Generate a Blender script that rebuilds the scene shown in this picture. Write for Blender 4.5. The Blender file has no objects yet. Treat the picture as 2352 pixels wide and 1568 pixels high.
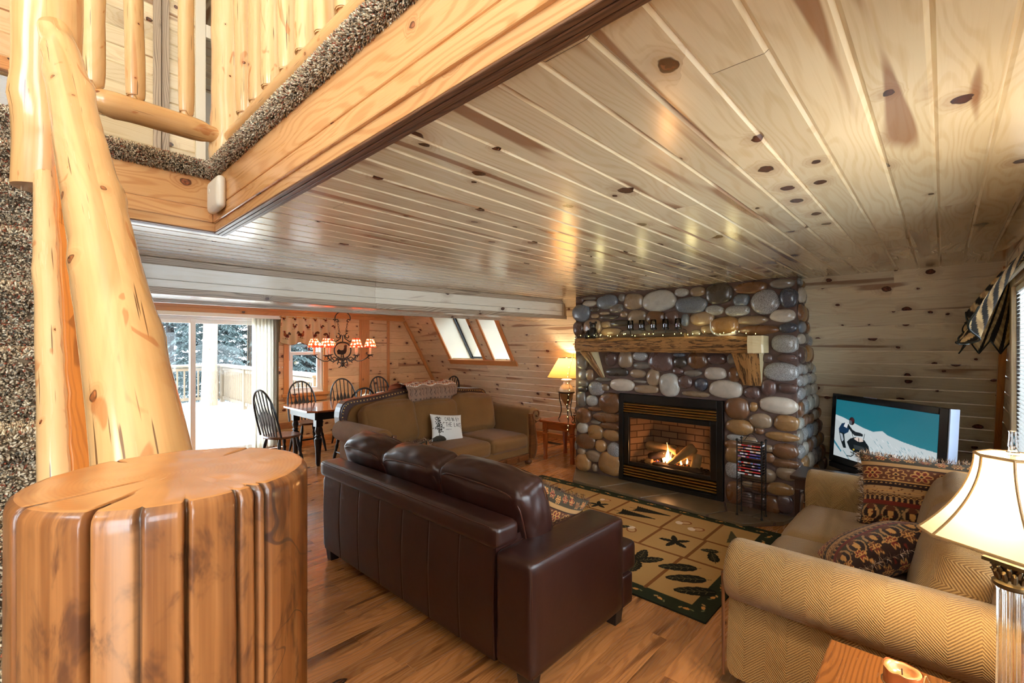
import bpy, bmesh, math, random
import numpy as np
from mathutils import Vector, Matrix, Euler, noise as mnoise

SC = bpy.context.scene
COL = SC.collection
RND = random.Random(11)
PI = math.pi


def lin(c):
    c = c / 255.0
    return c / 12.92 if c <= 0.04045 else ((c + 0.055) / 1.055) ** 2.4


def rgb(r, g, b):
    return (lin(r), lin(g), lin(b), 1.0)


# ------------------------------------------------------------------ node helper
class Mat:
    def __init__(self, name):
        self.m = bpy.data.materials.new(name)
        self.m.use_nodes = True
        self.nt = self.m.node_tree
        self.nt.nodes.clear()
        self.out = self.nt.nodes.new('ShaderNodeOutputMaterial')
        self.b = None

    def n(self, t, **kw):
        nd = self.nt.nodes.new(t)
        for k, v in kw.items():
            setattr(nd, k, v)
        return nd

    def set(self, sock, v):
        if v is None:
            return
        if isinstance(v, bpy.types.NodeSocket):
            self.nt.links.new(v, sock)
        else:
            if sock.type == 'RGBA' and len(v) == 3:
                v = (*v, 1)
            sock.default_value = v

    def math(self, op, a, b=None, c=None, clamp=False):
        nd = self.n('ShaderNodeMath', operation=op)
        nd.use_clamp = clamp
        self.set(nd.inputs[0], a)
        if b is not None:
            self.set(nd.inputs[1], b)
        if c is not None:
            self.set(nd.inputs[2], c)
        return nd.outputs[0]

    def add(self, a, b): return self.math('ADD', a, b)
    def mul(self, a, b): return self.math('MULTIPLY', a, b)
    def sub(self, a, b): return self.math('SUBTRACT', a, b)

    def step(self, x, lo, hi):
        nd = self.n('ShaderNodeMapRange', interpolation_type='SMOOTHSTEP')
        self.set(nd.inputs['Value'], x)
        self.set(nd.inputs['From Min'], lo)
        self.set(nd.inputs['From Max'], hi)
        return nd.outputs[0]

    def uv(self):
        return self.n('ShaderNodeUVMap').outputs[0]

    def obj(self):
        return self.n('ShaderNodeTexCoord').outputs['Object']

    def attr(self, name, out='Color'):
        nd = self.n('ShaderNodeAttribute', attribute_name=name)
        return nd.outputs[out]

    def sep(self, v):
        nd = self.n('ShaderNodeSeparateXYZ')
        self.set(nd.inputs[0], v)
        return nd.outputs[0], nd.outputs[1], nd.outputs[2]

    def sepc(self, v):
        nd = self.n('ShaderNodeSeparateColor')
        self.set(nd.inputs[0], v)
        return nd.outputs[0], nd.outputs[1], nd.outputs[2]

    def comb(self, x, y, z=0.0):
        nd = self.n('ShaderNodeCombineXYZ')
        self.set(nd.inputs[0], x); self.set(nd.inputs[1], y); self.set(nd.inputs[2], z)
        return nd.outputs[0]

    def noise(self, vec, scale=5.0, detail=3.0, rough=0.5, dist=0.0, out='Fac', dims='3D'):
        nd = self.n('ShaderNodeTexNoise', noise_dimensions=dims)
        self.set(nd.inputs['Vector'], vec)
        nd.inputs['Scale'].default_value = scale
        nd.inputs['Detail'].default_value = detail
        nd.inputs['Roughness'].default_value = rough
        nd.inputs['Distortion'].default_value = dist
        return nd.outputs['Fac' if out == 'Fac' else 'Color']

    def vor(self, vec, scale=1.0, feature='F1', dims='2D'):
        nd = self.n('ShaderNodeTexVoronoi', feature=feature, voronoi_dimensions=dims)
        self.set(nd.inputs['Vector'], vec)
        nd.inputs['Scale'].default_value = scale
        return nd

    def mix(self, f, a, b, blend='MIX'):
        nd = self.n('ShaderNodeMix', data_type='RGBA', blend_type=blend)
        nd.clamp_factor = True
        self.set(nd.inputs[0], f)
        self.set(nd.inputs[6], a)
        self.set(nd.inputs[7], b)
        return nd.outputs[2]

    def ramp(self, f, stops):
        nd = self.n('ShaderNodeValToRGB')
        el = nd.color_ramp.elements
        while len(el) > 1:
            el.remove(el[-1])
        el[0].position = stops[0][0]; el[0].color = stops[0][1]
        for p, c in stops[1:]:
            e = el.new(p); e.color = c
        self.set(nd.inputs[0], f)
        return nd.outputs[0]

    def bump(self, h, strength=0.3, dist=0.01, normal=None):
        nd = self.n('ShaderNodeBump')
        self.set(nd.inputs['Height'], h)
        nd.inputs['Strength'].default_value = strength
        nd.inputs['Distance'].default_value = dist
        if normal is not None:
            self.set(nd.inputs['Normal'], normal)
        return nd.outputs[0]

    def bsdf(self, color, rough=0.5, normal=None, metal=0.0, coat=0.0, coat_rough=0.1, spec=0.5, trans=0.0,
             emis=None, emis_str=0.0, alpha=None, sheen=0.0, ior=None):
        b = self.n('ShaderNodeBsdfPrincipled')
        self.set(b.inputs['Base Color'], color)
        self.set(b.inputs['Roughness'], rough)
        self.set(b.inputs['Metallic'], metal)
        b.inputs['Coat Weight'].default_value = coat
        b.inputs['Coat Roughness'].default_value = coat_rough
        b.inputs['Specular IOR Level'].default_value = spec
        b.inputs['Transmission Weight'].default_value = trans
        b.inputs['Sheen Weight'].default_value = sheen
        if ior:
            b.inputs['IOR'].default_value = ior
        if normal is not None:
            self.set(b.inputs['Normal'], normal)
        if emis is not None:
            self.set(b.inputs['Emission Color'], emis)
            self.set(b.inputs['Emission Strength'], emis_str)
        self.nt.links.new(b.outputs[0], self.out.inputs[0])
        self.b = b
        return self.m


# ------------------------------------------------------------------ mesh builder
class MB:
    """collects polygons with uv and vertex colour; build() links ONE mesh object"""

    def __init__(self):
        self.v = []; self.f = []; self.uv = []; self.col = []; self.mi = []

    def add(self, verts, faces, uvs=None, col=(1, 1, 1, 1), mi=0):
        o = len(self.v)
        self.v.extend([tuple(p) for p in verts])
        if isinstance(col, list):
            self.col.extend(col)
        else:
            self.col.extend([col] * len(verts))
        for k, f in enumerate(faces):
            self.f.append(tuple(i + o for i in f))
            if uvs is None:
                self.uv.append([(0.0, 0.0)] * len(f))
            else:
                self.uv.append(uvs[k])
            self.mi.append(mi)
        return self

    def boxo(self, c, ex, ey, ez, hx, hy, hz, col=(1, 1, 1, 1), mi=0, uo=None):
        """oriented box, centre c, unit axes, half sizes; wood uv along the longest axis"""
        c = Vector(c); ax = [Vector(ex) * hx, Vector(ey) * hy, Vector(ez) * hz]
        P = []
        for sx in (-1, 1):
            for sy in (-1, 1):
                for sz in (-1, 1):
                    P.append(c + ax[0] * sx + ax[1] * sy + ax[2] * sz)
        F = [(0, 1, 3, 2), (4, 6, 7, 5), (0, 4, 5, 1), (2, 3, 7, 6), (0, 2, 6, 4), (1, 5, 7, 3)]
        h = (hx, hy, hz)
        lo = max(range(3), key=lambda i: h[i])
        if uo is None:
            uo = (RND.uniform(0, 60), RND.uniform(0, 60))
        loc = []
        for sx in (-1, 1):
            for sy in (-1, 1):
                for sz in (-1, 1):
                    loc.append((sx * hx, sy * hy, sz * hz))
        UV = []
        fax = [0, 0, 1, 1, 2, 2]
        for k, f in enumerate(F):
            others = [i for i in range(3) if i != fax[k]]
            if lo in others:
                a = lo; b = [i for i in others if i != lo][0]
            else:
                a, b = others
            UV.append([(loc[i][a] + uo[0], loc[i][b] + uo[1] + 3 * fax[k]) for i in f])
        self.add(P, F, UV, col, mi)
        return self

    def box(self, x0, x1, y0, y1, z0, z1, col=(1, 1, 1, 1), mi=0, uo=None):
        return self.boxo(((x0 + x1) / 2, (y0 + y1) / 2, (z0 + z1) / 2), (1, 0, 0), (0, 1, 0), (0, 0, 1),
                         abs(x1 - x0) / 2, abs(y1 - y0) / 2, abs(z1 - z0) / 2, col, mi, uo)

    def tube(self, pts, rad, n=10, caps=True, col=(1, 1, 1, 1), uo=None, mi=0, wob=0.0, seed=0.0, closed=False, sq=1.0):
        pts = [Vector(p) for p in pts]
        m = len(pts)
        if not hasattr(rad, '__len__'):
            rad = [rad] * m
        if uo is None:
            uo = (RND.uniform(0, 60), RND.uniform(0, 60))
        tang = []
        for i in range(m):
            if closed:
                t = pts[(i + 1) % m] - pts[i - 1]
            else:
                t = pts[min(i + 1, m - 1)] - pts[max(i - 1, 0)]
            tang.append(t.normalized() if t.length > 1e-9 else Vector((0, 0, 1)))
        up = Vector((0, 0, 1)) if abs(tang[0].z) < 0.9 else Vector((1, 0, 0))
        nrm = (up - tang[0] * up.dot(tang[0])).normalized()
        P = []; L = 0.0; Ls = []
        for i in range(m):
            if i:
                L += (pts[i] - pts[i - 1]).length
                nrm = (nrm - tang[i] * nrm.dot(tang[i]))
                nrm = nrm.normalized() if nrm.length > 1e-6 else Vector((1, 0, 0))
            Ls.append(L)
            bn = tang[i].cross(nrm)
            for k in range(n):
                a = 2 * PI * k / n
                d = nrm * math.cos(a) + bn * math.sin(a) * sq
                r = rad[i]
                if wob:
                    r *= 1 + wob * mnoise.noise(Vector((d.x * 1.3 + seed, d.y * 1.3 + d.z, L * 4.0 + seed * 3)))
                P.append(pts[i] + d * r)
        F = []; UV = []
        mm = m if closed else m - 1
        rm = sum(rad) / m
        for i in range(mm):
            j = (i + 1) % m
            for k in range(n):
                k2 = (k + 1) % n
                F.append((i * n + k, i * n + k2, j * n + k2, j * n + k))
                c0 = 2 * PI * rm * k / n; c1 = 2 * PI * rm * (k + 1) / n
                u0 = Ls[i] + uo[0]; u1 = (Ls[j] if j else L + 0.01) + uo[0]
                UV.append([(u0, c0 + uo[1]), (u0, c1 + uo[1]), (u1, c1 + uo[1]), (u1, c0 + uo[1])])
        if caps and not closed:
            F.append(tuple(range(n - 1, -1, -1))); UV.append([(uo[0] + rad[0] * math.cos(2 * PI * k / n), uo[1] + 40 + rad[0] * math.sin(2 * PI * k / n)) for k in range(n - 1, -1, -1)])
            F.append(tuple((m - 1) * n + k for k in range(n))); UV.append([(uo[0] + rad[-1] * math.cos(2 * PI * k / n), uo[1] + 40 + rad[-1] * math.sin(2 * PI * k / n)) for k in range(n)])
        self.add(P, F, UV, col, mi)
        return self

    def lathe(self, prof, n=24, c=(0, 0, 0), col=(1, 1, 1, 1), mi=0, flute=0, fd=0.0, caps=True, sq=None):
        P = []; F = []; UV = []
        m = len(prof)
        uo = (RND.uniform(0, 60), RND.uniform(0, 60))
        for r, z in prof:
            for k in range(n):
                a = 2 * PI * k / n
                rr = r
                if flute:
                    rr = r * (1 - fd * (0.5 + 0.5 * math.cos(flute * a)))
                if sq:
                    ca, sa = math.cos(a), math.sin(a)
                    rr = r / (abs(ca) ** sq + abs(sa) ** sq) ** (1.0 / sq)
                P.append((c[0] + rr * math.cos(a), c[1] + rr * math.sin(a), c[2] + z))
        for i in range(m - 1):
            for k in range(n):
                k2 = (k + 1) % n
                F.append((i * n + k, i * n + k2, (i + 1) * n + k2, (i + 1) * n + k))
                r = (prof[i][0] + prof[i + 1][0]) / 2
                UV.append([(prof[i][1] + uo[0], r * 6.28 * k / n + uo[1]), (prof[i][1] + uo[0], r * 6.28 * (k + 1) / n + uo[1]),
                           (prof[i + 1][1] + uo[0], r * 6.28 * (k + 1) / n + uo[1]), (prof[i + 1][1] + uo[0], r * 6.28 * k / n + uo[1])])
        if caps:
            F.append(tuple(range(n - 1, -1, -1))); UV.append([(P[i][0], P[i][1]) for i in range(n - 1, -1, -1)])
            F.append(tuple((m - 1) * n + k for k in range(n))); UV.append([(P[(m - 1) * n + k][0], P[(m - 1) * n + k][1]) for k in range(n)])
        self.add(P, F, UV, col, mi)
        return self

    def prism(self, poly, axis, a0, a1, col=(1, 1, 1, 1), mi=0):
        """extrude a 2-D polygon; axis 'x': poly=(y,z); 'y': (x,z); 'z': (x,y)"""
        def mk(p, t):
            return {'x': (t, p[0], p[1]), 'y': (p[0], t, p[1]), 'z': (p[0], p[1], t)}[axis]
        n = len(poly)
        P = [mk(p, a0) for p in poly] + [mk(p, a1) for p in poly]
        F = [tuple(range(n - 1, -1, -1)), tuple(range(n, 2 * n))]
        uo = (RND.uniform(0, 60), RND.uniform(0, 60))
        UV = [[(poly[i][0] + uo[0], poly[i][1] + uo[1]) for i in range(n - 1, -1, -1)], [(p[0] + uo[0], p[1] + uo[1]) for p in poly]]
        s = 0
        for i in range(n):
            j = (i + 1) % n
            l = math.hypot(poly[j][0] - poly[i][0], poly[j][1] - poly[i][1])
            F.append((i, j, n + j, n + i))
            UV.append([(a0 + uo[0], s + uo[1]), (a0 + uo[0], s + l + uo[1]), (a1 + uo[0], s + l + uo[1]), (a1 + uo[0], s + uo[1])])
            s += l
        self.add(P, F, UV, col, mi)
        return self

    def grid(self, fn, nu, nv, col=None, uvf=None, closeu=False, mi=0):
        """fn(i/nu, j/nv) -> point; col(s,t) -> colour"""
        P = []; F = []; UV = []; CC = []
        for j in range(nv + 1):
            for i in range(nu + 1):
                P.append(fn(i / nu, j / nv))
                CC.append(col(i / nu, j / nv) if col else (1, 1, 1, 1))
        w = nu + 1
        for j in range(nv):
            for i in range(nu):
                F.append((j * w + i, j * w + i + 1, (j + 1) * w + i + 1, (j + 1) * w + i))
                if uvf:
                    UV.append([uvf(a / nu, b / nv) for a, b in ((i, j), (i + 1, j), (i + 1, j + 1), (i, j + 1))])
                else:
                    UV.append([(a / nu, b / nv) for a, b in ((i, j), (i + 1, j), (i + 1, j + 1), (i, j + 1))])
        self.add(P, F, UV, CC, mi)
        return self

    def xf(self, M, start=0):
        for i in range(start, len(self.v)):
            self.v[i] = tuple(M @ Vector(self.v[i]))
        return self

    def build(self, name, mats, parent=None, smooth=False, bevel=0.0, seg=2, angle=40, sub=0):
        me = bpy.data.meshes.new(name)
        me.from_pydata(self.v, [], self.f)
        uvl = me.uv_layers.new(name='UVMap')
        flat = [c for f in self.uv for p in f for c in p]
        uvl.data.foreach_set('uv', flat)
        ca = me.color_attributes.new('Col', 'FLOAT_COLOR', 'POINT')
        ca.data.foreach_set('color', [x for c in self.col for x in c])
        if not isinstance(mats, (list, tuple)):
            mats = [mats]
        for m in mats:
            me.materials.append(m)
        if len(mats) > 1:
            me.polygons.foreach_set('material_index', self.mi)
        if smooth:
            me.polygons.foreach_set('use_smooth', [True] * len(me.polygons))
            if smooth != 2:
                try:
                    me.set_sharp_from_angle(angle=math.radians(angle))
                except Exception:
                    pass
        me.update()
        o = bpy.data.objects.new(name, me)
        COL.objects.link(o)
        if parent is not None:
            o.parent = parent
        if bevel:
            md = o.modifiers.new('bevel', 'BEVEL')
            md.width = bevel; md.segments = seg; md.limit_method = 'ANGLE'; md.angle_limit = math.radians(30)
        if sub:
            md = o.modifiers.new('sub', 'SUBSURF'); md.levels = sub; md.render_levels = sub
        return o


def thing(name, label, cat, loc=(0, 0, 0), rotz=0.0, group=None):
    o = bpy.data.objects.new(name, None)
    o.empty_display_size = 0.1
    COL.objects.link(o)
    o.location = loc
    o.rotation_euler = (0, 0, rotz)
    return tag(o, label, cat, group)


def tag(o, label, cat, group=None, kind=None):
    o['label'] = label; o['category'] = cat
    if group: o['group'] = group
    if kind: o['kind'] = kind
    return o


def struct(o, label=None, cat=None):
    o['kind'] = 'structure'
    if label: o['label'] = label
    if cat: o['category'] = cat
    return o


def dup(root, loc, rotz, label=None, group=None):
    r = root.copy(); COL.objects.link(r)
    r.location = loc
    if rotz is not None: r.rotation_euler = (0, 0, rotz)
    if label: r['label'] = label
    if group: r['group'] = group
    for ch in [c for c in bpy.data.objects if c.parent == root]:
        c = ch.copy(); COL.objects.link(c); c.parent = r
        for g in [q for q in bpy.data.objects if q.parent == ch]:
            d = g.copy(); COL.objects.link(d); d.parent = c
    return r


def vn(x, y=0.0, z=0.0):
    return mnoise.noise(Vector((x, y, z)))


# ------------------------------------------------------------------ soft cushion
def cushion(mb, w, d, h, r=0.05, bulge=0.03, n=14, wr=0.0, ws=6.0, seed=0.0, M=None, pinch=0.0, col=None, sag=0.0, colf=None):
    """soft rounded box centred at origin (w along x, d along y, h along z), bulging faces, wrinkles"""
    hw, hd, hh = w / 2, d / 2, h / 2
    M = M or Matrix.Identity(4)
    r = min(r, hw * 0.98, hd * 0.98, hh * 0.98)
    faces = [((1, 0, 0), (0, 1, 0), (0, 0, 1)), ((-1, 0, 0), (0, 0, 1), (0, 1, 0)),
             ((0, 1, 0), (0, 0, 1), (1, 0, 0)), ((0, -1, 0), (1, 0, 0), (0, 0, 1)),
             ((0, 0, 1), (1, 0, 0), (0, 1, 0)), ((0, 0, -1), (0, 1, 0), (1, 0, 0))]
    H = (hw, hd, hh)
    index = {}
    P = []; F = []; UV = []; CC = []
    for nn, a, b in faces:
        ia = [i for i in range(3) if a[i]][0]; ib = [i for i in range(3) if b[i]][0]; ic = [i for i in range(3) if nn[i]][0]
        ids = []
        for j in range(n + 1):
            row = []
            for i in range(n + 1):
                s = math.sin((i / n - 0.5) * PI) * 0.5 * 0.6 + (i / n - 0.5) * 0.4
                t = math.sin((j / n - 0.5) * PI) * 0.5 * 0.6 + (j / n - 0.5) * 0.4
                q = [0, 0, 0]
                q[ia] = 2 * s * H[ia]; q[ib] = 2 * t * H[ib]; q[ic] = nn[ic] * H[ic]
                key = (round(q[0], 5), round(q[1], 5), round(q[2], 5))
                if key not in index:
                    # rounded box
                    inner = [max(-H[k] + r, min(H[k] - r, q[k])) for k in range(3)]
                    dv = Vector(q) - Vector(inner)
                    if dv.length > 1e-9:
                        p = Vector(inner) + dv.normalized() * r
                    else:
                        p = Vector(q)
                    fx = max(0, 1 - (q[0] / hw) ** 2); fy = max(0, 1 - (q[1] / hd) ** 2); fz = max(0, 1 - (q[2] / hh) ** 2)
                    g = (fx * fy, fx * fz, fy * fz)
                    p.z += (q[2] / hh) * bulge * g[0] - sag * g[0]
                    p.y += (q[1] / hd) * bulge * 0.6 * g[1]
                    p.x += (q[0] / hw) * bulge * 0.6 * g[2]
                    if pinch:
                        k = 1 - pinch * (abs(q[0] / hw) ** 2) * (abs(q[1] / hd) ** 2)
                        p.z *= k
                    if wr:
                        e = mnoise.noise(Vector((p.x * ws + seed, p.y * ws * 0.5, p.z * ws * 0.7 + seed)))
                        e2 = mnoise.noise(Vector((p.x * ws * 3.1 + seed, p.y * ws * 1.2, p.z * ws * 1.5)))
                        p += Vector(q).normalized() * (wr * (e + 0.5 * e2))
                    index[key] = len(P)
                    P.append(M @ p)
                    CC.append(colf(q[0] / hw, q[1] / hd, q[2] / hh) if colf else (col or (1, 1, 1, 1)))
                row.append(index[key])
            ids.append(row)
        for j in range(n):
            for i in range(n):
                f = (ids[j][i], ids[j][i + 1], ids[j + 1][i + 1], ids[j + 1][i])
                F.append(f)
                def uvp(i, j):
                    aa = (i / n - 0.5) * 2 * H[ia]; bb = (j / n - 0.5) * 2 * H[ib]
                    uva = (bb, aa) if ia > ib else (aa, bb)
                    return (uva[0] + seed * 0.37, uva[1] + ic * 0.31)
                UV.append([uvp(i, j), uvp(i + 1, j), uvp(i + 1, j + 1), uvp(i, j + 1)])
    mb.add(P, F, UV, CC)
    return mb


def T(x, y, z): return Matrix.Translation((x, y, z))
def RX(a): return Matrix.Rotation(a, 4, 'X')
def RY(a): return Matrix.Rotation(a, 4, 'Y')
def RZ(a): return Matrix.Rotation(a, 4, 'Z')


# ------------------------------------------------------------------ plank cladding
def cut_rects(r, holes):
    out = [r]
    for h in holes:
        nxt = []
        for (u0, u1, v0, v1) in out:
            a0, a1, b0, b1 = max(u0, h[0]), min(u1, h[1]), max(v0, h[2]), min(v1, h[3])
            if a0 >= a1 - 1e-6 or b0 >= b1 - 1e-6:
                nxt.append((u0, u1, v0, v1)); continue
            if u0 < a0 - 1e-6: nxt.append((u0, a0, v0, v1))
            if a1 < u1 - 1e-6: nxt.append((a1, u1, v0, v1))
            if v0 < b0 - 1e-6: nxt.append((a0, a1, v0, b0))
            if b1 < v1 - 1e-6: nxt.append((a0, a1, b1, v1))
        out = nxt
    return out


def planks(mb, O, U, V, N, u0, u1, v0, v1, pw, holes=(), groove=0.006, ch=0.007, joint=None, seed=1):
    """plank cladding: runs along U, stacked along V, faces N; holes as (u0,u1,v0,v1)"""
    rr = random.Random(seed)
    O, U, V, N = Vector(O), Vector(U), Vector(V), Vector(N)
    k = 0
    v = v0
    flip = U.cross(V).dot(N) < 0
    while v < v1 - 1e-6:
        ve = min(v + pw, v1)
        cuts = [u0]
        if joint:
            x = u0 + rr.uniform(0.3, joint)
            while x < u1 - 0.3:
                cuts.append(x); x += rr.uniform(joint * 0.6, joint * 1.4)
        cuts.append(u1)
        for a, b in zip(cuts[:-1], cuts[1:]):
            uo = (rr.uniform(0, 80), rr.uniform(0, 80))
            tint = rr.random(); st = rr.random()
            for (p0, p1, q0, q1) in cut_rects((a + (0.001 if a > u0 else 0), b - (0.001 if b < u1 else 0), v, ve), holes):
                c0 = ch if abs(q0 - v) < 1e-6 and q1 - q0 > 2.2 * ch else 0
                c1 = ch if abs(q1 - ve) < 1e-6 and q1 - q0 > 2.2 * ch else 0
                rows = [(q0, -groove if c0 else 0.0)]
                if c0: rows.append((q0 + c0, 0.0))
                if c1: rows.append((q1 - c1, 0.0))
                rows.append((q1, -groove if c1 else 0.0))
                P = []
                for (vv, dd) in rows:
                    P.append(O + U * p0 + V * vv + N * dd)
                    P.append(O + U * p1 + V * vv + N * dd)
                F = []; UVs = []
                for i in range(len(rows) - 1):
                    f = [2 * i, 2 * i + 1, 2 * i + 3, 2 * i + 2]
                    uvq = [(p0 + uo[0], rows[i][0] - v + uo[1]), (p1 + uo[0], rows[i][0] - v + uo[1]), (p1 + uo[0], rows[i + 1][0] - v + uo[1]), (p0 + uo[0], rows[i + 1][0] - v + uo[1])]
                    if flip:
                        f.reverse(); uvq.reverse()
                    F.append(tuple(f)); UVs.append(uvq)
                mb.add(P, F, UVs, (tint, st, 0, 1))
        v = ve
        k += 1
    return mb


# ------------------------------------------------------------------ small raster canvas (for prints, woven patterns, the tv picture)
class Canvas:
    def __init__(self, w, h, nx, ny, bg):
        self.w, self.h, self.nx, self.ny = w, h, nx, ny
        self.a = np.zeros((ny + 1, nx + 1, 3)); self.a[:] = bg[:3]
        xs = np.linspace(0, w, nx + 1); ys = np.linspace(0, h, ny + 1)
        self.X, self.Y = np.meshgrid(xs, ys)

    def mask(self, m, c, k=1.0):
        self.a[m] = self.a[m] * (1 - k) + np.array(c[:3]) * k

    def rect(self, x0, x1, y0, y1, c, k=1.0):
        self.mask((self.X >= x0) & (self.X <= x1) & (self.Y >= y0) & (self.Y <= y1), c, k)

    def ell(self, cx, cy, rx, ry, c, rot=0.0, k=1.0, ring=None):
        ca, sa = math.cos(rot), math.sin(rot)
        dx, dy = self.X - cx, self.Y - cy
        d = ((dx * ca + dy * sa) / rx) ** 2 + ((-dx * sa + dy * ca) / ry) ** 2
        m = d <= 1
        if ring: m &= d >= ring * ring
        self.mask(m, c, k)

    def poly(self, pts, c, k=1.0):
        X, Y = self.X, self.Y
        m = np.zeros(X.shape, bool)
        n = len(pts)
        for i in range(n):
            x0, y0 = pts[i]; x1, y1 = pts[(i + 1) % n]
            if abs(y1 - y0) < 1e-12: continue
            cond = ((y0 > Y) != (y1 > Y)) & (X < (x1 - x0) * (Y - y0) / (y1 - y0) + x0)
            m ^= cond
        self.mask(m, c, k)

    def line(self, pts, wd, c, k=1.0):
        for (x0, y0), (x1, y1) in zip(pts[:-1], pts[1:]):
            dx, dy = x1 - x0, y1 - y0
            L2 = dx * dx + dy * dy + 1e-12
            t = np.clip(((self.X - x0) * dx + (self.Y - y0) * dy) / L2, 0, 1)
            d = np.hypot(self.X - x0 - t * dx, self.Y - y0 - t * dy)
            self.mask(d <= wd / 2, c, k)

    def at(self, s, t):
        i = int(round(max(0, min(1, s)) * self.nx)); j = int(round(max(0, min(1, t)) * self.ny))
        p = self.a[j, i]
        return (float(p[0]), float(p[1]), float(p[2]), 1.0)


STROKES = {
    'A': [[(0, 0), (.5, 1), (1, 0)], [(.2, .38), (.8, .38)]], 'B': [[(0, 0), (0, 1), (.6, 1), (.8, .78), (.6, .55), (0, .55)], [(.6, .55), (.95, .3), (.7, 0), (0, 0)]],
    'C': [[(1, .85), (.6, 1), (.15, .75), (.05, .4), (.3, .05), (.7, 0), (1, .15)]], 'E': [[(.9, 1), (0, 1), (0, 0), (.9, 0)], [(0, .52), (.7, .52)]],
    'H': [[(0, 0), (0, 1)], [(1, 0), (1, 1)], [(0, .5), (1, .5)]], 'I': [[(.5, 0), (.5, 1)]], 'K': [[(0, 0), (0, 1)], [(.9, 1), (0, .45), (1, 0)]],
    'L': [[(0, 1), (0, 0), (.85, 0)]], 'N': [[(0, 0), (0, 1), (1, 0), (1, 1)]], 'T': [[(0, 1), (1, 1)], [(.5, 1), (.5, 0)]], 'Y': [[(0, 1), (.5, .5), (1, 1)], [(.5, .5), (.5, 0)]],
}


def write(cv, text, x, y, h, wd, c, gap=0.35, cw=0.62):
    for chx in text:
        if chx == ' ':
            x += h * 0.5; continue
        for st in STROKES[chx]:
            cv.line([(x + a * h * cw, y + b * h) for a, b in st], wd, c)
        x += h * (cw * (0.3 if chx == 'I' else 1) + gap * 0.7)
# ------------------------------------------------------------------ materials
def wood(name, light, dark, heart=None, knot=(0.055, 0.018, 0.008, 1), kd=0.45, rough=0.3, coat=0.25, tint=0.22,
         streak=0.5, ringf=55.0, ku=4.2, kv=6.0, kr=(0.05, 0.12), ringk=0.5, bump=0.15, cracks=False, spec=0.5, coatr=0.12):
    M = Mat(name)
    uv = M.uv()
    u, v, _ = M.sep(uv)
    ca = M.sepc(M.attr('Col'))
    heart = heart or dark
    # knots
    kvec = M.comb(M.mul(u, ku), M.mul(v, kv))
    wob = M.noise(uv, 30, 1, 0.5, out='Color', dims='2D')
    wv = M.n('ShaderNodeVectorMath', operation='MULTIPLY_ADD')
    M.set(wv.inputs[0], wob); wv.inputs[1].default_value = (0.07, 0.07, 0); M.set(wv.inputs[2], kvec)
    vo = M.vor(wv.outputs[0], 1.0)
    cr, cg, cb = M.sepc(vo.outputs['Color'])
    on = M.math('GREATER_THAN', cr, 1 - kd)
    rad = M.math('MULTIPLY_ADD', M.mul(cg, cg), kr[1], kr[0])
    d = vo.outputs['Distance']
    rel = M.math('DIVIDE', d, rad)
    core = M.mul(M.step(rel, 1.0, 0.82), on)
    rim = M.mul(M.mul(M.step(rel, 1.05, 0.9), M.step(rel, 0.55, 0.85)), on)
    aura = M.mul(M.step(rel, 3.4, 0.9), on)
    # grain
    g1 = M.noise(M.comb(M.mul(u, 0.9), M.mul(v, 5.0)), 1.6, 1, 0.5, dims='2D')
    g2 = M.noise(M.comb(M.mul(u, 2.0), M.mul(v, 60.0)), 2.0, 2, 0.6, dims='2D')
    ph = M.add(M.add(M.mul(v, ringf), M.mul(g1, 16.0)), M.mul(aura, 5.0))
    rings = M.math('SINE', M.mul(ph, 3.0))
    rings = M.step(rings, -0.2, 1.0)
    fac = M.add(M.mul(rings, 0.38 * ringk * 2), M.mul(M.sub(g2, 0.5), 0.7))
    base = M.mix(fac, light, dark)
    # heart-wood streaks
    hs = M.noise(M.comb(M.mul(u, 0.55), M.mul(v, 7.0), M.mul(ca[1], 20.0)), 1.3, 1, 0.4, 0.6)
    hm = M.step(hs, 0.655 - 0.04 * streak, 0.685)
    hm = M.mul(hm, streak)
    base = M.mix(hm, base, heart)
    base = M.mix(M.mul(aura, 0.30), base, heart)
    kcol = M.mix(M.step(M.noise(uv, 60, 1, dims='2D'), 0.3, 0.75), knot, (knot[0] * 3.2, knot[1] * 3.2, knot[2] * 3, 1))
    base = M.mix(core, base, kcol)
    base = M.mix(M.mul(rim, 0.75), base, (knot[0] * .5, knot[1] * .5, knot[2] * .5, 1))
    if cracks:
        cn = M.noise(M.comb(M.mul(u, 2.2), M.mul(v, 95.0)), 1.5, 1, 0.5, dims='2D')
        cm = M.step(cn, 0.74, 0.77)
        base = M.mix(M.mul(cm, 0.85), base, (knot[0] * .6, knot[1] * .6, knot[2] * .6, 1))
        # remnants of inner bark
        pb = M.noise(M.comb(M.mul(u, 3.0), M.mul(v, 9.0)), 1.7, 2, 0.6, 0.8, dims='2D')
        base = M.mix(M.mul(M.step(pb, 0.66, 0.72), 0.55), base, heart)
    t = M.math('MULTIPLY_ADD', ca[0], tint, 1 - tint * 0.62)
    hv = M.n('ShaderNodeHueSaturation')
    M.set(hv.inputs['Value'], t); M.set(hv.inputs['Color'], base)
    hv.inputs['Saturation'].default_value = 1.0
    nb = M.bump(M.noise(M.comb(M.mul(u, 2.0), M.mul(v, 60.0)), 2.0, 1, 0.6, dims='2D'), bump, 0.002)
    r = M.math('MULTIPLY_ADD', g2, 0.14, rough - 0.07)
    M.bsdf(hv.outputs[0], r, nb, coat=coat, coat_rough=coatr, spec=spec)
    return M.m


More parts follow.
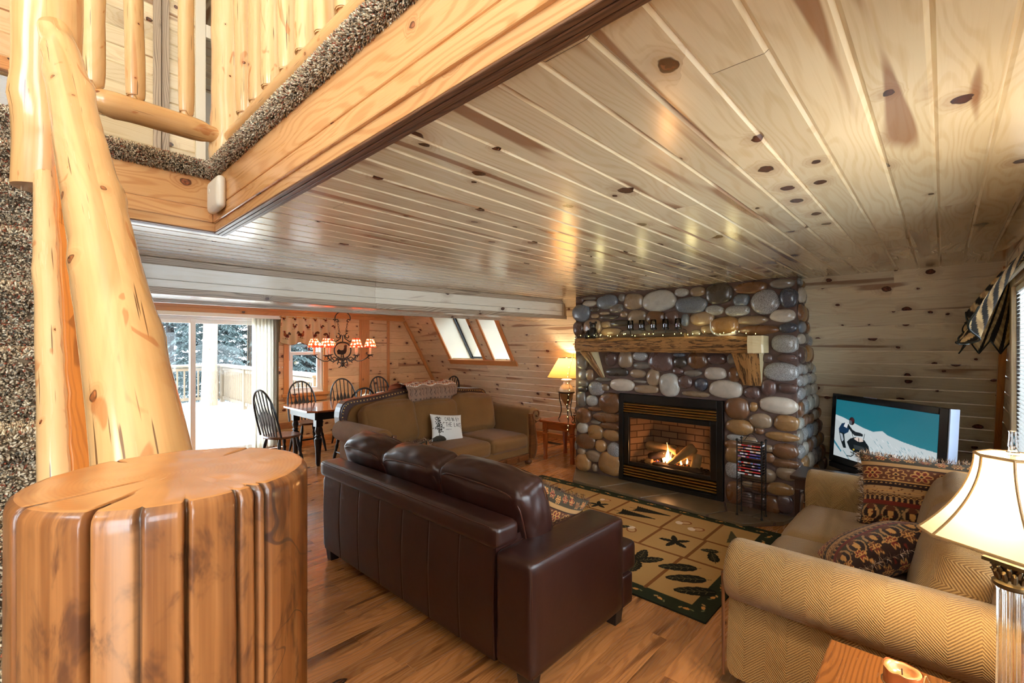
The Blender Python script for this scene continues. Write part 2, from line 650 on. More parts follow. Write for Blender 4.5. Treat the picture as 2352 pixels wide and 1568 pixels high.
def plain(name, c, rough=0.5, metal=0.0, coat=0.0, bumps=0.0, bscale=80, spec=0.5, var=0.12, vscale=25):
    M = Mat(name)
    o = M.obj()
    nz = M.noise(o, vscale, 2)
    col = M.mix(M.math('MULTIPLY_ADD', nz, 1.0, 0.0), (c[0] * (1 - var), c[1] * (1 - var), c[2] * (1 - var), 1), (min(1, c[0] * (1 + var)), min(1, c[1] * (1 + var)), min(1, c[2] * (1 + var)), 1))
    nb = M.bump(M.noise(o, bscale, 2), bumps, 0.003) if bumps else None
    return M.bsdf(col, rough, nb, metal=metal, coat=coat, spec=spec)


def vcol(name, rough=0.7, metal=0.0, coat=0.0, bumps=0.0, bscale=200, spec=0.4, sheen=0.0, speck=0.0):
    M = Mat(name)
    c = M.attr('Col')
    o = M.obj()
    if speck:
        s = M.noise(o, 130, 2, 0.7)
        c = M.mix(speck, c, M.mix(s, (0, 0, 0, 1), (1, 1, 1, 1)), 'OVERLAY')
    nb = M.bump(M.noise(o, bscale, 2), bumps, 0.003) if bumps else None
    return M.bsdf(c, rough, nb, metal=metal, coat=coat, spec=spec, sheen=sheen)


def emitter(name, c, s):
    M = Mat(name)
    e = M.n('ShaderNodeEmission')
    e.inputs[0].default_value = c; e.inputs[1].default_value = s
    M.nt.links.new(e.outputs[0], M.out.inputs[0])
    return M.m


m_ceil = wood('pale_pine_ceiling', rgb(232, 212, 174), rgb(206, 176, 128), rgb(140, 84, 46), kd=0.30, rough=0.22, coat=1.0, ringk=0.42, streak=0.75, ku=3.6, kv=5.0, coatr=0.18)
m_wall = wood('knotty_pine_wall', rgb(230, 211, 176), rgb(206, 174, 130), rgb(138, 84, 50), kd=0.42, rough=0.34, coat=0.25, ringk=0.4, streak=0.7, knot=(0.07, 0.02, 0.012, 1))
m_endw = wood('honey_pine_wall', rgb(234, 196, 148), rgb(210, 158, 106), rgb(142, 66, 30), kd=0.42, rough=0.34, coat=0.25, ringk=0.4, streak=0.6, knot=(0.07, 0.02, 0.012, 1))
m_fascia = wood('honey_pine_fascia', rgb(224, 172, 116), rgb(198, 134, 76), rgb(160, 84, 46), kd=0.20, rough=0.3, coat=0.35, ringk=0.8, streak=0.2, knot=(0.12, 0.035, 0.015, 1), ringf=32)
m_trim = wood('pine_trim', rgb(206, 142, 84), rgb(168, 102, 52), rgb(120, 60, 30), kd=0.12, rough=0.33, coat=0.25, ringk=0.5, streak=0.25, ringf=110)
m_greytrim = wood('weathered_trim', rgb(184, 164, 140), rgb(130, 110, 92), rgb(90, 70, 56), kd=0.12, rough=0.4, coat=0.2, ringk=1.0, streak=0.3, ringf=150)
m_beam = wood('white_pine_soffit', rgb(238, 230, 212), rgb(222, 206, 176), rgb(140, 92, 60), kd=0.25, rough=0.22, coat=0.5, ringk=0.3, streak=0.35, knot=(0.05, 0.022, 0.018, 1), coatr=0.1)
m_darkstrip = wood('dark_stained_strip', rgb(112, 78, 56), rgb(74, 48, 34), kd=0.05, rough=0.4, coat=0.1, ringk=1.0, ringf=160)
m_floor = wood('laminate_floor', rgb(196, 132, 78), rgb(142, 84, 42), rgb(104, 56, 26), kd=0.10, rough=0.26, coat=0.3, ringk=0.6, tint=0.4, streak=0.75, ringf=70, ku=3, kv=6, coatr=0.2)
m_log = wood('peeled_log', rgb(218, 172, 116), rgb(196, 142, 84), rgb(176, 92, 34), kd=0.5, rough=0.24, coat=0.5, ringk=0.22, streak=0.35, cracks=True, ku=5, kv=7, kr=(0.03, 0.09), knot=(0.16, 0.05, 0.015, 1), tint=0.1)
m_loglight = wood('pale_peeled_log', rgb(226, 188, 136), rgb(204, 156, 98), rgb(190, 102, 40), kd=0.3, rough=0.25, coat=0.5, ringk=0.2, streak=0.4, cracks=True, ku=7, kv=8, kr=(0.03, 0.06), knot=(0.12, 0.035, 0.012, 1), tint=0.1)
m_logdark = wood('rough_split_log', rgb(190, 112, 44), rgb(150, 80, 26), rgb(88, 40, 12), kd=0.2, rough=0.35, coat=0.3, ringk=0.6, streak=0.8, cracks=True)
def bark_log():
    M = Mat('half_barked_log')
    u, v, _ = M.sep(M.uv())
    base = M.mix(M.noise(M.comb(M.mul(u, 1.0), M.mul(v, 20.0)), 2.0, 3, .6), rgb(196, 146, 88), rgb(142, 94, 50))
    n1 = M.noise(M.comb(M.mul(u, 3.2), M.mul(v, 22.0)), 1.6, 5, .68, .5)
    col = M.mix(M.mul(M.step(n1, .50, .60), .92), base, rgb(60, 32, 18))
    n2 = M.noise(M.comb(M.mul(u, 1.3), M.mul(v, 9.0)), 1.5, 3, .6, .8)
    col = M.mix(M.mul(M.step(n2, .55, .66), .8), col, rgb(84, 44, 22))
    n3 = M.noise(M.comb(M.mul(u, 9.0), M.mul(v, 60.0)), 1.5, 3, .6)
    col = M.mix(M.mul(M.step(n3, .58, .66), .75), col, rgb(36, 20, 14))
    nb = M.bump(M.noise(M.comb(M.mul(u, 2.0), M.mul(v, 24.0)), 2.0, 3, .65, dims='2D'), .8, .012)
    return M.bsdf(col, .42, nb, coat=.25, coat_rough=.2)


m_rusticlog = bark_log()
m_peeled = wood('fresh_peeled_pine', rgb(226, 206, 160), rgb(206, 176, 118), kd=0.0, rough=0.3, coat=0.3, ringk=0.3, streak=0.1)
m_cherry = wood('cherry_table_wood', rgb(168, 84, 38), rgb(122, 54, 22), kd=0.0, rough=0.22, coat=0.5, ringk=0.5, streak=0.4, tint=0.1)
m_carved = wood('carved_walnut', rgb(112, 66, 34), rgb(66, 36, 18), kd=0.0, rough=0.32, coat=0.3, ringk=0.6, streak=0.5, tint=0.15)
m_tabletop = wood('dining_top_wood', rgb(150, 82, 48), rgb(104, 52, 28), kd=0.0, rough=0.12, coat=0.7, ringk=0.4, streak=0.4, coatr=0.05)
m_deck = wood('snowy_deck', rgb(240, 236, 230), rgb(222, 218, 212), kd=0.0, rough=0.8, coat=0.0, ringk=0.3)
m_rail = wood('deck_rail_wood', rgb(112, 98, 80), rgb(92, 78, 62), kd=0.1, rough=0.6, coat=0.0, ringk=0.4)
m_striptable = wood('striped_oak_table', rgb(122, 72, 32), rgb(82, 44, 18), rgb(56, 28, 10), kd=0.0, rough=0.25, coat=0.4, ringk=0.7, streak=0.8, ringf=130, tint=0.1)

m_black = plain('black_painted_wood', rgb(26, 25, 27), 0.42, coat=0.15)
m_blackmetal = plain('black_enamel', rgb(16, 15, 15), 0.35, coat=0.2, var=0.05)
m_iron = plain('wrought_iron', rgb(48, 42, 38), 0.45, metal=0.7, bumps=0.3, bscale=90)
m_brass = plain('brass', rgb(206, 164, 92), 0.36, metal=0.95)
m_bronze = plain('aged_bronze', rgb(92, 78, 56), 0.35, metal=0.9, bumps=0.3, bscale=60)
m_white = plain('white_vinyl', rgb(238, 238, 236), 0.4, var=0.02)
m_whitew = plain('white_painted_board', rgb(236, 226, 204), 0.35, var=0.05, vscale=4)
m_ceramic = plain('white_glazed_ceramic', rgb(226, 218, 204), 0.25, coat=0.6, var=0.1)
m_urn = plain('crackled_urn', rgb(150, 112, 72), 0.35, coat=0.3, var=0.35, vscale=14)
m_plasticdark = plain('dark_plastic', rgb(26, 26, 30), 0.25, coat=0.3, var=0.04)
m_plasticsilver = plain('silver_side_panel', rgb(190, 204, 232), 0.3, var=0.02)
m_plaster = plain('pale_plaster', rgb(220, 216, 204), 0.8, var=0.03)
m_detector = plain('off_white_plastic', rgb(228, 222, 208), 0.4, var=0.03)
m_gasket = plain('black_gasket', rgb(28, 28, 30), 0.6)
m_flag = plain('flagstone', rgb(112, 92, 68), 0.35, coat=0.35, bumps=0.5, bscale=18, var=0.45, vscale=5)
m_wax = plain('amber_wax', rgb(176, 92, 44), 0.35, var=0.25, vscale=30, bumps=0.3, bscale=50)
m_meltwax = plain('melted_amber_wax', rgb(176, 116, 68), 0.3, var=0.15, vscale=40)
m_waxtop = plain('pale_wax', rgb(222, 180, 128), 0.3, var=0.12, vscale=40)
m_blinds = plain('cream_vinyl_blind', rgb(224, 216, 198), 0.5, var=0.04)
m_snow = plain('snow', rgb(250, 250, 252), 0.9, var=0.02)
m_postlog = wood('grey_porch_log', rgb(138, 122, 102), rgb(108, 92, 74), kd=0.2, rough=.7, coat=0, cracks=True)
m_bark = plain('tree_bark', rgb(64, 58, 56), 0.9, var=0.3, bumps=0.5, bscale=12)
m_needles = plain('washed_out_needles', rgb(76, 90, 90), 0.9, var=0.35, vscale=2.5)  # overexposed daylight put into both needle tones, no frost
m_needles2 = plain('pale_needles', rgb(98, 110, 112), 0.9, var=0.25, vscale=2.5)
m_wire = plain('dark_wire', rgb(20, 28, 22), 0.5)
m_figure = plain('dark_resin', rgb(30, 26, 26), 0.35, var=0.3, vscale=40)
m_antler = plain('pale_antler', rgb(206, 204, 200), 0.5, bumps=0.4, bscale=40)
m_vent = plain('bronze_vent', rgb(96, 72, 48), 0.45, metal=0.3)
m_char = plain('charred_log', rgb(58, 44, 36), 0.8, bumps=0.8, bscale=30, var=0.6, vscale=20)
m_fireclay = plain('ceramic_log', rgb(176, 140, 96), 0.8, bumps=0.8, bscale=40, var=0.35, vscale=16)


def brick():
    M = Mat('firebrick_liner')
    o = M.uv()
    bt = M.n('ShaderNodeTexBrick')
    M.set(bt.inputs['Vector'], o)
    bt.inputs['Scale'].default_value = 1.0
    bt.inputs['Color1'].default_value = rgb(150, 118, 90); bt.inputs['Color2'].default_value = rgb(130, 98, 72)
    bt.inputs['Mortar'].default_value = rgb(70, 46, 32)
    bt.inputs['Brick Width'].default_value = 0.2; bt.inputs['Row Height'].default_value = 0.075; bt.inputs['Mortar Size'].default_value = 0.006
    return M.bsdf(bt.outputs['Color'], 0.85)


m_brick = brick()


def stone_mat():
    M = Mat('sealed_river_stone')
    c = M.attr('Col'); al = M.attr('Col', 'Alpha')
    o = M.obj()
    mott = M.noise(o, 9, 4, 0.6, 0.4)
    c1 = M.mix(M.mul(M.step(mott, 0.35, 0.75), 0.45), c, M.mix(0.6, c, (0.02, 0.014, 0.01, 1)))
    veins = M.noise(o, 4, 3, 0.6, 2.5)
    c1 = M.mix(M.mul(M.step(M.math('ABSOLUTE', M.sub(veins, 0.5)), 0.02, 0.0), 0.07), c1, (0.5, 0.45, 0.38, 1))
    sp = M.noise(o, 150, 2, 0.8)
    sp2 = M.mix(M.step(sp, 0.42, 0.62), (0.02, 0.022, 0.03, 1), (0.62, 0.62, 0.64, 1))
    c2 = M.mix(M.mul(al, 0.55), c1, sp2)
    nb = M.bump(M.noise(o, 40, 4, 0.6), 0.22, 0.006)
    return M.bsdf(c2, M.math('MULTIPLY_ADD', mott, 0.25, 0.17), nb, coat=0.5, coat_rough=0.16)


m_stone = stone_mat()
m_mortar = plain('brown_mortar', rgb(98, 76, 68), 0.75, bumps=0.4, bscale=60, var=0.2)


def leather():
    M = Mat('dark_brown_leather')
    o = M.obj()
    n1 = M.noise(o, 3.0, 3, 0.5)
    col = M.mix(n1, rgb(36, 17, 13), rgb(56, 27, 20))
    h = M.add(M.mul(M.noise(o, 330, 1), 0.3), M.mul(M.noise(o, 24, 2), 1.0))
    nb = M.bump(h, 0.16, 0.004)
    return M.bsdf(col, M.math('MULTIPLY_ADD', n1, 0.16, 0.27), nb, coat=0.12, coat_rough=0.3)


m_leather = leather()
m_leathertrim = plain('brown_leather_trim', rgb(66, 36, 26), 0.35, coat=0.15, bumps=0.2, bscale=120)


def herring(name, c1, c2, period=0.085, pitch=0.0085, k=1.0, depth=0.5):
    """woven chevron upholstery from the uv in metres"""
    M = Mat(name)
    u, v, _ = M.sep(M.uv())
    tri = M.math('PINGPONG', M.add(v, 100.0), period)
    wob = M.mul(M.noise(M.uv(), 40, 2), 0.004)
    ph = M.add(M.add(M.mul(u, 1.0), M.mul(tri, k)), wob)
    s = M.math('SINE', M.mul(ph, 2 * PI / pitch))
    thr = M.math('SINE', M.mul(v, 2 * PI / 0.0032))
    f = M.add(M.mul(M.step(s, -0.7, 0.5), 0.75), M.mul(M.step(thr, -1, 1), 0.25))
    n = M.noise(M.uv(), 160, 2, 0.7)
    f = M.add(f, M.mul(M.sub(n, 0.5), 0.7))
    big = M.noise(M.obj(), 5, 2)
    col = M.mix(f, c2, c1)
    col = M.mix(M.mul(M.step(big, 0.4, 0.8), 0.22), col, c2)
    nb = M.bump(s, depth * .55, 0.003)
    return M.bsdf(col, 0.85, nb, sheen=0.12, spec=0.25)


m_tan = herring('tan_corduroy_weave', rgb(146, 104, 58), rgb(96, 63, 31), 0.06, 0.010)
m_love = herring('gold_chenille_herringbone', rgb(172, 133, 80), rgb(112, 78, 40), 0.085, 0.0115, depth=0.8)

m_carpet = vcol('speckled_shag_carpet', 0.95, spec=0.1)
m_rug = vcol('woven_lodge_rug', 0.95, spec=0.1, bumps=0.5, bscale=400)
m_print = vcol('printed_cotton', 0.8, spec=0.2, bumps=0.2, bscale=500)
m_tapestry = vcol('tapestry_weave', 0.85, spec=0.2, bumps=0.5, bscale=450, sheen=0.1)
m_gloss = vcol('glossy_print', 0.3, coat=0.3)


def screen():
    M = Mat('lit_tv_screen')
    e = M.n('ShaderNodeEmission')
    M.set(e.inputs[0], M.attr('Col')); e.inputs[1].default_value = 0.36
    g = M.n('ShaderNodeBsdfPrincipled')
    g.inputs['Base Color'].default_value = (0.01, 0.01, 0.01, 1); g.inputs['Roughness'].default_value = 0.25
    a = M.n('ShaderNodeAddShader')
    M.nt.links.new(e.outputs[0], a.inputs[0]); M.nt.links.new(g.outputs[0], a.inputs[1])
    M.nt.links.new(a.outputs[0], M.out.inputs[0])
    return M.m


m_screen = screen()


def glass(name, tint=(1, 1, 1, 1), rough=0.0, mixv=0.06):
    """thin pane: mostly clear, a little mirror reflection growing at grazing angles"""
    M = Mat(name)
    t = M.n('ShaderNodeBsdfTransparent'); t.inputs[0].default_value = tint
    g = M.n('ShaderNodeBsdfGlossy'); g.inputs['Roughness'].default_value = rough
    lw = M.n('ShaderNodeFresnel'); lw.inputs[0].default_value = 1.45
    mx = M.n('ShaderNodeMixShader')
    M.nt.links.new(lw.outputs[0], mx.inputs[0]); M.nt.links.new(t.outputs[0], mx.inputs[1]); M.nt.links.new(g.outputs[0], mx.inputs[2])
    M.nt.links.new(mx.outputs[0], M.out.inputs[0])
    return M.m


m_pane = glass('window_pane', (0.97, 0.99, 1, 1))
m_fireglass = glass('firebox_pane', (0.86, 0.82, 0.78, 1), 0.03)
m_cup = glass('clear_cup_glass', (0.86, 0.88, 0.92, 1), 0.02)


def crystal():
    M = Mat('crystal_column')
    return M.bsdf((0.96, 0.97, 1, 1), 0.02, trans=1.0, ior=1.5)


m_crystal = crystal()


def shade(name, c, transl=0.6, weave=True, c2=None):
    M = Mat(name)
    u, v, _ = M.sep(M.uv())
    f = M.noise(M.comb(M.mul(u, 6), M.mul(v, 900)), 1.0, 2)
    sl = M.noise(M.comb(M.mul(u, 40), M.mul(v, 120)), 1.0, 1)
    col = M.mix(M.mul(f, 0.3), c, (c[0] * .72, c[1] * .7, c[2] * .62, 1))
    col = M.mix(M.mul(M.step(sl, 0.74, 0.80), 0.55), col, c2 or (c[0] * .35, c[1] * .25, c[2] * .15, 1))
    d = M.n('ShaderNodeBsdfDiffuse'); tr = M.n('ShaderNodeBsdfTranslucent')
    M.set(d.inputs[0], col); M.set(tr.inputs[0], col)
    mx = M.n('ShaderNodeMixShader'); mx.inputs[0].default_value = transl
    M.nt.links.new(d.outputs[0], mx.inputs[1]); M.nt.links.new(tr.outputs[0], mx.inputs[2])
    M.nt.links.new(mx.outputs[0], M.out.inputs[0])
    return M.m


m_shade = shade('cream_silk_shade', rgb(206, 192, 158), 0.22)
m_shade2 = shade('amber_parchment_shade', rgb(226, 170, 96), 0.6)


def polka():
    M = Mat('red_dotted_shade')
    uv = M.uv()
    vo = M.vor(uv, 22)
    vo.inputs['Randomness'].default_value = 0.35
    dot = M.step(vo.outputs['Distance'], 0.34, 0.28)
    col = M.mix(dot, rgb(176, 40, 24), rgb(240, 200, 150))
    d = M.n('ShaderNodeBsdfDiffuse'); tr = M.n('ShaderNodeBsdfTranslucent')
    M.set(d.inputs[0], col); M.set(tr.inputs[0], col)
    mx = M.n('ShaderNodeMixShader'); mx.inputs[0].default_value = 0.42
    M.nt.links.new(d.outputs[0], mx.inputs[1]); M.nt.links.new(tr.outputs[0], mx.inputs[2])
    M.nt.links.new(mx.outputs[0], M.out.inputs[0])
    return M.m


m_polka = polka()
m_bulb = emitter('warm_bulb', rgb(255, 220, 165), 9.0)
m_fairy = emitter('fairy_bulb', rgb(255, 236, 120), 9.0)
m_flame = emitter('gas_flame', rgb(255, 196, 104), 9.0)
m_flameblue = emitter('blue_gas_flame', rgb(120, 110, 255), 3.0)
m_ember = emitter('glowing_ember', rgb(255, 92, 30), 1.6)
# ------------------------------------------------------------------ room shell
SL = 0.588                      # horizontal run of the sloped wall per metre of drop
LS = math.sqrt(1 + SL * SL)
CZ = 2.25                       # ceiling height
YE, YR = 7.75, -0.37            # far gable wall, window wall


def xs(z): return 5.07 + (CZ - z) * SL


SV = Vector((SL, 0, -1)) / LS    # down the slope
SN = Vector((-1, 0, -SL)) / LS   # into the room

mb = MB()
planks(mb, (0, 0, 0), (1, 0, 0), (0, 1, 0), (0, 0, 1), -1.35, 6.5, -1.25, YE, 0.098, groove=0.0006, ch=0.001, joint=1.25, seed=3)
mb.box(-1.4, 6.5, -1.3, YE, -0.08, -0.004)
struct(mb.build('floor', m_floor), 'warm brown laminate plank floor', 'floor')

mb = MB()
planks(mb, (0, 0, CZ), (1, 0, 0), (0, 1, 0), (0, 0, -1), -2.2, 5.1, YR, 4.2, 0.13, holes=[(-3, 0.765, -1, 2.985)], groove=0.006, ch=0.009, joint=3.4, seed=8)
planks(mb, (0, 0, CZ), (1, 0, 0), (0, 1, 0), (0, 0, -1), -2.2, 5.1, 4.4, YE, 0.13, groove=0.006, ch=0.009, joint=3.4, seed=9)
struct(mb.build('ceiling', m_ceil), 'pale knotty pine plank ceiling under the loft', 'ceiling')

# loft floor slab above the ceiling with its carpet
m_slab = plain('loft_subfloor', rgb(120, 100, 80), 0.9)
mb = MB()
mb.box(0.74, 5.2, YR - .1, 2.94, CZ + 0.012, 2.55)
mb.box(-2.2, 5.2, 2.96, YE + .1, CZ + 0.012, 2.55)
struct(mb.build('floor_loft', m_slab), 'loft floor above the plank ceiling', 'floor')

# sloped wall with two skylight openings
mb = MB()
skyA = (5.94, 6.83, (CZ - 2.2) * LS, (CZ - 1.38) * LS)
skyB = (5.27, 5.655, (CZ - 2.2) * LS, (CZ - 1.38) * LS)
planks(mb, (5.07, 0, CZ), (0, 1, 0), SV, SN, YR, YE, -0.019, CZ * LS + 0.02, 0.136, holes=[skyA, skyB], joint=2.6, seed=21)
for y0, y1, v0, v1 in cut_rects((YR, YE, -0.02, CZ * LS + 0.05), [skyA, skyB]):
    P = [Vector((5.07, 0, CZ)) - SN * 0.03 + Vector((0, y, 0)) + SV * v for y, v in ((y0, v0), (y1, v0), (y1, v1), (y0, v1))]
    mb.add(P, [(0, 1, 2, 3)], [[(0, 0), (1, 0), (1, 1), (0, 1)]])
struct(mb.build('wall_back', m_wall), 'sloping knotty pine plank wall behind the fireplace and television', 'wall')

# far gable wall
mb = MB()
DOOR = (0.55, 2.70, 0.0, 2.05); WIN = (2.93, 3.50, 0.84, 2.05)
planks(mb, (0, YE, 0), (1, 0, 0), (0, 0, 1), (0, -1, 0), -2.2, 6.6, 0, CZ, 0.136, holes=[DOOR, WIN], joint=2.2, seed=33)
for r in cut_rects((-2.2, 6.6, 0, CZ + .3), [DOOR, WIN]):
    mb.box(r[0], r[1], YE + 0.02, YE + 0.14, r[2], r[3])
struct(mb.build('wall_left', m_endw), 'honey pine gable wall with sliding door and window', 'wall')

# window wall on the near right
mb = MB()
WR = (3.2, 4.72, 0.72, 2.02); WR2 = (1.15, 3.0, 0.72, 2.06)  # second opening is added, out of view, to let in daylight
planks(mb, (0, YR, 0), (1, 0, 0), (0, 0, 1), (0, 1, 0), 1.0, 6.5, 0, CZ, 0.136, holes=[WR, WR2], joint=2.4, seed=35)
for r in cut_rects((1.0, 6.5, 0, CZ + .3), [WR, WR2]):
    mb.box(r[0], r[1], YR - 0.14, YR - 0.02, r[2], r[3])
struct(mb.build('wall_right', m_wall), 'knotty pine window wall beside the gold sofa', 'wall')

# unseen walls added behind and left of the camera to limit daylight
mb = MB()
LH3 = [(-1.2, -0.5, 1.4, 2.35)]  # added opening that lights the stair risers
planks(mb, (0, -1.25, 0), (1, 0, 0), (0, 0, 1), (0, 1, 0), -1.35, 1.0, 0, 4.8, 0.136, holes=LH3, seed=37)
for r in cut_rects((-1.35, 1.14, 0, 4.8), LH3):
    mb.box(r[0], r[1], -1.39, -1.27, r[2], r[3])
planks(mb, (1.0, 0, 0), (0, 1, 0), (0, 0, 1), (-1, 0, 0), -1.25, -0.37, 0, 4.8, 0.136, seed=38)
mb.box(1.02, 1.14, -1.25, -0.51, 0, 4.8)
LH2 = [(1.6, 3.0, 3.2, 4.3)]  # added loft opening, sized to balance the daylight
planks(mb, (0, -1.25, 0), (1, 0, 0), (0, 0, 1), (0, 1, 0), 1.0, 5.2, 2.56, 4.8, 0.136, holes=LH2, seed=41)
for r in cut_rects((1.14, 5.2, 2.56, 4.8), LH2):
    mb.box(r[0], r[1], -1.39, -1.27, r[2], r[3])
struct(mb.build('wall_front_added', m_wall), 'knotty pine wall behind the stairs', 'wall')
mb = MB()  # unseen stair and loft walls added to block sky light
LH4 = [(-1.15, -0.2, 1.0, 2.35)]  # added opening behind the camera, lights the television wall
planks(mb, (-1.35, 0, 0), (0, 1, 0), (0, 0, 1), (1, 0, 0), -1.25, YE, 0, 2.6, 0.136, holes=LH4, seed=39)
for r in cut_rects((-1.39, YE, 0, 2.6), LH4):
    mb.box(-1.5, -1.37, r[0], r[1], r[2], r[3])
LH = [(0.1, 1.5, 0.45, 1.8)]  # added opening, sized to tone down the loft logs
planks(mb, (-2.4, 0, 2.6), (0, 1, 0), (0, 0, 1), (1, 0, 0), -1.6, YE, 0, 2.2, 0.136, holes=LH, seed=40)
for r in cut_rects((-1.6, YE, 0, 2.2), LH):
    mb.box(-2.54, -2.42, r[0], r[1], 2.6 + r[2], 2.6 + r[3])
struct(mb.build('wall_stair_added', m_wall), 'knotty pine wall beside the stairs', 'wall')

# trims ----------------------------------------------------------------------
def strip(name, mat, *boxes, bevel=0.003):
    m = MB()
    for b in boxes:
        m.box(*b)
    o = m.build(name, mat, bevel=bevel)
    return struct(o)


strip('trim_1', m_trim, (-2.2, 5.12, YE - 0.025, YE, 2.10, 2.16), (-2.2, 5.10, YE - 0.018, YE, 2.16, CZ))
# corner batten where the gable meets the slope
mb = MB()
a0 = Vector((xs(2.1), YE - 0.012, 2.1)); a1 = Vector((xs(0.02), YE - 0.012, 0.02))
d = (a1 - a0).normalized()
mb.boxo((a0 + a1) / 2 - Vector((0.03, 0, 0)), d, (0, 1, 0), d.cross(Vector((0, 1, 0))), (a1 - a0).length / 2, 0.012, 0.035)
struct(mb.build('trim_2', m_trim, bevel=0.003))
# vertical boards on the gable wall
strip('trim_3', m_trim, (4.20, 4.33, YE - 0.022, YE, 0.0, 2.10), (4.165, 4.20, YE - 0.014, YE, 0, 2.1), (4.33, 4.365, YE - 0.014, YE, 0, 2.1))
strip('trim_4', m_trim, (4.735, 4.79, YE - 0.018, YE, 0.0, 2.10))
# corner batten by the window wall
mb = MB()
a0 = Vector((xs(2.2) - 0.03, YR + 0.022, 2.2)); a1 = Vector((xs(0.02) - 0.03, YR + 0.022, 0.02))
d = (a1 - a0).normalized()
mb.boxo((a0 + a1) / 2, d, (0, 1, 0), d.cross(Vector((0, 1, 0))), (a1 - a0).length / 2, 0.022, 0.03)
struct(mb.build('trim_5', m_trim, bevel=0.003))
strip('trim_6', m_wall, (1.0, 5.08, YR, YR + 0.03, CZ - 0.075, CZ - 0.002))
# casing of the window wall
strip('trim_7', m_wall, (4.74, 4.86, YR, YR + 0.025, 0.62, 2.14), (3.06, 3.2, YR, YR + 0.025, 0.62, 2.14), (3.2, 4.74, YR, YR + 0.025, 2.02, 2.14), (3.1, 4.84, YR, YR + 0.05, 0.66, 0.72))
# window casing on the gable
strip('trim_8', m_trim, (2.85, 2.93, YE - 0.022, YE, 0.76, 2.10), (3.50, 3.58, YE - 0.022, YE, 0.76, 2.10), (2.82, 3.61, YE - 0.04, YE, 0.79, 0.84), (2.87, 3.56, YE - 0.02, YE, 0.70, 0.79))
strip('baseboard_left', m_trim, (2.85, 6.15, YE - 0.018, YE, 0.0, 0.10))
mb = MB()
mb.boxo(Vector((xs(0.05), (YR + YE) / 2, 0.05)) + SN * 0.008, (0, 1, 0), SV, SN, (YE - YR) / 2, 0.055, 0.009)
struct(mb.build('baseboard_back', m_trim, bevel=0.003))

# dropped soffit beam between living and dining sides: boards, trims, glossy underside
def skew(x):
    return 4.14 if x <= 2.4 else 4.14 - (x - 2.4) * 0.113


def beamstrip(m, y0, y1, z0, z1, x0=-2.2, x1=5.16):
    ss = [x0, 2.4, x1]
    for a, b in zip(ss[:-1], ss[1:]):
        uo = (RND.uniform(0, 60), RND.uniform(0, 60))
        P = []
        for x in (a, b):
            for y in (y0, y1):
                for z in (z0, z1):
                    P.append((x, skew(x) + y, z))
        F = [(0, 1, 3, 2), (4, 6, 7, 5), (0, 4, 5, 1), (2, 3, 7, 6), (0, 2, 6, 4), (1, 5, 7, 3)]
        UV = []
        for f in F:
            UV.append([(P[i][0] + uo[0], P[i][1] + P[i][2] + uo[1]) for i in f])
        m.add(P, F, UV, (RND.random(), RND.random(), 0, 1))


mb = MB()
beamstrip(mb, 0.02, 0.50, 2.0, CZ - 0.001)
beamstrip(mb, 0.004, 0.03, 2.095, 2.2); beamstrip(mb, 0.004, 0.03, 2.03, 2.0925)
for k in range(5):
    beamstrip(mb, 0.035 + k * 0.09, 0.035 + k * 0.09 + 0.085, 1.99, 2.01)
o = struct(mb.build('ceiling_beam', m_beam, bevel=0.003), 'white pine boxed beam dropped below the ceiling', 'beam')
mb = MB()
beamstrip(mb, -0.012, 0.02, 2.2, CZ - 0.001); beamstrip(mb, -0.016, 0.04, 1.985, 2.037); beamstrip(mb, 0.48, 0.53, 1.965, 2.03)
P0 = Vector((5.12, skew(5.12) - 0.008, 2.115))
mb.boxo(P0, (0, 0, 1), (1, 0, 0), (0, 1, 0), 0.085, 0.03, 0.014)
struct(mb.build('trim_9', m_greytrim, bevel=0.004))

# fascia of the loft opening ----------------------------------------------------
XO, YO = 0.712, 2.94
mb = MB()
for z0, z1, off in ((2.362, 2.53, 0.0), (2.288, 2.356, 0.0)):
    mb.box(XO, XO + 0.03, -1.2, YO + 0.03, z0, z1, col=(0.6, 0.3, 0, 1))
    mb.box(-1.1, XO + .0, YO, YO + 0.03, z0, z1, col=(0.5, 0.3, 0, 1))
mb.box(XO + 0.005, XO + 0.03, -1.2, YO + 0.03, 2.352, 2.366); mb.box(-1.1, XO, YO + 0.005, YO + 0.03, 2.352, 2.366)
struct(mb.build('trim_10', m_fascia, bevel=0.006), 'honey pine fascia boards around the stair opening', 'trim')
mb = MB()
mb.box(XO + 0.012, XO + 0.04, -1.2, YO + 0.04, 2.243, 2.29, col=(0.1, 1, 0, 1)); mb.box(-1.1, XO + 0.012, YO + 0.012, YO + 0.04, 2.243, 2.29, col=(0.1, 1, 0, 1))
struct(mb.build('trim_11', m_fascia, bevel=0.002))
mb = MB()
for k in range(3):
    mb.box(XO + 0.014 + k * 0.022, XO + 0.034 + k * 0.022, -1.2, YO + 0.014 + k * 0.022 + .02, 2.236 - 0.001 * (k == 1), CZ - .001)
    mb.box(-1.1, XO + 0.014 + k * 0.022, YO + 0.014 + k * 0.022, YO + 0.034 + k * 0.022, 2.236 - 0.001 * (k == 1), CZ - .001)
struct(mb.build('trim_12', m_darkstrip, bevel=0.003))

# ---- shag carpet ---------------------------------------------------------------
CARP = [(rgb(96, 82, 68), .16), (rgb(160, 138, 114), .24), (rgb(206, 188, 160), .28), (rgb(240, 228, 206), .16), (rgb(164, 96, 74), .08), (rgb(140, 138, 126), .08)]


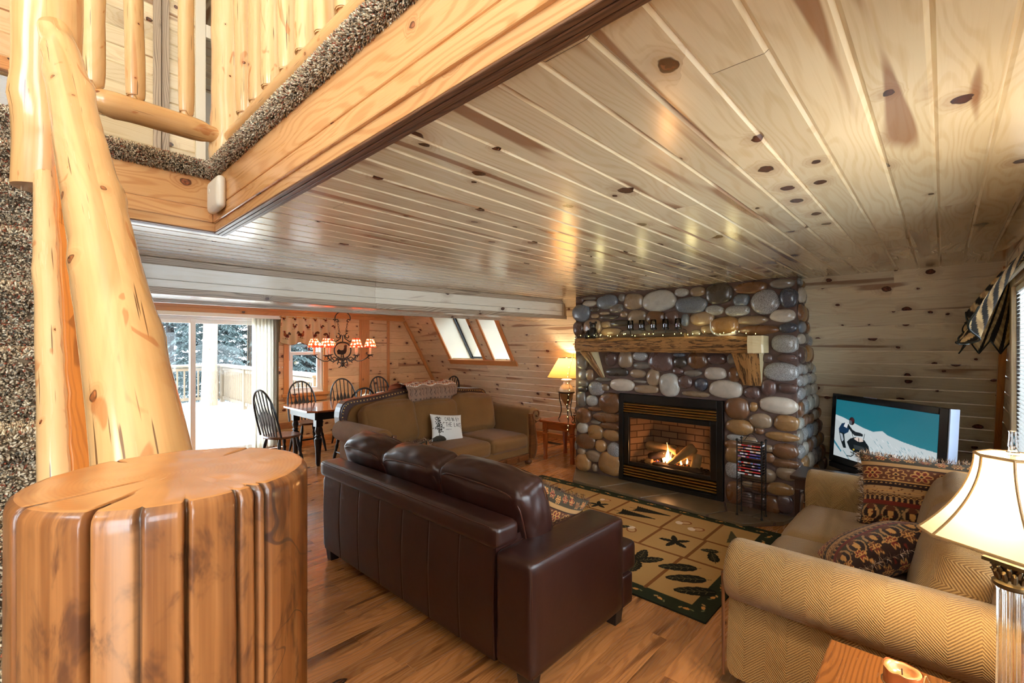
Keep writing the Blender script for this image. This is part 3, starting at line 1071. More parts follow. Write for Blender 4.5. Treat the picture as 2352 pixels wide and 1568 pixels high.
def tufts(m, samples, h=0.012, r=0.0022, seed=5):
    """samples: list of (point, normal); one small twisted yarn end per sample"""
    rr = random.Random(seed)
    acc = []
    t = 0
    for c, w in CARP:
        t += w; acc.append((t, c))
    for p, nrm in samples:
        q = rr.random() * t
        col = next(c for a, c in acc if q <= a)
        s = rr.uniform(0.75, 1.2)
        col = (col[0] * s, col[1] * s, col[2] * s, 1)
        a = Vector((rr.gauss(0, 1), rr.gauss(0, 1), rr.gauss(0, 1)))
        tip = (nrm + a * 0.42).normalized() * h * rr.uniform(0.7, 1.25)
        x = nrm.cross(Vector((0.3, 0.5, 0.8))).normalized(); y = nrm.cross(x)
        ph = rr.random() * 6.28
        R = r * rr.uniform(0.8, 1.3)
        base = [p + x * R * math.cos(ph + k * 2.094) + y * R * math.sin(ph + k * 2.094) for k in range(3)]
        mid = [b + tip * 0.6 + (b - p) * 0.25 + a * 0.0012 for b in base]
        m.add(base + mid + [p + tip], [(0, 1, 4, 3), (1, 2, 5, 4), (2, 0, 3, 5), (3, 4, 6), (4, 5, 6), (5, 3, 6)], None, col)


# staircase: rises toward the far wall, treads wrapped in carpet
def step_z(k): return 1.21 + 0.19 * k
def step_y(k): return 1.37 + 0.185 * k


mb = MB(); smp = []
rr = random.Random(2)
XL, XRr = -0.95, 0.045
for k in range(-6, 8):
    z1, z0 = step_z(k), step_z(k) - 0.19
    y0, y1 = step_y(k), step_y(k + 1)
    n = 5; R = 0.03
    prof = [(y0 + 0.015, z0 - 0.005), (y0 + 0.012, z1 - 2 * R)]
    for i in range(n + 1):
        a = -PI / 2 - PI * i / n
        prof.append((y0 + R + 0.0 + R * math.cos(a) - 0.012, z1 - R + R * math.sin(a)))
    prof += [(y1 + 0.02, z1)]
    uvs = []
    P = []; F = []
    for (yy, zz) in prof:
        P.append((XL, yy, zz)); P.append((XRr, yy, zz))
    for i in range(len(prof) - 1):
        F.append((2 * i, 2 * i + 1, 2 * i + 3, 2 * i + 2))
    mb.add(P, F, None, rgb(110, 94, 76))
    mb.add([(XRr, p[0], p[1]) for p in prof] + [(XRr, y1 + 0.02, z0 - 0.005)], [tuple(range(len(prof) + 1))], None, rgb(80, 64, 50))
    if k >= -4:
        dens = 1 / (0.0043 ** 2)
        for i in range(len(prof) - 1):
            a, b = Vector((0, *prof[i])), Vector((0, *prof[i + 1]))
            L = (b - a).length
            nn = Vector((1, 0, 0)).cross(b - a).normalized()
            if nn.y > 0.2 or nn.z < -0.9: nn = -nn
            cnt = int(L * 0.30 * dens)
            for _ in range(cnt):
                t = rr.random()
                smp.append((Vector((rr.uniform(XRr - 0.30, XRr), 0, 0)) + a.lerp(b, t), nn))
mb.box(XL, XRr, 0.24, 2.94, -0.0, 0.09, col=rgb(60, 48, 38))
tufts(mb, smp, seed=4)
o = mb.build('carpeted_staircase', m_carpet, smooth=2)
tag(o, 'steep staircase wrapped in speckled brown shag carpet beside the log railing', 'stairs')

# rolled carpet lip of the loft edge
mb = MB(); smp = []
RL = 0.04; zc = 2.568


def lip(p0, p1, out):
    p0, p1, out = Vector(p0), Vector(p1), Vector(out)
    L = (p1 - p0).length
    dirv = (p1 - p0).normalized()
    ring = []
    for i in range(11):
        a = -1.9 + (1.9 + PI / 2) * i / 10
        ring.append(out * (RL * math.cos(a)) + Vector((0, 0, zc + RL * math.sin(a))))
    ring.append(-out * 0.25 + Vector((0, 0, zc + RL)))
    P = []
    for e in (p0, p1):
        for q in ring:
            P.append(e + q)
    n = len(ring)
    mb.add(P, [(i, i + 1, n + i + 1, n + i) for i in range(n - 1)], None, rgb(70, 58, 46))
    for i in range(n - 1):
        a, b = ring[i], ring[i + 1]
        l = min((b - a).length, 0.12)
        nn = (b - a).cross(dirv).normalized()
        if nn.dot((a + b) / 2 - Vector((0, 0, zc)) + Vector((0, 0, 0.001))) < 0: nn = -nn
        cnt = int(l * L / (0.0040 ** 2))
        for _ in range(cnt):
            smp.append((p0 + dirv * rr.uniform(-0.02, L + 0.02) + a + (b - a).normalized() * rr.uniform(0, l), nn))


lip((XO, -0.1, 0), (XO, YO, 0), (-1, 0, 0))
lip((0.0, YO, 0), (XO, YO, 0), (0, -1, 0))
tufts(mb, smp, h=0.014, r=0.0023, seed=14)
o = mb.build('carpet_lip', m_carpet, smooth=2)
tag(o, 'speckled brown carpet rolled over the edge of the loft floor', 'carpet', kind='structure')

mb = MB()  # unseen slab added to keep sky light off the logs
mb.box(-2.4, 5.2, -1.6, YE + .2, 4.8, 4.9)
planks(mb, (0, 0, 4.8), (1, 0, 0), (0, 1, 0), (0, 0, -1), -2.4, 5.2, -1.6, YE, 0.13, seed=61)
struct(mb.build('ceiling_loft_added', m_ceil), 'pine ceiling above the loft', 'ceiling')

mb = MB()  # unseen walls added to darken the open loft
mb.box(-2.5, 5.3, YE + .02, YE + .14, 2.55, 4.85); mb.box(5.2, 5.3, -1.4, YE, 2.3, 4.85)
struct(mb.build('wall_loft_gable_added', m_ceil), 'pine gable wall of the loft', 'wall')

# loft walls seen through the balusters ----------------------------------------------
mb = MB()
planks(mb, (0, 4.22, 2.55), (1, 0, 0), (0, 0, 1), (0, -1, 0), 0.25, 0.64, 0, 2.2, 0.13, joint=None, seed=51)
planks(mb, (0, 4.22, 2.55), (1, 0, 0), (0, 0, 1), (0, -1, 0), 0.735, 0.90, 0, 2.2, 0.11, joint=None, seed=52)
mb.box(0.25, 0.9, 4.24, 4.3, 2.55, 4.75)
struct(mb.build('wall_loft', m_ceil), 'pale pine wall of the loft behind the balusters', 'wall')
strip('trim_13', m_greytrim, (0.64, 0.685, 4.185, 4.24, 2.55, 4.75), (0.69, 0.735, 4.2, 4.24, 2.55, 4.75))
strip('trim_14', m_whitew, (0.90, 0.965, 4.19, 4.24, 2.55, 4.75), (0.966, 2.6, 4.192, 4.24, 4.02, 4.12))
mb = MB()
mb.box(0.965, 3.2, 5.1, 5.14, 2.55, 4.3)
struct(mb.build('wall_loft_room', m_plaster), 'pale plaster wall of the loft room', 'wall')
mb = MB()
planks(mb, (0, 0, 4.02), (1, 0, 0), (0, 1, 0), (0, 0, -1), 0.9, 3.2, 4.22, 5.2, 0.12, seed=55)
struct(mb.build('ceiling_loft_room', m_ceil), 'pine ceiling of the loft room', 'ceiling')
mb = MB()
LW = (-0.72, -0.02, 2.68, 3.29)
planks(mb, (0, 4.2, 0), (1, 0, 0), (0, 0, 1), (0, -1, 0), -1.6, 0.25, 2.55, 4.75, 0.14, holes=[LW], seed=53)
for r in cut_rects((-1.6, 0.25, 2.55, 4.75), [LW]):
    mb.box(r[0], r[1], 4.22, 4.3, r[2], r[3])
struct(mb.build('wall_loft_stair', m_endw), 'honey pine wall at the top of the stairs', 'wall')
strip('trim_15', m_trim, (-0.02, 0.05, 4.17, 4.2, 2.6, 3.38), (-0.8, 0.05, 4.16, 4.2, 3.29, 3.37), (-0.8, 0.05, 4.15, 4.2, 2.62, 2.68))
mb = MB()
for k in range(22):
    mb.boxo((-0.37, 4.24, 2.70 + k * 0.027), (1, 0, 0), (0, 0.7, -0.7), (0, 0.7, 0.7), 0.345, 0.014, 0.0012)
struct(mb.build('window_4', m_white), 'white horizontal blinds in the window at the top of the stairs', 'window')
# ------------------------------------------------------------------ door, windows, outside
def frame_rect(m, axis, at, th, a0, a1, b0, b1, w):
    """rectangular frame in a plane (axis 'y': a=x b=z)"""
    if axis == 'y':
        m.box(a0, a0 + w, at - th, at + th, b0, b1); m.box(a1 - w, a1, at - th, at + th, b0, b1)
        m.box(a0 + w, a1 - w, at - th, at + th, b0, b0 + w); m.box(a0 + w, a1 - w, at - th, at + th, b1 - w, b1)


x0, x1, z0, z1 = DOOR
mb = MB()
frame_rect(mb, 'y', YE + 0.06, 0.06, x0, x1, 0.0, z1, 0.045)
d1 = struct(mb.build('door_1', m_white, bevel=0.003), 'white sliding glass door to the snowy deck', 'door')
mb = MB(); frame_rect(mb, 'y', YE + 0.035, 0.02, x0 + .045, 1.665, 0.03, z1 - .045, 0.065)
mb.build('sliding_panel', m_white, d1, bevel=0.003)
mb = MB(); frame_rect(mb, 'y', YE + 0.08, 0.02, 1.60, x1 - .045, 0.03, z1 - .045, 0.065)
mb.build('fixed_panel', m_white, d1, bevel=0.003)
for a, b, yy in ((x0 + .11, 1.60, YE + .035), (1.665, x1 - .11, YE + .08)):
    mb = MB(); mb.add([(a, yy, .095), (b, yy, .095), (b, yy, z1 - .11), (a, yy, z1 - .11)], [(0, 1, 2, 3)])
    mb.build('glass_pane', m_pane, d1)

# vertical blind drawn to one side
t = thing('vertical_blind', 'cream vertical blind drawn aside beside the sliding glass door', 'blind', (2.6, YE - 0.06, 2.04))
mb = MB(); mb.box(-2.05, 0.19, -0.03, 0.035, 0.0, 0.055); mb.build('headrail', m_white, t, bevel=0.004)
for k in range(15):
    mb = MB()
    xx = -0.22 + k * 0.026
    wv = 0.013 * math.sin(k * 2.1)
    mb.grid(lambda s, q: (xx + 0.012 * math.sin(s * PI) + wv * (1 - q) * 0.4, -0.046 + 0.085 * s + (0.012 if k % 2 else 0), -2.0 + 2.0 * q), 4, 2)
    mb.build('slat', m_blinds, t, smooth=True)
for k in range(2):
    mb = MB(); mb.tube([(-0.26 - k * .03, -0.02, 0), (-0.262 - k * .03, -0.02, -1.2), (-0.28 - k * .05, -0.02, -2.0)], 0.003, 6)
    mb.build('bead_chain', m_blinds, t)

# gable window
x0, x1, z0, z1 = WIN
mb = MB(); frame_rect(mb, 'y', YE + 0.07, 0.05, x0, x1, z0, z1, 0.035); mb.box(x0, x1, YE - .0, YE + .03, z0, z0 + .02)
w1 = struct(mb.build('window_1', m_white, bevel=0.003), 'white single hung window behind the dining table', 'window')
mb = MB(); frame_rect(mb, 'y', YE + 0.06, 0.018, x0 + .035, x1 - .035, z0 + .035, 1.52, 0.05); mb.build('lower_sash', m_white, w1, bevel=0.003)
mb = MB(); frame_rect(mb, 'y', YE + 0.10, 0.018, x0 + .035, x1 - .035, 1.49, z1 - .035, 0.035); mb.build('upper_sash', m_white, w1, bevel=0.003)
mb = MB(); mb.box(3.18, 3.25, YE + .035, YE + .045, 1.525, 1.535); mb.build('sash_lock', m_plasticdark, w1)
for b0, b1, yy in ((z0 + .08, 1.47, YE + .06), (1.52, z1 - .07, YE + .10)):
    mb = MB(); mb.add([(x0 + .07, yy, b0), (x1 - .07, yy, b0), (x1 - .07, yy, b1), (x0 + .07, yy, b1)], [(0, 1, 2, 3)])
    mb.build('glass_pane', m_pane, w1)

# skylights
DEP = 0.50
for idx, (ya, yb) in enumerate(((5.94, 6.83), (5.27, 5.655))):
    zb, zt = 1.38, 2.2
    mb = MB()
    for yy, sgn in ((ya, 1), (yb, -1)):
        for j in range(6):
            q0, q1 = zb + (zt - zb) * j / 6, zb + (zt - zb) * (j + 1) / 6
            P = [(xs(q0), yy, q0), (xs(q0) + DEP, yy, q0), (xs(q1) + DEP, yy, q1 - .002), (xs(q1), yy, q1 - .002)]
            f = (0, 1, 2, 3) if sgn < 0 else (3, 2, 1, 0)
            uo = RND.uniform(0, 50)
            mb.add(P, [f], [[(P[i][0] + uo, P[i][2] + uo) for i in f]], (RND.random(), RND.random(), 0, 1))
        mb.add([(xs(zb), yy + .012 * -sgn, zb), (xs(zb) + DEP, yy + .012 * -sgn, zb), (xs(zt) + DEP, yy + .012 * -sgn, zt), (xs(zt), yy + .012 * -sgn, zt)], [(0, 1, 2, 3)])
    for zz in (zb, zt):
        mb.box(xs(zz) - 0.0, xs(zz) + DEP + .05, ya - .02, yb + .02, zz - 0.02 if zz == zb else zz, zz if zz == zb else zz + .02)
    w = struct(mb.build('window_%d' % (idx + 2), m_whitew), ('larger' if idx == 0 else 'smaller') + ' skylight recess in the sloping wall', 'window')
    # sash: black gasket + white frame + pane lying in the slope plane
    def sp(y, z, out=0.0): return Vector((xs(z) + DEP, y, z)) - SN * out
    def bar(m, p, q, wd, th):
        dd = (q - p).normalized(); side = dd.cross(SN)
        m.boxo((p + q) / 2, dd, side, SN, (q - p).length / 2, wd, th)
    mb = MB()
    for p, q in ((sp(ya, zb), sp(ya, zt)), (sp(yb, zb), sp(yb, zt)), (sp(ya, zb), sp(yb, zb)), (sp(ya, zt), sp(yb, zt))):
        bar(mb, p, q, 0.014, 0.02)
    mb.build('gasket', m_gasket, w)
    mb = MB()
    mb.add([sp(ya, zb, .01), sp(yb, zb, .01), sp(yb, zt, .01), sp(ya, zt, .01)], [(0, 1, 2, 3)])
    mb.build('glass_pane', m_pane, w)
# casing around the skylights
def slope_strip(m, y0, y1, z0, z1, th=0.012):
    c = Vector((xs((z0 + z1) / 2), (y0 + y1) / 2, (z0 + z1) / 2)) + SN * th
    m.boxo(c, (0, 1, 0), SV, SN, abs(y1 - y0) / 2, abs(z1 - z0) / 2 * LS, th)


mb = MB()
slope_strip(mb, 6.83, 6.90, 1.30, 2.22); slope_strip(mb, 5.20, 5.27, 1.30, 2.22)
slope_strip(mb, 5.655, 5.70, 1.38, 2.22); slope_strip(mb, 5.895, 5.94, 1.38, 2.22)
slope_strip(mb, 5.16, 6.92, 1.29, 1.365); slope_strip(mb, 5.18, 6.92, 1.362, 1.384, 0.02)
struct(mb.build('trim_16', m_trim, bevel=0.003))

# window by the gold sofa with its mini blind
x0, x1, z0, z1 = WR
mb = MB(); frame_rect(mb, 'y', YR - 0.06, 0.05, x0, x1, z0, z1, 0.04); mb.box(3.94, 3.99, YR - .09, YR - .03, z0, z1)
w = struct(mb.build('window_5', m_white, bevel=0.003), 'white window behind the gold sofa', 'window')
mb = MB(); mb.add([(x0 + .04, YR - .07, z0 + .04), (x1 - .04, YR - .07, z0 + .04), (x1 - .04, YR - .07, z1 - .04), (x0 + .04, YR - .07, z1 - .04)], [(0, 1, 2, 3)])
mb.build('glass_pane', m_pane, w)
t = thing('mini_blind', 'white slatted mini blind in the window behind the crystal lamp', 'blind', (3.96, YR - .005, z0))
mb = MB()
for k in range(46):
    mb.boxo((0, 0, 0.03 + k * 0.027), (1, 0, 0), (0, 0.95, -0.31), (0, 0.31, 0.95), 0.71, 0.012, 0.0008)
mb.build('slats', m_white, t)
mb = MB(); mb.box(-.71, .71, -.014, .014, 1.255, 1.29); mb.build('headrail', m_white, t)
mb = MB()
for xx in (-.6, 0, .6): mb.tube([(xx, 0.0, 0.02), (xx, 0.0, 1.26)], 0.0012, 5)
mb.build('ladder_cords', m_white, t)

x0, x1, z0, z1 = WR2
mb = MB(); frame_rect(mb, 'y', YR - 0.06, 0.05, x0, x1, z0, z1, 0.04); mb.box(1.97, 2.03, YR - .09, YR - .03, z0, z1)  # added window, out of view, throws daylight into the room
w = struct(mb.build('window_6', m_white, bevel=0.003), 'white window over the oak end table', 'window')
mb = MB(); mb.add([(x0 + .04, YR - .07, z0 + .04), (x1 - .04, YR - .07, z0 + .04), (x1 - .04, YR - .07, z1 - .04), (x0 + .04, YR - .07, z1 - .04)], [(0, 1, 2, 3)])
mb.build('glass_pane', m_pane, w)

# ------------------------------------------------------------------ outside
mb = MB(); mb.box(-40, 45, YE + .14, 70, -0.75, -0.6); mb.box(6.8, 45, -30, YE + .14, -0.75, -0.6)
struct(mb.build('ground_snow', m_snow), 'snow covered ground around the cabin', 'ground')
mb = MB(); mb.box(-5, 4.35, YE + .14, 16.7, -0.2, -0.1)
struct(mb.build('deck_floor', m_deck), 'snow dusted deck outside the sliding door', 'deck')


def railing(name, label, p0, p1, nb):
    p0, p1 = Vector(p0), Vector(p1)
    t = thing(name, label, 'railing', p0)
    v = p1 - p0; L = v.length; d = v.normalized(); s = Vector((-d.y, d.x, 0))
    def B(nm, c, hl, hs, hz, mat=m_rail):
        m = MB(); m.boxo(c, d, s, (0, 0, 1), hl, hs, hz); m.build(nm, mat, t, bevel=0.004)
    B('cap_rail', d * L / 2 + Vector((0, 0, 1.12)), L / 2 + .08, 0.085, 0.022)
    B('snow_cap', d * L / 2 + Vector((0, 0, 1.16)), L / 2 + .08, 0.075, 0.018, m_snow)
    B('upper_rail', d * L / 2 + Vector((0, 0, 1.03)), L / 2, 0.02, 0.045)
    B('lower_rail', d * L / 2 + Vector((0, 0, 0.14)), L / 2, 0.02, 0.045)
    npst = max(2, int(L / 2.2))
    for k in range(npst + 1):
        B('post', d * (L * k / npst) + Vector((0, 0, 0.55)), 0.05, 0.05, 0.55)
    for k in range(nb):
        B('baluster', d * (L * (k + .5) / nb) + s * 0.03 + Vector((0, 0, 0.58)), 0.02, 0.02, 0.46)


railing('deck_railing', 'wooden deck railing along the far edge of the snowy deck', (-3.5, 16.4, -0.1), (4.2, 16.4, -0.1), 44)
railing('deck_railing', 'wooden deck railing along the window side of the snowy deck', (4.2, 16.3, -0.1), (3.95, 9.1, -0.1), 40)
mb = MB()
mb.tube([(0, 0, 0), (0.0, 0, 1.2), (0.03, 0, 2.4), (0.02, 0, 4.2)], [0.22, 0.19, 0.18, 0.16], 14, wob=0.1)
o = mb.build('porch_post', m_postlog, smooth=True); o.location = (3.68, 15.6, -0.1)
tag(o, 'thick pale log post standing on the snowy deck outside', 'post')


def conifer(i, x, y, h, low, rad, seed):
    rr = random.Random(seed)
    near = 'beside' if i % 2 else 'behind'
    t = thing('conifer_tree', TREE_LABELS[i % len(TREE_LABELS)], 'tree', (x, y, -0.62), 0, 'washed out conifers beyond the deck')
    m = MB(); m.tube([(0, 0, 0), (0.05, 0, h * .4), (0, 0, h)], [0.16, 0.12, 0.02], 8, wob=.1); m.build('trunk', m_bark, t, smooth=True)
    m = MB()
    n = 26
    for k in range(n):
        z = low + (h - low) * k / n
        R = rad * (1 - k / n) ** 0.8 + 0.15
        nb = 10
        for b in range(nb):
            a = 6.283 * (b + rr.random()) / nb
            l = R * rr.uniform(.7, 1.15); dr = rr.uniform(.15, .4) * l
            ca, sa = math.cos(a), math.sin(a)
            for q in range(9):
                f0 = 0.12 + .88 * q / 8
                for s_ in (-1, 1):
                    px_, py_ = ca * l * f0, sa * l * f0
                    zz = z - dr * f0 * f0 + rr.uniform(-.05, .05)
                    w = (0.30 * (1.08 - f0) + 0.07) * rr.uniform(.7, 1.2)
                    b0 = rr.uniform(.3, .7)
                    tx, ty = px_ + (-sa * s_ + ca * b0) * w, py_ + (ca * s_ + sa * b0) * w
                    h_ = .028
                    m.add([(px_ - ca * h_, py_ - sa * h_, zz + .02), (px_ + ca * h_ * 2, py_ + sa * h_ * 2, zz + .02), (tx + ca * .02, ty + sa * .02, zz - .07), (tx, ty, zz - .10)], [(0, 1, 2, 3)])
    m.build('foliage', m_needles if i % 3 else m_needles2, t)


TREE_LABELS = ['washed out conifer among the trees beyond the deck']
spots = []
rq = random.Random(44)
for row in range(5):
    for k in range(6):
        y = 19.2 + row * 2.7
        x = 1.6 + k * 2.75 + (row % 2) * 1.35 + row * .9
        spots.append((x + rq.uniform(-.15, .15), y + rq.uniform(-.15, .15)))
spots += [(10.2, 6.8), (10.4, 9.6), (9.8, 12.4), (12.9, 8.0), (13.0, 10.9), (12.4, 14.0), (15.4, 9.4), (15.4, 12.4)]
for i, (x, y) in enumerate(spots):
    conifer(i, x, y, 8 + (i * 37 % 5), 0.35 + 0.12 * (i % 4), 1.12 + .06 * (i % 3), 100 + i)
# ------------------------------------------------------------------ log newel stump close to the camera
def stump_mat():
    M = Mat('old_varnished_log_side')
    u, v, _ = M.sep(M.uv())          # u height, v arc length
    ca = M.sepc(M.attr('Col'))
    g = M.noise(M.comb(M.mul(u, 1.0), M.mul(v, 26.0)), 2.0, 3, 0.6)
    broad = M.noise(M.comb(M.mul(u, 0.4), M.mul(v, 9.0)), 1.4, 2, 0.5)
    col = M.ramp(M.add(M.mul(g, 0.58), M.mul(broad, 0.42)), [(0.28, rgb(84, 46, 26)), (0.42, rgb(132, 80, 42)), (0.56, rgb(172, 114, 66)), (0.72, rgb(200, 150, 100))])
    fg = M.noise(M.comb(M.mul(u, 2.5), M.mul(v, 190.0)), 1.5, 2, 0.6)
    col = M.mix(M.mul(M.step(fg, .45, .75), .35), col, rgb(110, 62, 32))
    # dark weather stains under the varnish
    st = M.noise(M.comb(M.mul(u, 9.0), M.mul(v, 20.0)), 1.5, 4, 0.65, 0.6)
    col = M.mix(M.mul(M.step(st, 0.48, 0.66), 0.8), col, rgb(84, 50, 36))
    fine = M.noise(M.comb(M.mul(u, 20), M.mul(v, 30)), 1.3, 2)
    trk = M.noise(M.comb(M.mul(u, 6.0), M.mul(v, 7.0)), 1.0, 2, 0.4, 1.2)
    ln = M.step(M.math('ABSOLUTE', M.sub(trk, 0.5)), 0.006, 0.002)
    ln = M.mul(ln, M.step(M.noise(M.uv(), 3.0, 1), 0.48, 0.56))
    col = M.mix(M.mul(ln, 0.8), col, rgb(60, 40, 44))
    col = M.mix(M.mul(ca[0], 0.92), col, rgb(44, 20, 10))  # shade inside the cracks painted in dark brown
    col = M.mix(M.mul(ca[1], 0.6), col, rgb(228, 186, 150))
    nb = M.bump(M.add(g, M.mul(broad, .5)), 0.25, 0.003)
    return M.bsdf(col, 0.3, nb, coat=0.45, coat_rough=0.12)


def endgrain_mat():
    M = Mat('varnished_end_grain')
    o = M.obj()
    x, y, _ = M.sep(o)
    wob = M.noise(o, 7, 2)
    rr_ = M.math('SQRT', M.add(M.mul(M.add(x, 0.02), M.add(x, 0.02)), M.mul(y, y)))
    ring = M.math('SINE', M.mul(M.add(rr_, M.mul(wob, 0.02)), 1500.0))
    col = M.mix(M.mul(M.mul(M.step(ring, -0.6, 1.0), M.noise(o, 30, 2)), 0.6), rgb(208, 146, 90), rgb(192, 128, 76))
    col = M.mix(M.mul(M.step(M.noise(o, 9, 3), .4, .75), .35), col, rgb(176, 108, 62))
    ca = M.sepc(M.attr('Col'))
    col = M.mix(M.mul(ca[0], 0.9), col, rgb(70, 34, 16))
    nb = M.bump(M.noise(o, 60, 3), 0.03, 0.001)
    return M.bsdf(col, 0.24, nb, coat=0.5, coat_rough=0.1)


R0, TOP = 0.130, 1.463
cracks = [(-161, .016, 1.0, .75), (-129.5, .022, 1.0, .45), (-98.2, .014, .5, .1), (-71.5, .014, 1.0, .12), (-79.5, .009, .8, 0), (-67, .008, .5, .05), (-113, .006, .9, 0), (40, .015, 1, .4), (110, .012, 1, .2)]
NA = 420
mb = MB()


def crk(a, h):
    """crack depth and darkness at angle a (deg), h metres below the top"""
    d = 0.0; k = 0.0
    for ca, dep, ln, _ in cracks:
        if h > ln: continue
        ca2 = ca + 1.1 * vn(h * 5 + ca) * (1 if h > 0.02 else h * 50)
        w = 0.9 * (1.0 - 0.5 * (h / ln)) + 0.35
        e = abs((a - ca2 + 180) % 360 - 180) / w
        if e < 1.6:
            f = math.exp(-e * e * 2.2)
            d = max(d, dep * f); k = max(k, f)
    return d, k


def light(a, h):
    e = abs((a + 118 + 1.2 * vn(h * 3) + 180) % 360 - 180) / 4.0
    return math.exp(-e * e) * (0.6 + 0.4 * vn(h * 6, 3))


P = []; Cc = []; UV = []
rows = []
hs = [0.0008, 0.003, 0.007, 0.012, 0.02, 0.035] + [0.05 + 0.02 * i for i in range(30)] + [0.8, 1.1, TOP]
for h in hs:
    row = []
    for i in range(NA):
        a = -180 + 360 * i / NA
        ar = math.radians(a)
        d, k = crk(a, h)
        rb = R0 * (1 + 0.012 * vn(math.cos(ar) * 2, math.sin(ar) * 2, h * 1.5) + 0.006 * vn(math.cos(ar) * 9, math.sin(ar) * 9, h * 1.2)) + (0.004 if h > 1 else 0)
        if h < 0.012:
            t = h / 0.012
            rb -= 0.010 * (1 - math.sqrt(max(0, 1 - (1 - t) ** 2)))
        rad = rb - d
        row.append(len(P)); P.append((rad * math.cos(ar), rad * math.sin(ar), TOP - h))
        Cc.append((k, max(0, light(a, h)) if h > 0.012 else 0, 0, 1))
    rows.append(row)
STROW = [P[i] for i in rows[0]]
F = []; UVs = []
for r in range(len(rows) - 1):
    for i in range(NA):
        j = (i + 1) % NA
        F.append((rows[r][i], rows[r + 1][i], rows[r + 1][j], rows[r][j]))
        va, vb = R0 * 2 * PI * i / NA, R0 * 2 * PI * (i + 1) / NA
        UVs.append([(hs[r], va), (hs[r + 1], va), (hs[r + 1], vb), (hs[r], vb)])
mb.add(P, F, UVs, Cc)
ST = thing('log_newel_post', 'huge varnished log newel with a flat cut top filling the lower left', 'newel post', (0.116, 0.614, 0.0))
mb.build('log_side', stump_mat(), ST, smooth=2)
# top with radial checks
mb = MB(); P = []; Cc = []; F = []
NR = 46
for j in range(NR + 1):
    rr_ = (R0 - 0.0095) * j / NR
    for i in range(NA):
        a = -180 + 360 * i / NA; ar = math.radians(a)
        k = 0.0
        for ca, dep, ln, reach in cracks:
            if reach <= 0: continue
            inr = R0 * (1 - reach)
            if rr_ < inr: continue
            bend = 6 * (1 - rr_ / R0) * math.sin(ca)
            e = abs((a - ca - bend + 180) % 360 - 180) * math.radians(1) * rr_ / 0.0022
            if e < 2: k = max(k, math.exp(-e * e * 1.6) * min(1, (rr_ - inr) / 0.02 + .15))
        q0 = STROW[i]; fj = j / NR
        P.append((q0[0] * fj, q0[1] * fj, (TOP if j < NR else q0[2]) - (0.004 * k if j < NR else 0) + (0.0008 * vn(rr_ * 30 * math.cos(ar), rr_ * 30 * math.sin(ar)) if j < NR else 0)))
        Cc.append((k, 0, 0, 1))
for j in range(NR):
    for i in range(NA):
        i2 = (i + 1) % NA
        F.append((j * NA + i, j * NA + i2, (j + 1) * NA + i2, (j + 1) * NA + i) if j else (j * NA + i, (j + 1) * NA + i2, (j + 1) * NA + i))
for i in range(NA):   # sew the rounded lip to the top
    pass
mb.add(P, [f[::-1] if False else f for f in F], None, Cc)
mb.build('cut_top', endgrain_mat(), ST, smooth=2)


# ------------------------------------------------------------------ railings of peeled logs
def log(name, label, cat, pts, rad, mat, n=20, wob=0.07, seed=1.0, group=None, parent=None, sub=14, flat_ends=True, knobs=0):
    # resample the path smoothly
    pts = [Vector(p) for p in pts]; m = len(pts)
    P = []; Rr = []
    L = sum((pts[i + 1] - pts[i]).length for i in range(m - 1))
    for i in range(m - 1):
        for k in range(sub):
            t = k / sub
            p0, p1, p2, p3 = pts[max(i - 1, 0)], pts[i], pts[i + 1], pts[min(i + 2, m - 1)]
            q = 0.5 * ((2 * p1) + (p2 - p0) * t + (2 * p0 - 5 * p1 + 4 * p2 - p3) * t * t + (3 * p1 - p0 - 3 * p2 + p3) * t ** 3)
            P.append(q); Rr.append(rad[i] * (1 - t) + rad[i + 1] * t)
    P.append(pts[-1]); Rr.append(rad[-1])
    org = pts[0].copy()
    rr = random.Random(int(seed * 977))
    bumps = [(rr.random() * L, rr.uniform(-PI, PI), rr.uniform(.06, .16)) for _ in range(knobs)]
    mb = MB()
    mb.tube([p - org for p in P], Rr, n, True, wob=wob, seed=seed)
    if bumps:
        nn = n; acc = 0.0
        for i in range(len(P)):
            if i: acc += (P[i] - P[i - 1]).length
            for k in range(nn):
                a = 2 * PI * k / nn - PI
                f = sum(h * math.exp(-((acc - b) / 0.045) ** 2 - (((a - c + PI) % (2 * PI) - PI) / 0.5) ** 2) for b, c, h in bumps)
                if f > 0.002:
                    q = Vector(mb.v[i * nn + k]); ctr = P[i] - org
                    mb.v[i * nn + k] = tuple(ctr + (q - ctr) * (1 + f))
    o = mb.build(name, mat, parent, smooth=True, angle=50)
    if parent is None:
        o.location = org
        tag(o, label, cat, group)
    else:
        o.location = org
    return o


# sloping handrail from the stump up to the hanging post
log('log_handrail', 'thick honey log handrail sloping down from the hanging post to the newel', 'handrail',
    [(0.065, 2.14, 2.655), (0.085, 1.93, 2.43), (0.10, 1.62, 2.11), (0.118, 1.30, 1.79), (0.128, 0.98, 1.475), (0.13, 0.74, 1.23)],
    [0.040, 0.049, 0.054, 0.058, 0.0635, 0.066], m_log, n=36, wob=0.05, seed=3.3, knobs=26)
# lower stringer rail
log('lower_log_rail', 'slimmer pale log rail below the handrail along the stairs', 'rail',
    [(0.045, 2.08, 2.14), (0.047, 1.80, 1.86), (0.050, 1.50, 1.55), (0.053, 1.20, 1.24), (0.056, 0.90, 0.93)],
    [0.030, 0.034, 0.036, 0.038, 0.040], m_loglight, n=22, wob=0.08, seed=8.1, knobs=8)
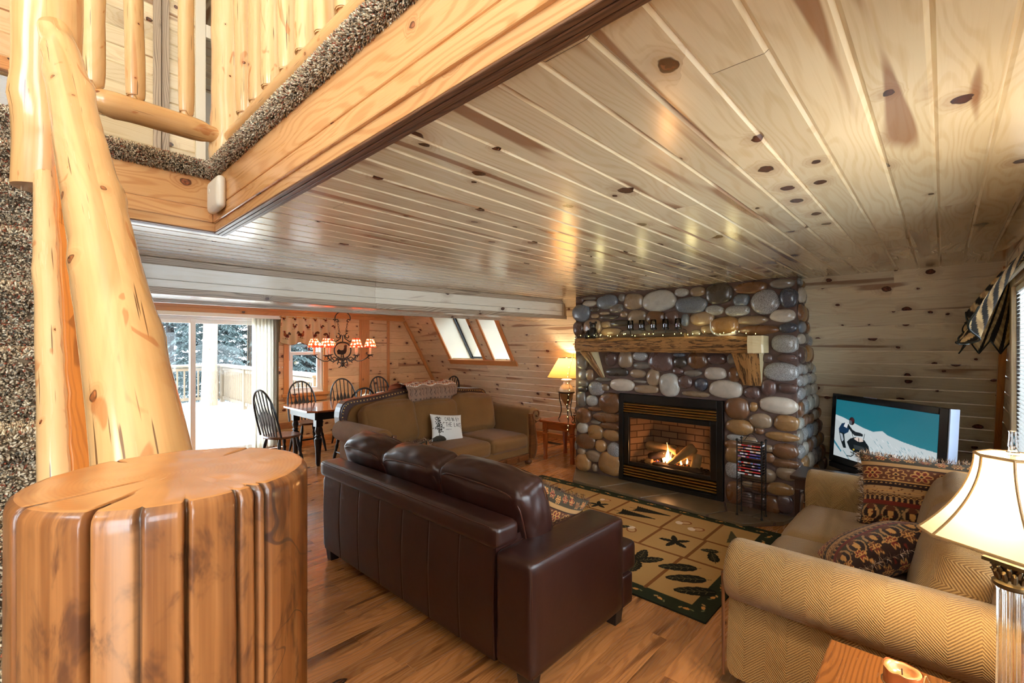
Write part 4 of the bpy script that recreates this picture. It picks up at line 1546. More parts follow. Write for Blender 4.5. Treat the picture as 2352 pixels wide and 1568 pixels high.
# split slab between them
mb = MB()
nseg = 60
P = []
prof = []
for i in range(nseg + 1):
    t = i / nseg
    yy = 2.10 - 1.35 * t; zz = 2.27 - 1.39 * t
    w = 0.045 + 0.012 * math.sin(t * 9) + 0.010 * vn(t * 16, 4.0)
    e = 0.014 * vn(t * 22, 9.0) + 0.010 * vn(t * 60, 1.0)
    th = 0.020
    d = Vector((0, -1.35, -1.39)).normalized(); up = Vector((0, 1.39, -1.35)).normalized() * -1
    c = Vector((0.078, yy, zz))
    for s, q in ((-1, -1), (-1, 1), (1, 1), (1, -1)):
        P.append(c + up * (w * s + (e if s < 0 else 0)) + Vector((th * q + 0.006 * vn(t * 40, s * 3.0), 0, 0)))
F = []; UV = []
for i in range(nseg):
    for k in range(4):
        k2 = (k + 1) % 4
        F.append((i * 4 + k, i * 4 + k2, i * 4 + 4 + k2, i * 4 + 4 + k))
        UV.append([(i * .032, k * .06), (i * .032, k * .06 + .06), (i * .032 + .032, k * .06 + .06), (i * .032 + .032, k * .06)])
F.append((3, 2, 1, 0)); UV.append([(0, 0)] * 4); F.append(tuple(nseg * 4 + k for k in range(4))); UV.append([(0, 0)] * 4)
mb.add(P, F, UV)
o = mb.build('split_log_slab', m_logdark, smooth=True, angle=60, bevel=0.004)
tag(o, 'rough split amber log slab wedged between the handrail and the lower rail', 'log slab')

# hanging post at the top of the flight
o = log('hanging_log_post', 'gnarled honey log post hanging below the loft edge above the stairs', 'post',
        [(0.048, 2.185, 2.125), (0.050, 2.18, 2.6), (0.055, 2.185, 3.1), (0.06, 2.19, 3.8)], [0.083, 0.085, 0.088, 0.088], m_log, n=40, wob=0.06, seed=15.7, knobs=8)

# loft guard: corner post, lower log rails, balusters
log('loft_corner_post', 'stout pale log post at the inside corner of the loft guard', 'post', [(0.80, 2.99, 2.56), (0.802, 2.99, 3.2), (0.80, 2.995, 4.6)], [0.088, 0.086, 0.082], m_loglight, n=36, wob=0.06, seed=2.2, knobs=14)
log('lower_guard_rail', 'tapered honey log rail low along the loft edge above the stairs', 'rail', [(-0.05, 2.965, 2.775), (0.2, 2.965, 2.785), (0.30, 2.965, 2.788), (0.62, 2.967, 2.786), (0.70, 2.97, 2.785), (0.79, 2.975, 2.785)],
    [0.036, 0.042, 0.060, 0.058, 0.044, 0.040], m_log, n=28, wob=0.04, seed=6.4, knobs=4)
log('side_guard_rail', 'log rail low along the long edge of the loft beside the carpet lip', 'rail', [(0.80, 2.93, 2.775), (0.795, 2.2, 2.765), (0.79, 1.3, 2.745), (0.79, 0.4, 2.74)],
    [0.042, 0.048, 0.046, 0.045], m_log, n=24, wob=0.05, seed=4.4, knobs=5)


def baluster(x, y, z, r, seed, label, h=1.6, neck=True):
    pts = [(x, y, z), (x, y, z + 0.05), (x, y, z + 0.075), (x + .004, y, z + 0.12), (x + 0.006 * math.sin(seed), y + .005, z + h * .5), (x, y, z + h)]
    log('log_baluster', label, 'baluster', pts, [r * .62, r * .62, r * .75, r * 1.0, r * 1.02, r * .95], m_loglight, n=18, wob=0.10, seed=seed, group='log balusters of the loft guard', sub=7, knobs=6)


for i, (x, r, lab) in enumerate(((0.22, .045, 'thick log baluster right behind the hanging post'), (0.377, .040, 'log baluster standing on the low guard rail beside the loft wall boards'), (0.59, .036, 'log baluster standing on the low guard rail by the white door trim'))):
    baluster(x, 2.967, 2.80, r, 3.1 + i * 1.7, lab)
order = ['first', 'second', 'third', 'fourth', 'fifth', 'sixth', 'seventh', 'eighth']
for i, y in enumerate((2.70, 2.516, 2.324, 2.12, 1.934, 1.758, 1.577, 1.425)):
    baluster(0.795, y, 2.775 - 0.03 * (2.7 - y) / 1.3, 0.040 if i % 2 else 0.044, 11.3 + i * 2.3, order[i] + ' log baluster from the corner post above the carpet lip')

# detector on the fascia
t = thing('carbon_monoxide_alarm', 'off white alarm with ribbed edge mounted on the fascia corner', 'alarm', (XO, 2.79, 2.40))
mb = MB(); cushion(mb, 0.044, 0.20, 0.165, r=0.02, bulge=0.008, n=10, M=T(-0.022, 0, 0)); mb.build('case', m_detector, t, smooth=2)
mb = MB()
for k in range(16):
    mb.box(-0.046, -0.010, -0.034, -0.026, -0.066 + k * 0.0088, -0.0615 + k * 0.0088)
mb.build('vent_ribs', m_detector, t)
mb = MB()
mb.lathe([(0.013, 0), (0.013, 0.003), (0.010, 0.004)], 16)
mb.xf(T(-0.0475, 0.03, 0.02) @ RY(-PI / 2)); mb.build('test_button', m_detector, t)

# ------------------------------------------------------------------ river stone fireplace
FX, FY0, FY1 = 4.87, 0.985, 3.455
STONES = "3.386,2.195,0.115,0.074,p;3.242,2.210,0.185,0.038,g;3.242,2.147,0.193,0.073,l;2.988,2.151,0.284,0.162,b;2.783,2.186,0.085,0.083,g;2.631,2.132,0.234,0.183,t;2.317,2.118,0.383,0.226,L;2.061,2.190,0.150,0.086,s;1.886,2.184,0.156,0.097,t;1.672,2.146,0.259,0.207,d;1.375,2.179,0.292,0.110,r;1.102,2.194,0.200,0.085,g;3.361,2.032,0.260,0.207,b;3.166,2.066,0.146,0.058,d;2.857,2.062,0.180,0.099,g;3.161,1.987,0.107,0.058,t;3.023,2.015,0.137,0.040,t;2.960,1.964,0.254,0.057,d;2.757,1.988,0.099,0.069,t;2.585,1.951,0.221,0.145,t;2.364,1.931,0.219,0.150,r;2.171,1.928,0.151,0.136,p;2.023,1.889,0.082,0.125,b;1.960,2.049,0.329,0.168,b;1.716,1.979,0.177,0.099,s;1.495,1.962,0.226,0.102,s;1.458,2.067,0.146,0.115,b;1.246,2.033,0.237,0.225,S;1.048,2.058,0.142,0.172,n;1.840,1.899,0.241,0.139,t;3.407,1.835,0.155,0.187,p;3.198,1.854,0.258,0.186,t;3.002,1.876,0.129,0.077,t;2.806,1.885,0.267,0.075,d;2.925,1.781,0.275,0.101,t;2.616,1.755,0.319,0.089,g;1.618,1.814,0.266,0.176,o;1.783,1.782,0.136,0.087,t;1.360,1.863,0.269,0.085,t;1.096,1.894,0.206,0.116,l;1.304,1.764,0.344,0.088,r;1.053,1.778,0.142,0.089,n;2.224,1.744,0.344,0.081,g;1.904,1.748,0.105,0.070,g;2.420,1.821,0.121,0.075,g;1.082,1.632,0.211,0.163,s;1.112,1.366,0.276,0.171,S;1.228,1.496,0.093,0.080,p;1.064,1.499,0.163,0.077,p;3.353,1.408,0.165,0.179,g;3.335,1.251,0.139,0.127,g;3.235,1.251,0.104,0.129,t;3.335,1.137,0.152,0.074,g;3.343,1.067,0.153,0.074,d;2.932,1.454,0.152,0.164,p;2.735,1.452,0.180,0.180,t;2.549,1.494,0.177,0.095,s;2.528,1.389,0.203,0.076,g;2.301,1.441,0.289,0.223,p;2.089,1.514,0.129,0.039,b;2.079,1.434,0.144,0.117,d;1.890,1.459,0.200,0.166,r;1.692,1.477,0.184,0.111,p;1.550,1.479,0.086,0.100,g;2.850,1.301,0.304,0.099,d;2.578,1.292,0.189,0.099,t;2.386,1.258,0.156,0.184,t;2.101,1.338,0.120,0.069,p;1.935,1.323,0.185,0.071,g;1.708,1.331,0.207,0.123,l;1.523,1.325,0.117,0.141,r;3.042,1.204,0.212,0.053,g;3.140,1.086,0.212,0.165,S;3.011,1.108,0.113,0.085,t;2.783,1.151,0.306,0.142,l;2.553,1.203,0.167,0.042,g;2.471,1.118,0.297,0.094,t;2.199,1.184,0.219,0.247,L;2.023,1.226,0.159,0.143,p;1.852,1.208,0.134,0.131,n;1.607,1.173,0.313,0.176,l;1.360,1.154,0.146,0.117,p;1.213,1.212,0.128,0.146,p;1.053,1.215,0.163,0.095,p;1.912,1.104,0.289,0.062,t;3.361,0.939,0.140,0.180,g;3.203,0.930,0.167,0.129,s;2.941,0.921,0.300,0.242,r;3.328,0.731,0.215,0.193,r;2.995,0.745,0.385,0.117,r;3.161,0.830,0.207,0.058,r;3.149,0.666,0.134,0.045,g;2.948,0.643,0.265,0.081,r;3.343,0.571,0.165,0.127,L;3.154,0.546,0.213,0.170,o;2.925,0.531,0.230,0.130,o;3.290,0.409,0.281,0.185,r;3.077,0.384,0.154,0.139,o;2.886,0.356,0.181,0.179,S;3.361,0.272,0.114,0.085,t;3.186,0.242,0.208,0.135,t;3.335,0.135,0.223,0.210,o;3.161,0.097,0.073,0.093,t;2.941,0.187,0.311,0.262,o;1.497,0.990,0.217,0.206,r;1.348,1.018,0.074,0.088,o;1.133,1.050,0.312,0.156,l;1.476,0.806,0.254,0.151,o;1.282,0.890,0.189,0.140,t;1.067,0.890,0.197,0.142,o;1.512,0.697,0.164,0.058,s;1.296,0.791,0.081,0.065,r;1.105,0.760,0.275,0.085,o;1.547,0.623,0.149,0.091,r;1.393,0.678,0.165,0.081,t;1.531,0.525,0.149,0.163,o;1.078,0.629,0.205,0.139,r;1.078,0.513,0.218,0.077,r;1.531,0.368,0.149,0.157,S;1.304,0.370,0.292,0.136,t;1.057,0.417,0.190,0.116,t;1.515,0.147,0.171,0.216,r;1.119,0.265,0.228,0.116,o;1.289,0.245,0.146,0.095,r;1.275,0.104,0.130,0.144,p;1.078,0.135,0.137,0.171,p;1.400,0.254,0.105,0.065,t;1.186,0.106,0.141,0.165,r;1.405,0.098,0.135,0.180,p;1.348,0.539,0.148,0.113,r;1.203,0.547,0.085,0.095,r;1.304,0.642,0.161,0.080,t;1.217,0.631,0.085,0.063,t"
SCOL = {'g': (rgb(126, 118, 108), 0), 'b': (rgb(104, 112, 122), .25), 'l': (rgb(192, 180, 164), .05), 'L': (rgb(178, 172, 160), .1), 't': (rgb(150, 126, 100), 0), 'o': (rgb(164, 122, 76), 0),
        'r': (rgb(122, 82, 54), 0), 'p': (rgb(96, 72, 66), 0), 'd': (rgb(72, 64, 58), 0), 's': (rgb(168, 164, 156), .55), 'S': (rgb(150, 146, 142), .8), 'n': (rgb(58, 62, 78), .2)}


def stone(m, c, ax, bx, nx, a, b, dep, col, seed, n=22, rows=8):
    """half pebble bulging along nx"""
    c, ax, bx, nx = Vector(c), Vector(ax), Vector(bx), Vector(nx)
    rr = random.Random(seed)
    ex = rr.uniform(2.1, 2.9)
    rot = rr.uniform(-.16, .16)
    ca, sa = math.cos(rot), math.sin(rot)
    P = []
    for j in range(rows + 1):
        f = math.sin(PI / 2 * (j / rows)) if j < rows else 1.0
        zt = math.cos(PI / 2 * (j / rows))
        for i in range(n):
            t = 2 * PI * i / n
            cx_, sx_ = math.cos(t), math.sin(t)
            k = (abs(cx_) ** ex + abs(sx_) ** ex) ** (-1 / ex)
            k *= 1 + 0.09 * vn(cx_ * 1.2 + seed, sx_ * 1.2 + seed * .7)
            u, v = a * f * k * cx_, b * f * k * sx_
            u, v = u * ca - v * sa * a / max(a, b), v * ca + u * sa * b / max(a, b)
            dz = dep * (zt ** 0.75) * (1 + 0.10 * vn(u * 14 + seed, v * 14)) if j < rows else -0.02
            P.append(c + ax * u + bx * v + nx * dz)
            if j == 0: break
    F = []
    idx = lambda j, i: 0 if j == 0 else 1 + (j - 1) * n + (i % n)
    flip = ax.cross(bx).dot(nx) < 0
    for j in range(rows):
        for i in range(n):
            f = (0, idx(1, i), idx(1, i + 1)) if j == 0 else (idx(j, i), idx(j + 1, i), idx(j + 1, i + 1), idx(j, i + 1))
            F.append(f[::-1] if flip else f)
    m.add(P, F, None, col)


FP = thing('stone_fireplace', 'floor to ceiling river stone fireplace with log mantel and flagstone hearth', 'fireplace', (FX, 2.22, 0))
off = Vector((-FX, -2.22, 0))
mbs = MB()
rr = random.Random(77)
for i, s in enumerate(STONES.split(';')):
    q = s.split(','); y, z, w, h = map(float, q[:4]); (col, al) = SCOL[q[4]]
    v = rr.uniform(.85, 1.15)
    col = (col[0] * v, col[1] * v, col[2] * v, al)
    dep = min(.075, .022 + .30 * min(w, h) * .5)
    stone(mbs, (FX - .004, y, z), (0, 1, 0), (0, 0, 1), (-1, 0, 0), w / 2 * 1.05, h / 2 * 1.07, dep, col, i + 1.0)
# the two return sides
keys = 'gbltorpsSL'
for side, yy, nrm in ((0, FY0, (0, -1, 0)), (1, FY1, (0, 1, 0))):
    z = 0.05
    while z < 2.18:
        h = rr.uniform(.09, .19); h = min(h, 2.235 - z)
        x = FX + rr.uniform(-.02, .05)
        lim = xs(z + h) + 0.02
        while x < lim:
            w = rr.uniform(.13, .30)
            if x + w > lim + .08: w = lim - x + .05
            if w > .04:
                col, al = SCOL[rr.choice(keys)]
                v = rr.uniform(.85, 1.2)
                stone(mbs, (x + w / 2, yy - nrm[1] * .004, z + h / 2 + rr.uniform(-.012, .012)), (1, 0, 0), (0, 0, 1), nrm, w / 2 * .97, h / 2 * .98, min(.07, .02 + .32 * min(w, h) * .5), (col[0] * v, col[1] * v, col[2] * v, al), 300 + z * 37 + x * 11, n=16, rows=6)
            x += w
        z += h
mbs.xf(Matrix.Translation(off))
mbs.build('stonework', m_stone, FP, smooth=2)
mb = MB()
def wedge(y0, y1, z0, z1, xf):
    mb.prism([(xf, z0), (xf, z1), (xs(z1) - .012, z1), (xs(z0) - .012, z0)], 'y', y0, y1)
wedge(2.815, FY1, 0.0, CZ - .002, FX); wedge(FY0, 1.621, 0.0, CZ - .002, FX); wedge(1.621, 2.815, 1.055, CZ - .002, FX); wedge(1.621, 2.815, 0.0, 1.055, 5.34)
mb.box(FX, 5.34, 1.621, 2.815, 0.0, 0.03)
mb.xf(Matrix.Translation(off)); mb.build('mortar_core', m_mortar, FP)

# flagstone hearth
mb = MB()
mb.prism([(4.86, 3.46), (4.43, 3.19), (4.365, 1.30), (4.65, 1.05), (4.86, 1.0)], 'z', 0.0, 0.026)
mb.xf(Matrix.Translation(off)); mb.build('hearth_bed', m_mortar, FP)
mb = MB()
for poly in ([(4.855, 3.455), (4.425, 3.175), (4.412, 2.80), (4.855, 2.62)], [(4.855, 2.605), (4.412, 2.785), (4.396, 2.30), (4.855, 2.06)], [(4.855, 2.045), (4.396, 2.285), (4.372, 1.62), (4.60, 1.52), (4.855, 1.62)],
             [(4.855, 1.605), (4.605, 1.505), (4.60, 1.30), (4.855, 1.24)], [(4.592, 1.50), (4.372, 1.605), (4.36, 1.30), (4.59, 1.10)], [(4.855, 1.225), (4.605, 1.285), (4.602, 1.085), (4.66, 1.04), (4.855, 0.99)]):
    c = sum((Vector(p) for p in poly), Vector((0, 0))) / len(poly)
    mb.prism([tuple(c + (Vector(p) - c) * .985) for p in poly], 'z', 0.004, 0.034 + rr.uniform(-.002, .003))
mb.xf(Matrix.Translation(off)); mb.build('hearth', m_flag, FP, bevel=0.005)

# mantel log, rough bark face and one freshly peeled end
def rough_beam(m, x0, x1, y0, y1, z0, z1, ny, amp, seed, nose=0.03):
    prof = []
    n = 9
    prof.append((x1, z0)); prof.append((x0 + nose, z0))
    for i in range(n + 1):
        t = i / n
        prof.append((x0 + nose * (abs(2 * t - 1) ** 2.2), z0 + (z1 - z0) * t))
    prof.append((x0 + nose, z1)); prof.append((x1, z1))
    m2 = len(prof); P = []; UVp = []
    for j in range(ny + 1):
        y = y0 + (y1 - y0) * j / ny
        for k, (x, z) in enumerate(prof):
            e = 0 if k in (0, m2 - 1) else amp * (vn(y * 9 + seed, z * 40, k) + .5 * vn(y * 30, z * 90, seed))
            ez = amp * .5 * vn(y * 5 + seed, 7 + k * .1) if 0 < k < m2 - 1 else 0
            P.append((x + e, y, z + ez))
    F = []; UV = []
    s = [0]
    for k in range(1, m2): s.append(s[-1] + math.hypot(prof[k][0] - prof[k - 1][0], prof[k][1] - prof[k - 1][1]))
    for j in range(ny):
        ya, yb = y0 + (y1 - y0) * j / ny, y0 + (y1 - y0) * (j + 1) / ny
        for k in range(m2 - 1):
            F.append((j * m2 + k, (j + 1) * m2 + k, (j + 1) * m2 + k + 1, j * m2 + k + 1))
            UV.append([(ya + seed, s[k]), (yb + seed, s[k]), (yb + seed, s[k + 1]), (ya + seed, s[k + 1])])
    F.append(tuple(range(m2))); UV.append([(p[0] + seed, p[1]) for p in prof])
    F.append(tuple(ny * m2 + k for k in range(m2 - 1, -1, -1))); UV.append([(p[0] + seed, p[1]) for p in prof[::-1]])
    m.add(P, F, UV, (RND.random(), .8, 0, 1))


mb = MB(); rough_beam(mb, 4.665, 4.862, 1.345, 3.33, 1.542, 1.708, 110, 0.006, 5.0)
mb.xf(Matrix.Translation(off)); mt = mb.build('mantel', m_rusticlog, FP, smooth=True, angle=50)
mb = MB()
# chiselled facets where the bark was cut away
yy = [1.215, 1.23, 1.30, 1.345, 1.37]
for a, b, xa, xb in ((0, 1, 4.690, 4.678), (1, 2, 4.678, 4.664), (2, 3, 4.664, 4.660)):
    P = [(xa, yy[a], 1.545), (xb, yy[b], 1.543), (4.862, yy[b], 1.543), (4.862, yy[a], 1.545), (xa, yy[a], 1.706), (xb, yy[b], 1.708), (4.862, yy[b], 1.708), (4.862, yy[a], 1.706),
         (xa - .012, yy[a], 1.62), (xb - .014, yy[b], 1.63)]
    mb.add(P, [(0, 3, 2, 1), (4, 5, 6, 7), (0, 8, 4, 7, 3), (1, 2, 6, 5, 9), (0, 1, 9, 8), (8, 9, 5, 4)], [[(P[i][1] + 9, P[i][2]) for i in f] for f in ((0, 3, 2, 1), (4, 5, 6, 7), (0, 8, 4, 7, 3), (1, 2, 6, 5, 9), (0, 1, 9, 8), (8, 9, 5, 4))], (.9, .1, 0, 1))
mb.xf(Matrix.Translation(off)); o = mb.build('peeled_end', m_peeled, mt); o['label'] = 'pale peeled end of the mantel log'

for nm, top, bot in (('left', (3.275, 3.115), (3.075, 3.02)), ('right', (1.50, 1.255), (1.45, 1.275))):
    mb = MB()
    n = 14
    P = []
    for j in range(n + 1):
        t = j / n
        ya = top[0] + (bot[0] - top[0]) * t; yb = top[1] + (bot[1] - top[1]) * t
        z = 1.541 - .315 * t; xf = 4.695 + .16 * t
        for k in range(6):
            s = k / 5
            P.append((xf - .022 * math.sin(s * PI) + .004 * vn(t * 9, s * 8, top[0]), ya + (yb - ya) * s, z))
        P.append((4.868, yb, z)); P.append((4.868, ya, z))
    F = []; UV = []
    for j in range(n):
        for k in range(8):
            k2 = (k + 1) % 8
            F.append((j * 8 + k, (j + 1) * 8 + k, (j + 1) * 8 + k2, j * 8 + k2))
            UV.append([(j * .025 + top[0] * 7, k * .03), (j * .025 + .025 + top[0] * 7, k * .03), (j * .025 + .025 + top[0] * 7, k * .03 + .03), (j * .025 + top[0] * 7, k * .03 + .03)])
    F.append(tuple(range(8))); UV.append([(0, 0)] * 8)
    F.append(tuple(n * 8 + k for k in range(7, -1, -1))); UV.append([(0, 0)] * 8)
    mi = [0] * len(F)
    mb.add(P, F, UV, (.6, .8, 0, 1))
    for i, f in enumerate(F):
        ks = set(q % 8 for q in f)
        if ks <= {5, 6, 7, 0} : mb.mi[i] = 1
    mb.xf(Matrix.Translation(off)); mb.build('mantel_bracket', [m_rusticlog, m_peeled], FP, smooth=True, angle=35)

# ---------------- gas insert
IN = thing('gas_fireplace_insert', 'black gas fire insert with brass louvres and burning logs in the stone fireplace', 'fireplace insert', (4.83, 2.218, 0.033))
mb = MB()
W2, HH = .592, 1.018
for a0, a1, b0, b1 in ((-W2, -W2 + .06, 0, HH), (W2 - .06, W2, 0, HH), (-W2 + .06, W2 - .06, HH - .085, HH), (-W2 + .06, W2 - .06, 0, .05)):
    mb.box(0, 0.05, a0, a1, b0, b1)
mb.box(.035, .06, -W2 + .05, W2 - .05, .04, .20); mb.box(.035, .06, -W2 + .05, W2 - .05, .79, HH - .08)
mb.build('surround', m_blackmetal, IN, bevel=0.004)
mb = MB()
for a0, a1, b0, b1 in ((-.532, -.465, .195, .80), (.465, .532, .195, .80), (-.465, .465, .745, .80), (-.465, .465, .195, .232)):
    mb.box(.008, .05, a0, a1, b0, b1)
mb.build('door_frame', m_blackmetal, IN, bevel=0.006)
for k in range(4):
    for zz in (.905 - k * .0285, .172 - k * .031):
        mb = MB(); mb.boxo((.012, 0, zz), (0, 1, 0), (.9, 0, .43), (-.43, 0, .9), .53, .013, .006)
        mb.build('louvre_slat', m_brass, IN, bevel=0.004)
mb = MB(); mb.add([(.03, -.47, .225), (.03, .47, .225), (.03, .47, .75), (.03, -.47, .75)], [(3, 2, 1, 0)]); mb.build('glass_pane', m_fireglass, IN)
mb = MB()
for P in ([(.05, .47, .2), (.36, .33, .2), (.36, .33, .76), (.05, .47, .76)], [(.36, .33, .2), (.36, -.33, .2), (.36, -.33, .76), (.36, .33, .76)], [(.36, -.33, .2), (.05, -.47, .2), (.05, -.47, .76), (.36, -.33, .76)]):
    l = math.hypot(P[1][0] - P[0][0], P[1][1] - P[0][1])
    mb.add(P, [(0, 1, 2, 3)], [[(0, 0), (l, 0), (l, .56), (0, .56)]])
mb.build('brick_liner', m_brick, IN)
mb = MB(); mb.box(.05, .37, -.47, .47, .17, .21); mb.box(.05, .37, -.47, .47, .752, .77); mb.build('firebox_floor', m_char, IN)
mb = MB()
for k in range(150):
    x, y = rr.uniform(.08, .3), rr.uniform(-.36, .38)
    r = rr.uniform(.008, .02)
    mb.lathe([(0.001, -r * .6), (r, -r * .1), (r * .8, r * .5), (.001, r * .7)], 6, (x, y, .215 + rr.uniform(0, .03)), caps=False)
o = mb.build('ember_bed', m_char, IN); o['kind'] = 'stuff'
mb = MB()
for k in range(34):
    x, y = rr.uniform(.10, .24), rr.uniform(-.26, .24)
    r = rr.uniform(.005, .011)
    mb.lathe([(0.001, -r * .6), (r, 0), (.001, r * .7)], 6, (x, y, .238 + rr.uniform(0, .012)), caps=False)
o = mb.build('glowing_embers', m_ember, IN); o['kind'] = 'stuff'
def gaslog(pts, rad, mat, seed, lab):
    m = MB(); P = []; Rr = []
    for i in range(13):
        t = i / 12
        P.append(Vector(pts[0]).lerp(Vector(pts[1]), t)); Rr.append((rad[0] * (1 - t) + rad[1] * t) * (.7 if i in (0, 12) else 1))
    m.tube(P, Rr, 12, True, wob=.35, seed=seed)
    o = m.build('gas_log', mat, IN, smooth=True, angle=50); o['label'] = lab
gaslog(((.25, .36, .40), (.24, -.02, .385)), (.05, .065), m_fireclay, 1.0, 'pale split log at the back')
gaslog(((.13, .28, .30), (.22, .02, .36)), (.035, .045), m_char, 2.0, 'charred log crossing on the left')
gaslog(((.11, .03, .25), (.24, -.22, .46)), (.035, .065), m_fireclay, 3.0, 'pale log leaning up to the right')
gaslog(((.14, -.25, .24), (.20, -.27, .40)), (.05, .045), m_fireclay, 4.0, 'short upright log on the right')
gaslog(((.10, .30, .25), (.10, .21, .25)), (.03, .03), m_fireclay, 5.0, 'small pale log chunk in front')
gaslog(((.09, .20, .235), (.10, -.34, .235)), (.028, .034), m_char, 6.0, 'charred front log')
def flame(x, y, z, h, w, mat, seed):
    m = MB(); P = []; Rr = []
    for i in range(10):
        t = i / 9
        P.append((x + .01 * math.sin(t * 5 + seed), y + .5 * w * math.sin(t * 4 + seed) * t, z + h * t))
        Rr.append(max(.0012, w * (math.sin(PI * min(1, t * 1.15 + .12)) ** .9) * (1 - .72 * t)))
    m.tube(P, Rr, 10, True, wob=.2, seed=seed)
    m.build('flame', mat, IN, smooth=2)
for a in ((.17, .065, .25, .23, .030), (.16, .10, .25, .11, .014), (.18, .03, .25, .12, .015), (.19, .13, .27, .07, .012), (.15, -.10, .26, .07, .014), (.17, -.16, .28, .075, .013), (.18, -.21, .27, .05, .010)):
    flame(*a, m_flame, a[1] * 50)
for a in ((.12, .17, .235, .03, .014), (.12, .135, .235, .035, .012), (.12, .02, .235, .04, .012), (.13, -.03, .235, .03, .012), (.11, -.13, .235, .025, .012), (.11, -.18, .235, .025, .012)):
    flame(*a, m_flameblue, a[1] * 50)

# ---------------- things on the mantel
MZ = 1.709
t = thing('bear_figurine', 'small dark seated bear figurine at the left end of the mantel', 'figurine', (4.765, 3.125, MZ), 0.15)
mb = MB()
mb.lathe([(.055, 0), (.068, .02), (.062, .06), (.048, .10), (.036, .125), (.02, .135)], 18, (0, 0, 0))
mb.tube([(-.03, .045, .09), (-.06, .055, .05), (-.065, .05, .01)], [.018, .019, .021], 10); mb.tube([(-.03, -.045, .09), (-.06, -.055, .05), (-.065, -.05, .01)], [.018, .019, .021], 10)
mb.tube([(-.02, .05, .03), (-.07, .06, .02), (-.085, .06, .03)], [.03, .026, .022], 10); mb.tube([(-.02, -.05, .03), (-.07, -.06, .02), (-.085, -.06, .03)], [.03, .026, .022], 10)
mb.build('body', m_figure, t, smooth=2)
mb = MB()
cushion(mb, .075, .08, .072, r=.035, bulge=0, n=8, M=T(-.01, 0, .155)); mb.tube([(-.035, 0, .148), (-.065, 0, .142)], [.022, .015], 10)
mb.build('head', m_figure, t, smooth=2)
for s in (-1, 1):
    mb = MB(); cushion(mb, .02, .03, .03, r=.01, bulge=0, n=5, M=T(0, s * .036, .19)); mb.build('ear', m_figure, t, smooth=2)

t = thing('candle_holder', 'dark log candle holder with five glass cups on the mantel', 'candle holder', (4.755, 2.355, MZ))
mb = MB()
rough_beam(mb, -.05, .05, -.385, .385, .0, .04, 30, .003, 2.0, .012); mb.build('log_tray', wood('dark_weathered_tray', rgb(96, 76, 56), rgb(58, 44, 32), ringf=80, kd=.1, rough=.5, coat=0), t, smooth=True, angle=40)
for i in range(5):
    y = .258 - .1395 * i
    mb = MB(); mb.tube([(0, y, .035), (0, y, .08)], .006, 8); c = mb.build('stem', m_iron, t, smooth=True)
    mb = MB(); mb.lathe([(.008, .078), (.038, .082), (.040, .092), (.036, .104), (.030, .104), (.028, .09)], 20, (0, y, 0)); c = mb.build('cup_base', m_iron, t, smooth=True)
    mb = MB(); mb.lathe([(.030, .100), (.032, .13), (.032, .195), (.0295, .195), (.0295, .13), (.027, .104)], 20, (0, y, 0), caps=False); mb.build('glass_cup', m_cup, t, smooth=2)
for s in (-1, 1):
    mb = MB(); mb.tube([(0, s * (.375 + .04 * math.sin(a) - .02), .05 + .032 * math.cos(a) * (1 - a / 9)) for a in [k * .45 for k in range(11)]], .004, 8)
    mb.build('scroll_end', m_iron, t, smooth=True)

t = thing('deer_antler', 'small pale curved antler resting on the mantel near the peeled end', 'antler', (4.73, 1.585, MZ))
mb = MB()
mb.tube([(0, .125, .150), (0, .125, .10), (0, .118, .06), (0, .095, .03), (0, .05, .012), (0, 0, .008), (0, -.06, .014), (0, -.115, .030)], [.003, .006, .008, .010, .011, .012, .014, .018], 12, wob=.2, seed=2)
mb.tube([(0, -.10, .028), (0.0, -.118, .055)], [.014, .006], 8); mb.tube([(0, -.07, .016), (0, -.09, .042)], [.010, .004], 8)
mb.build('antler', m_antler, t, smooth=True)

# fairy lights: along the mantel and hanging down the left edge
t = thing('fairy_lights', 'string of warm fairy lights along the mantel and down the left stone edge', 'string lights', (4.72, 2.3, MZ))
W = []
rr = random.Random(9)
for i in range(64):
    y = 1.30 + (3.28 - 1.30) * i / 63
    W.append(Vector((4.685 + .03 * math.sin(i * 1.3) + .02 * rr.random(), y, MZ + .010 + .018 * abs(math.sin(i * 1.9)) * (1.6 if i % 7 == 0 else 1))))
side = [(4.72, 3.345, 1.70), (4.76, 3.40, 1.60), (4.80, 3.44, 1.50), (4.795, 3.485, 1.36), (4.80, 3.515, 1.22), (4.79, 3.50, 1.08), (4.80, 3.51, .95), (4.80, 3.535, .82), (4.80, 3.52, .62), (4.80, 3.53, .45)]
W += [Vector(p) for p in side]
base = Vector((4.72, 2.3, MZ))
mb = MB(); mb.tube([p - base for p in W], .0018, 5); mb.build('wire', m_wire, t)
bp = []
for i in range(0, 64, 2): bp.append(W[i] + Vector((-.008, rr.uniform(-.02, .02), rr.uniform(0, .012))))
for i in range(len(side) - 1):
    a, b = Vector(side[i]), Vector(side[i + 1])
    for k in range(2): bp.append(a.lerp(b, k / 2 + .1) + Vector((-.012, rr.uniform(-.015, .02), rr.uniform(-.02, .02))))
for p in bp:
    mb = MB(); mb.lathe([(.0008, -.005), (.0034, 0), (.0008, .005)], 6, p - base, caps=False); mb.build('bulb', m_fairy, t)

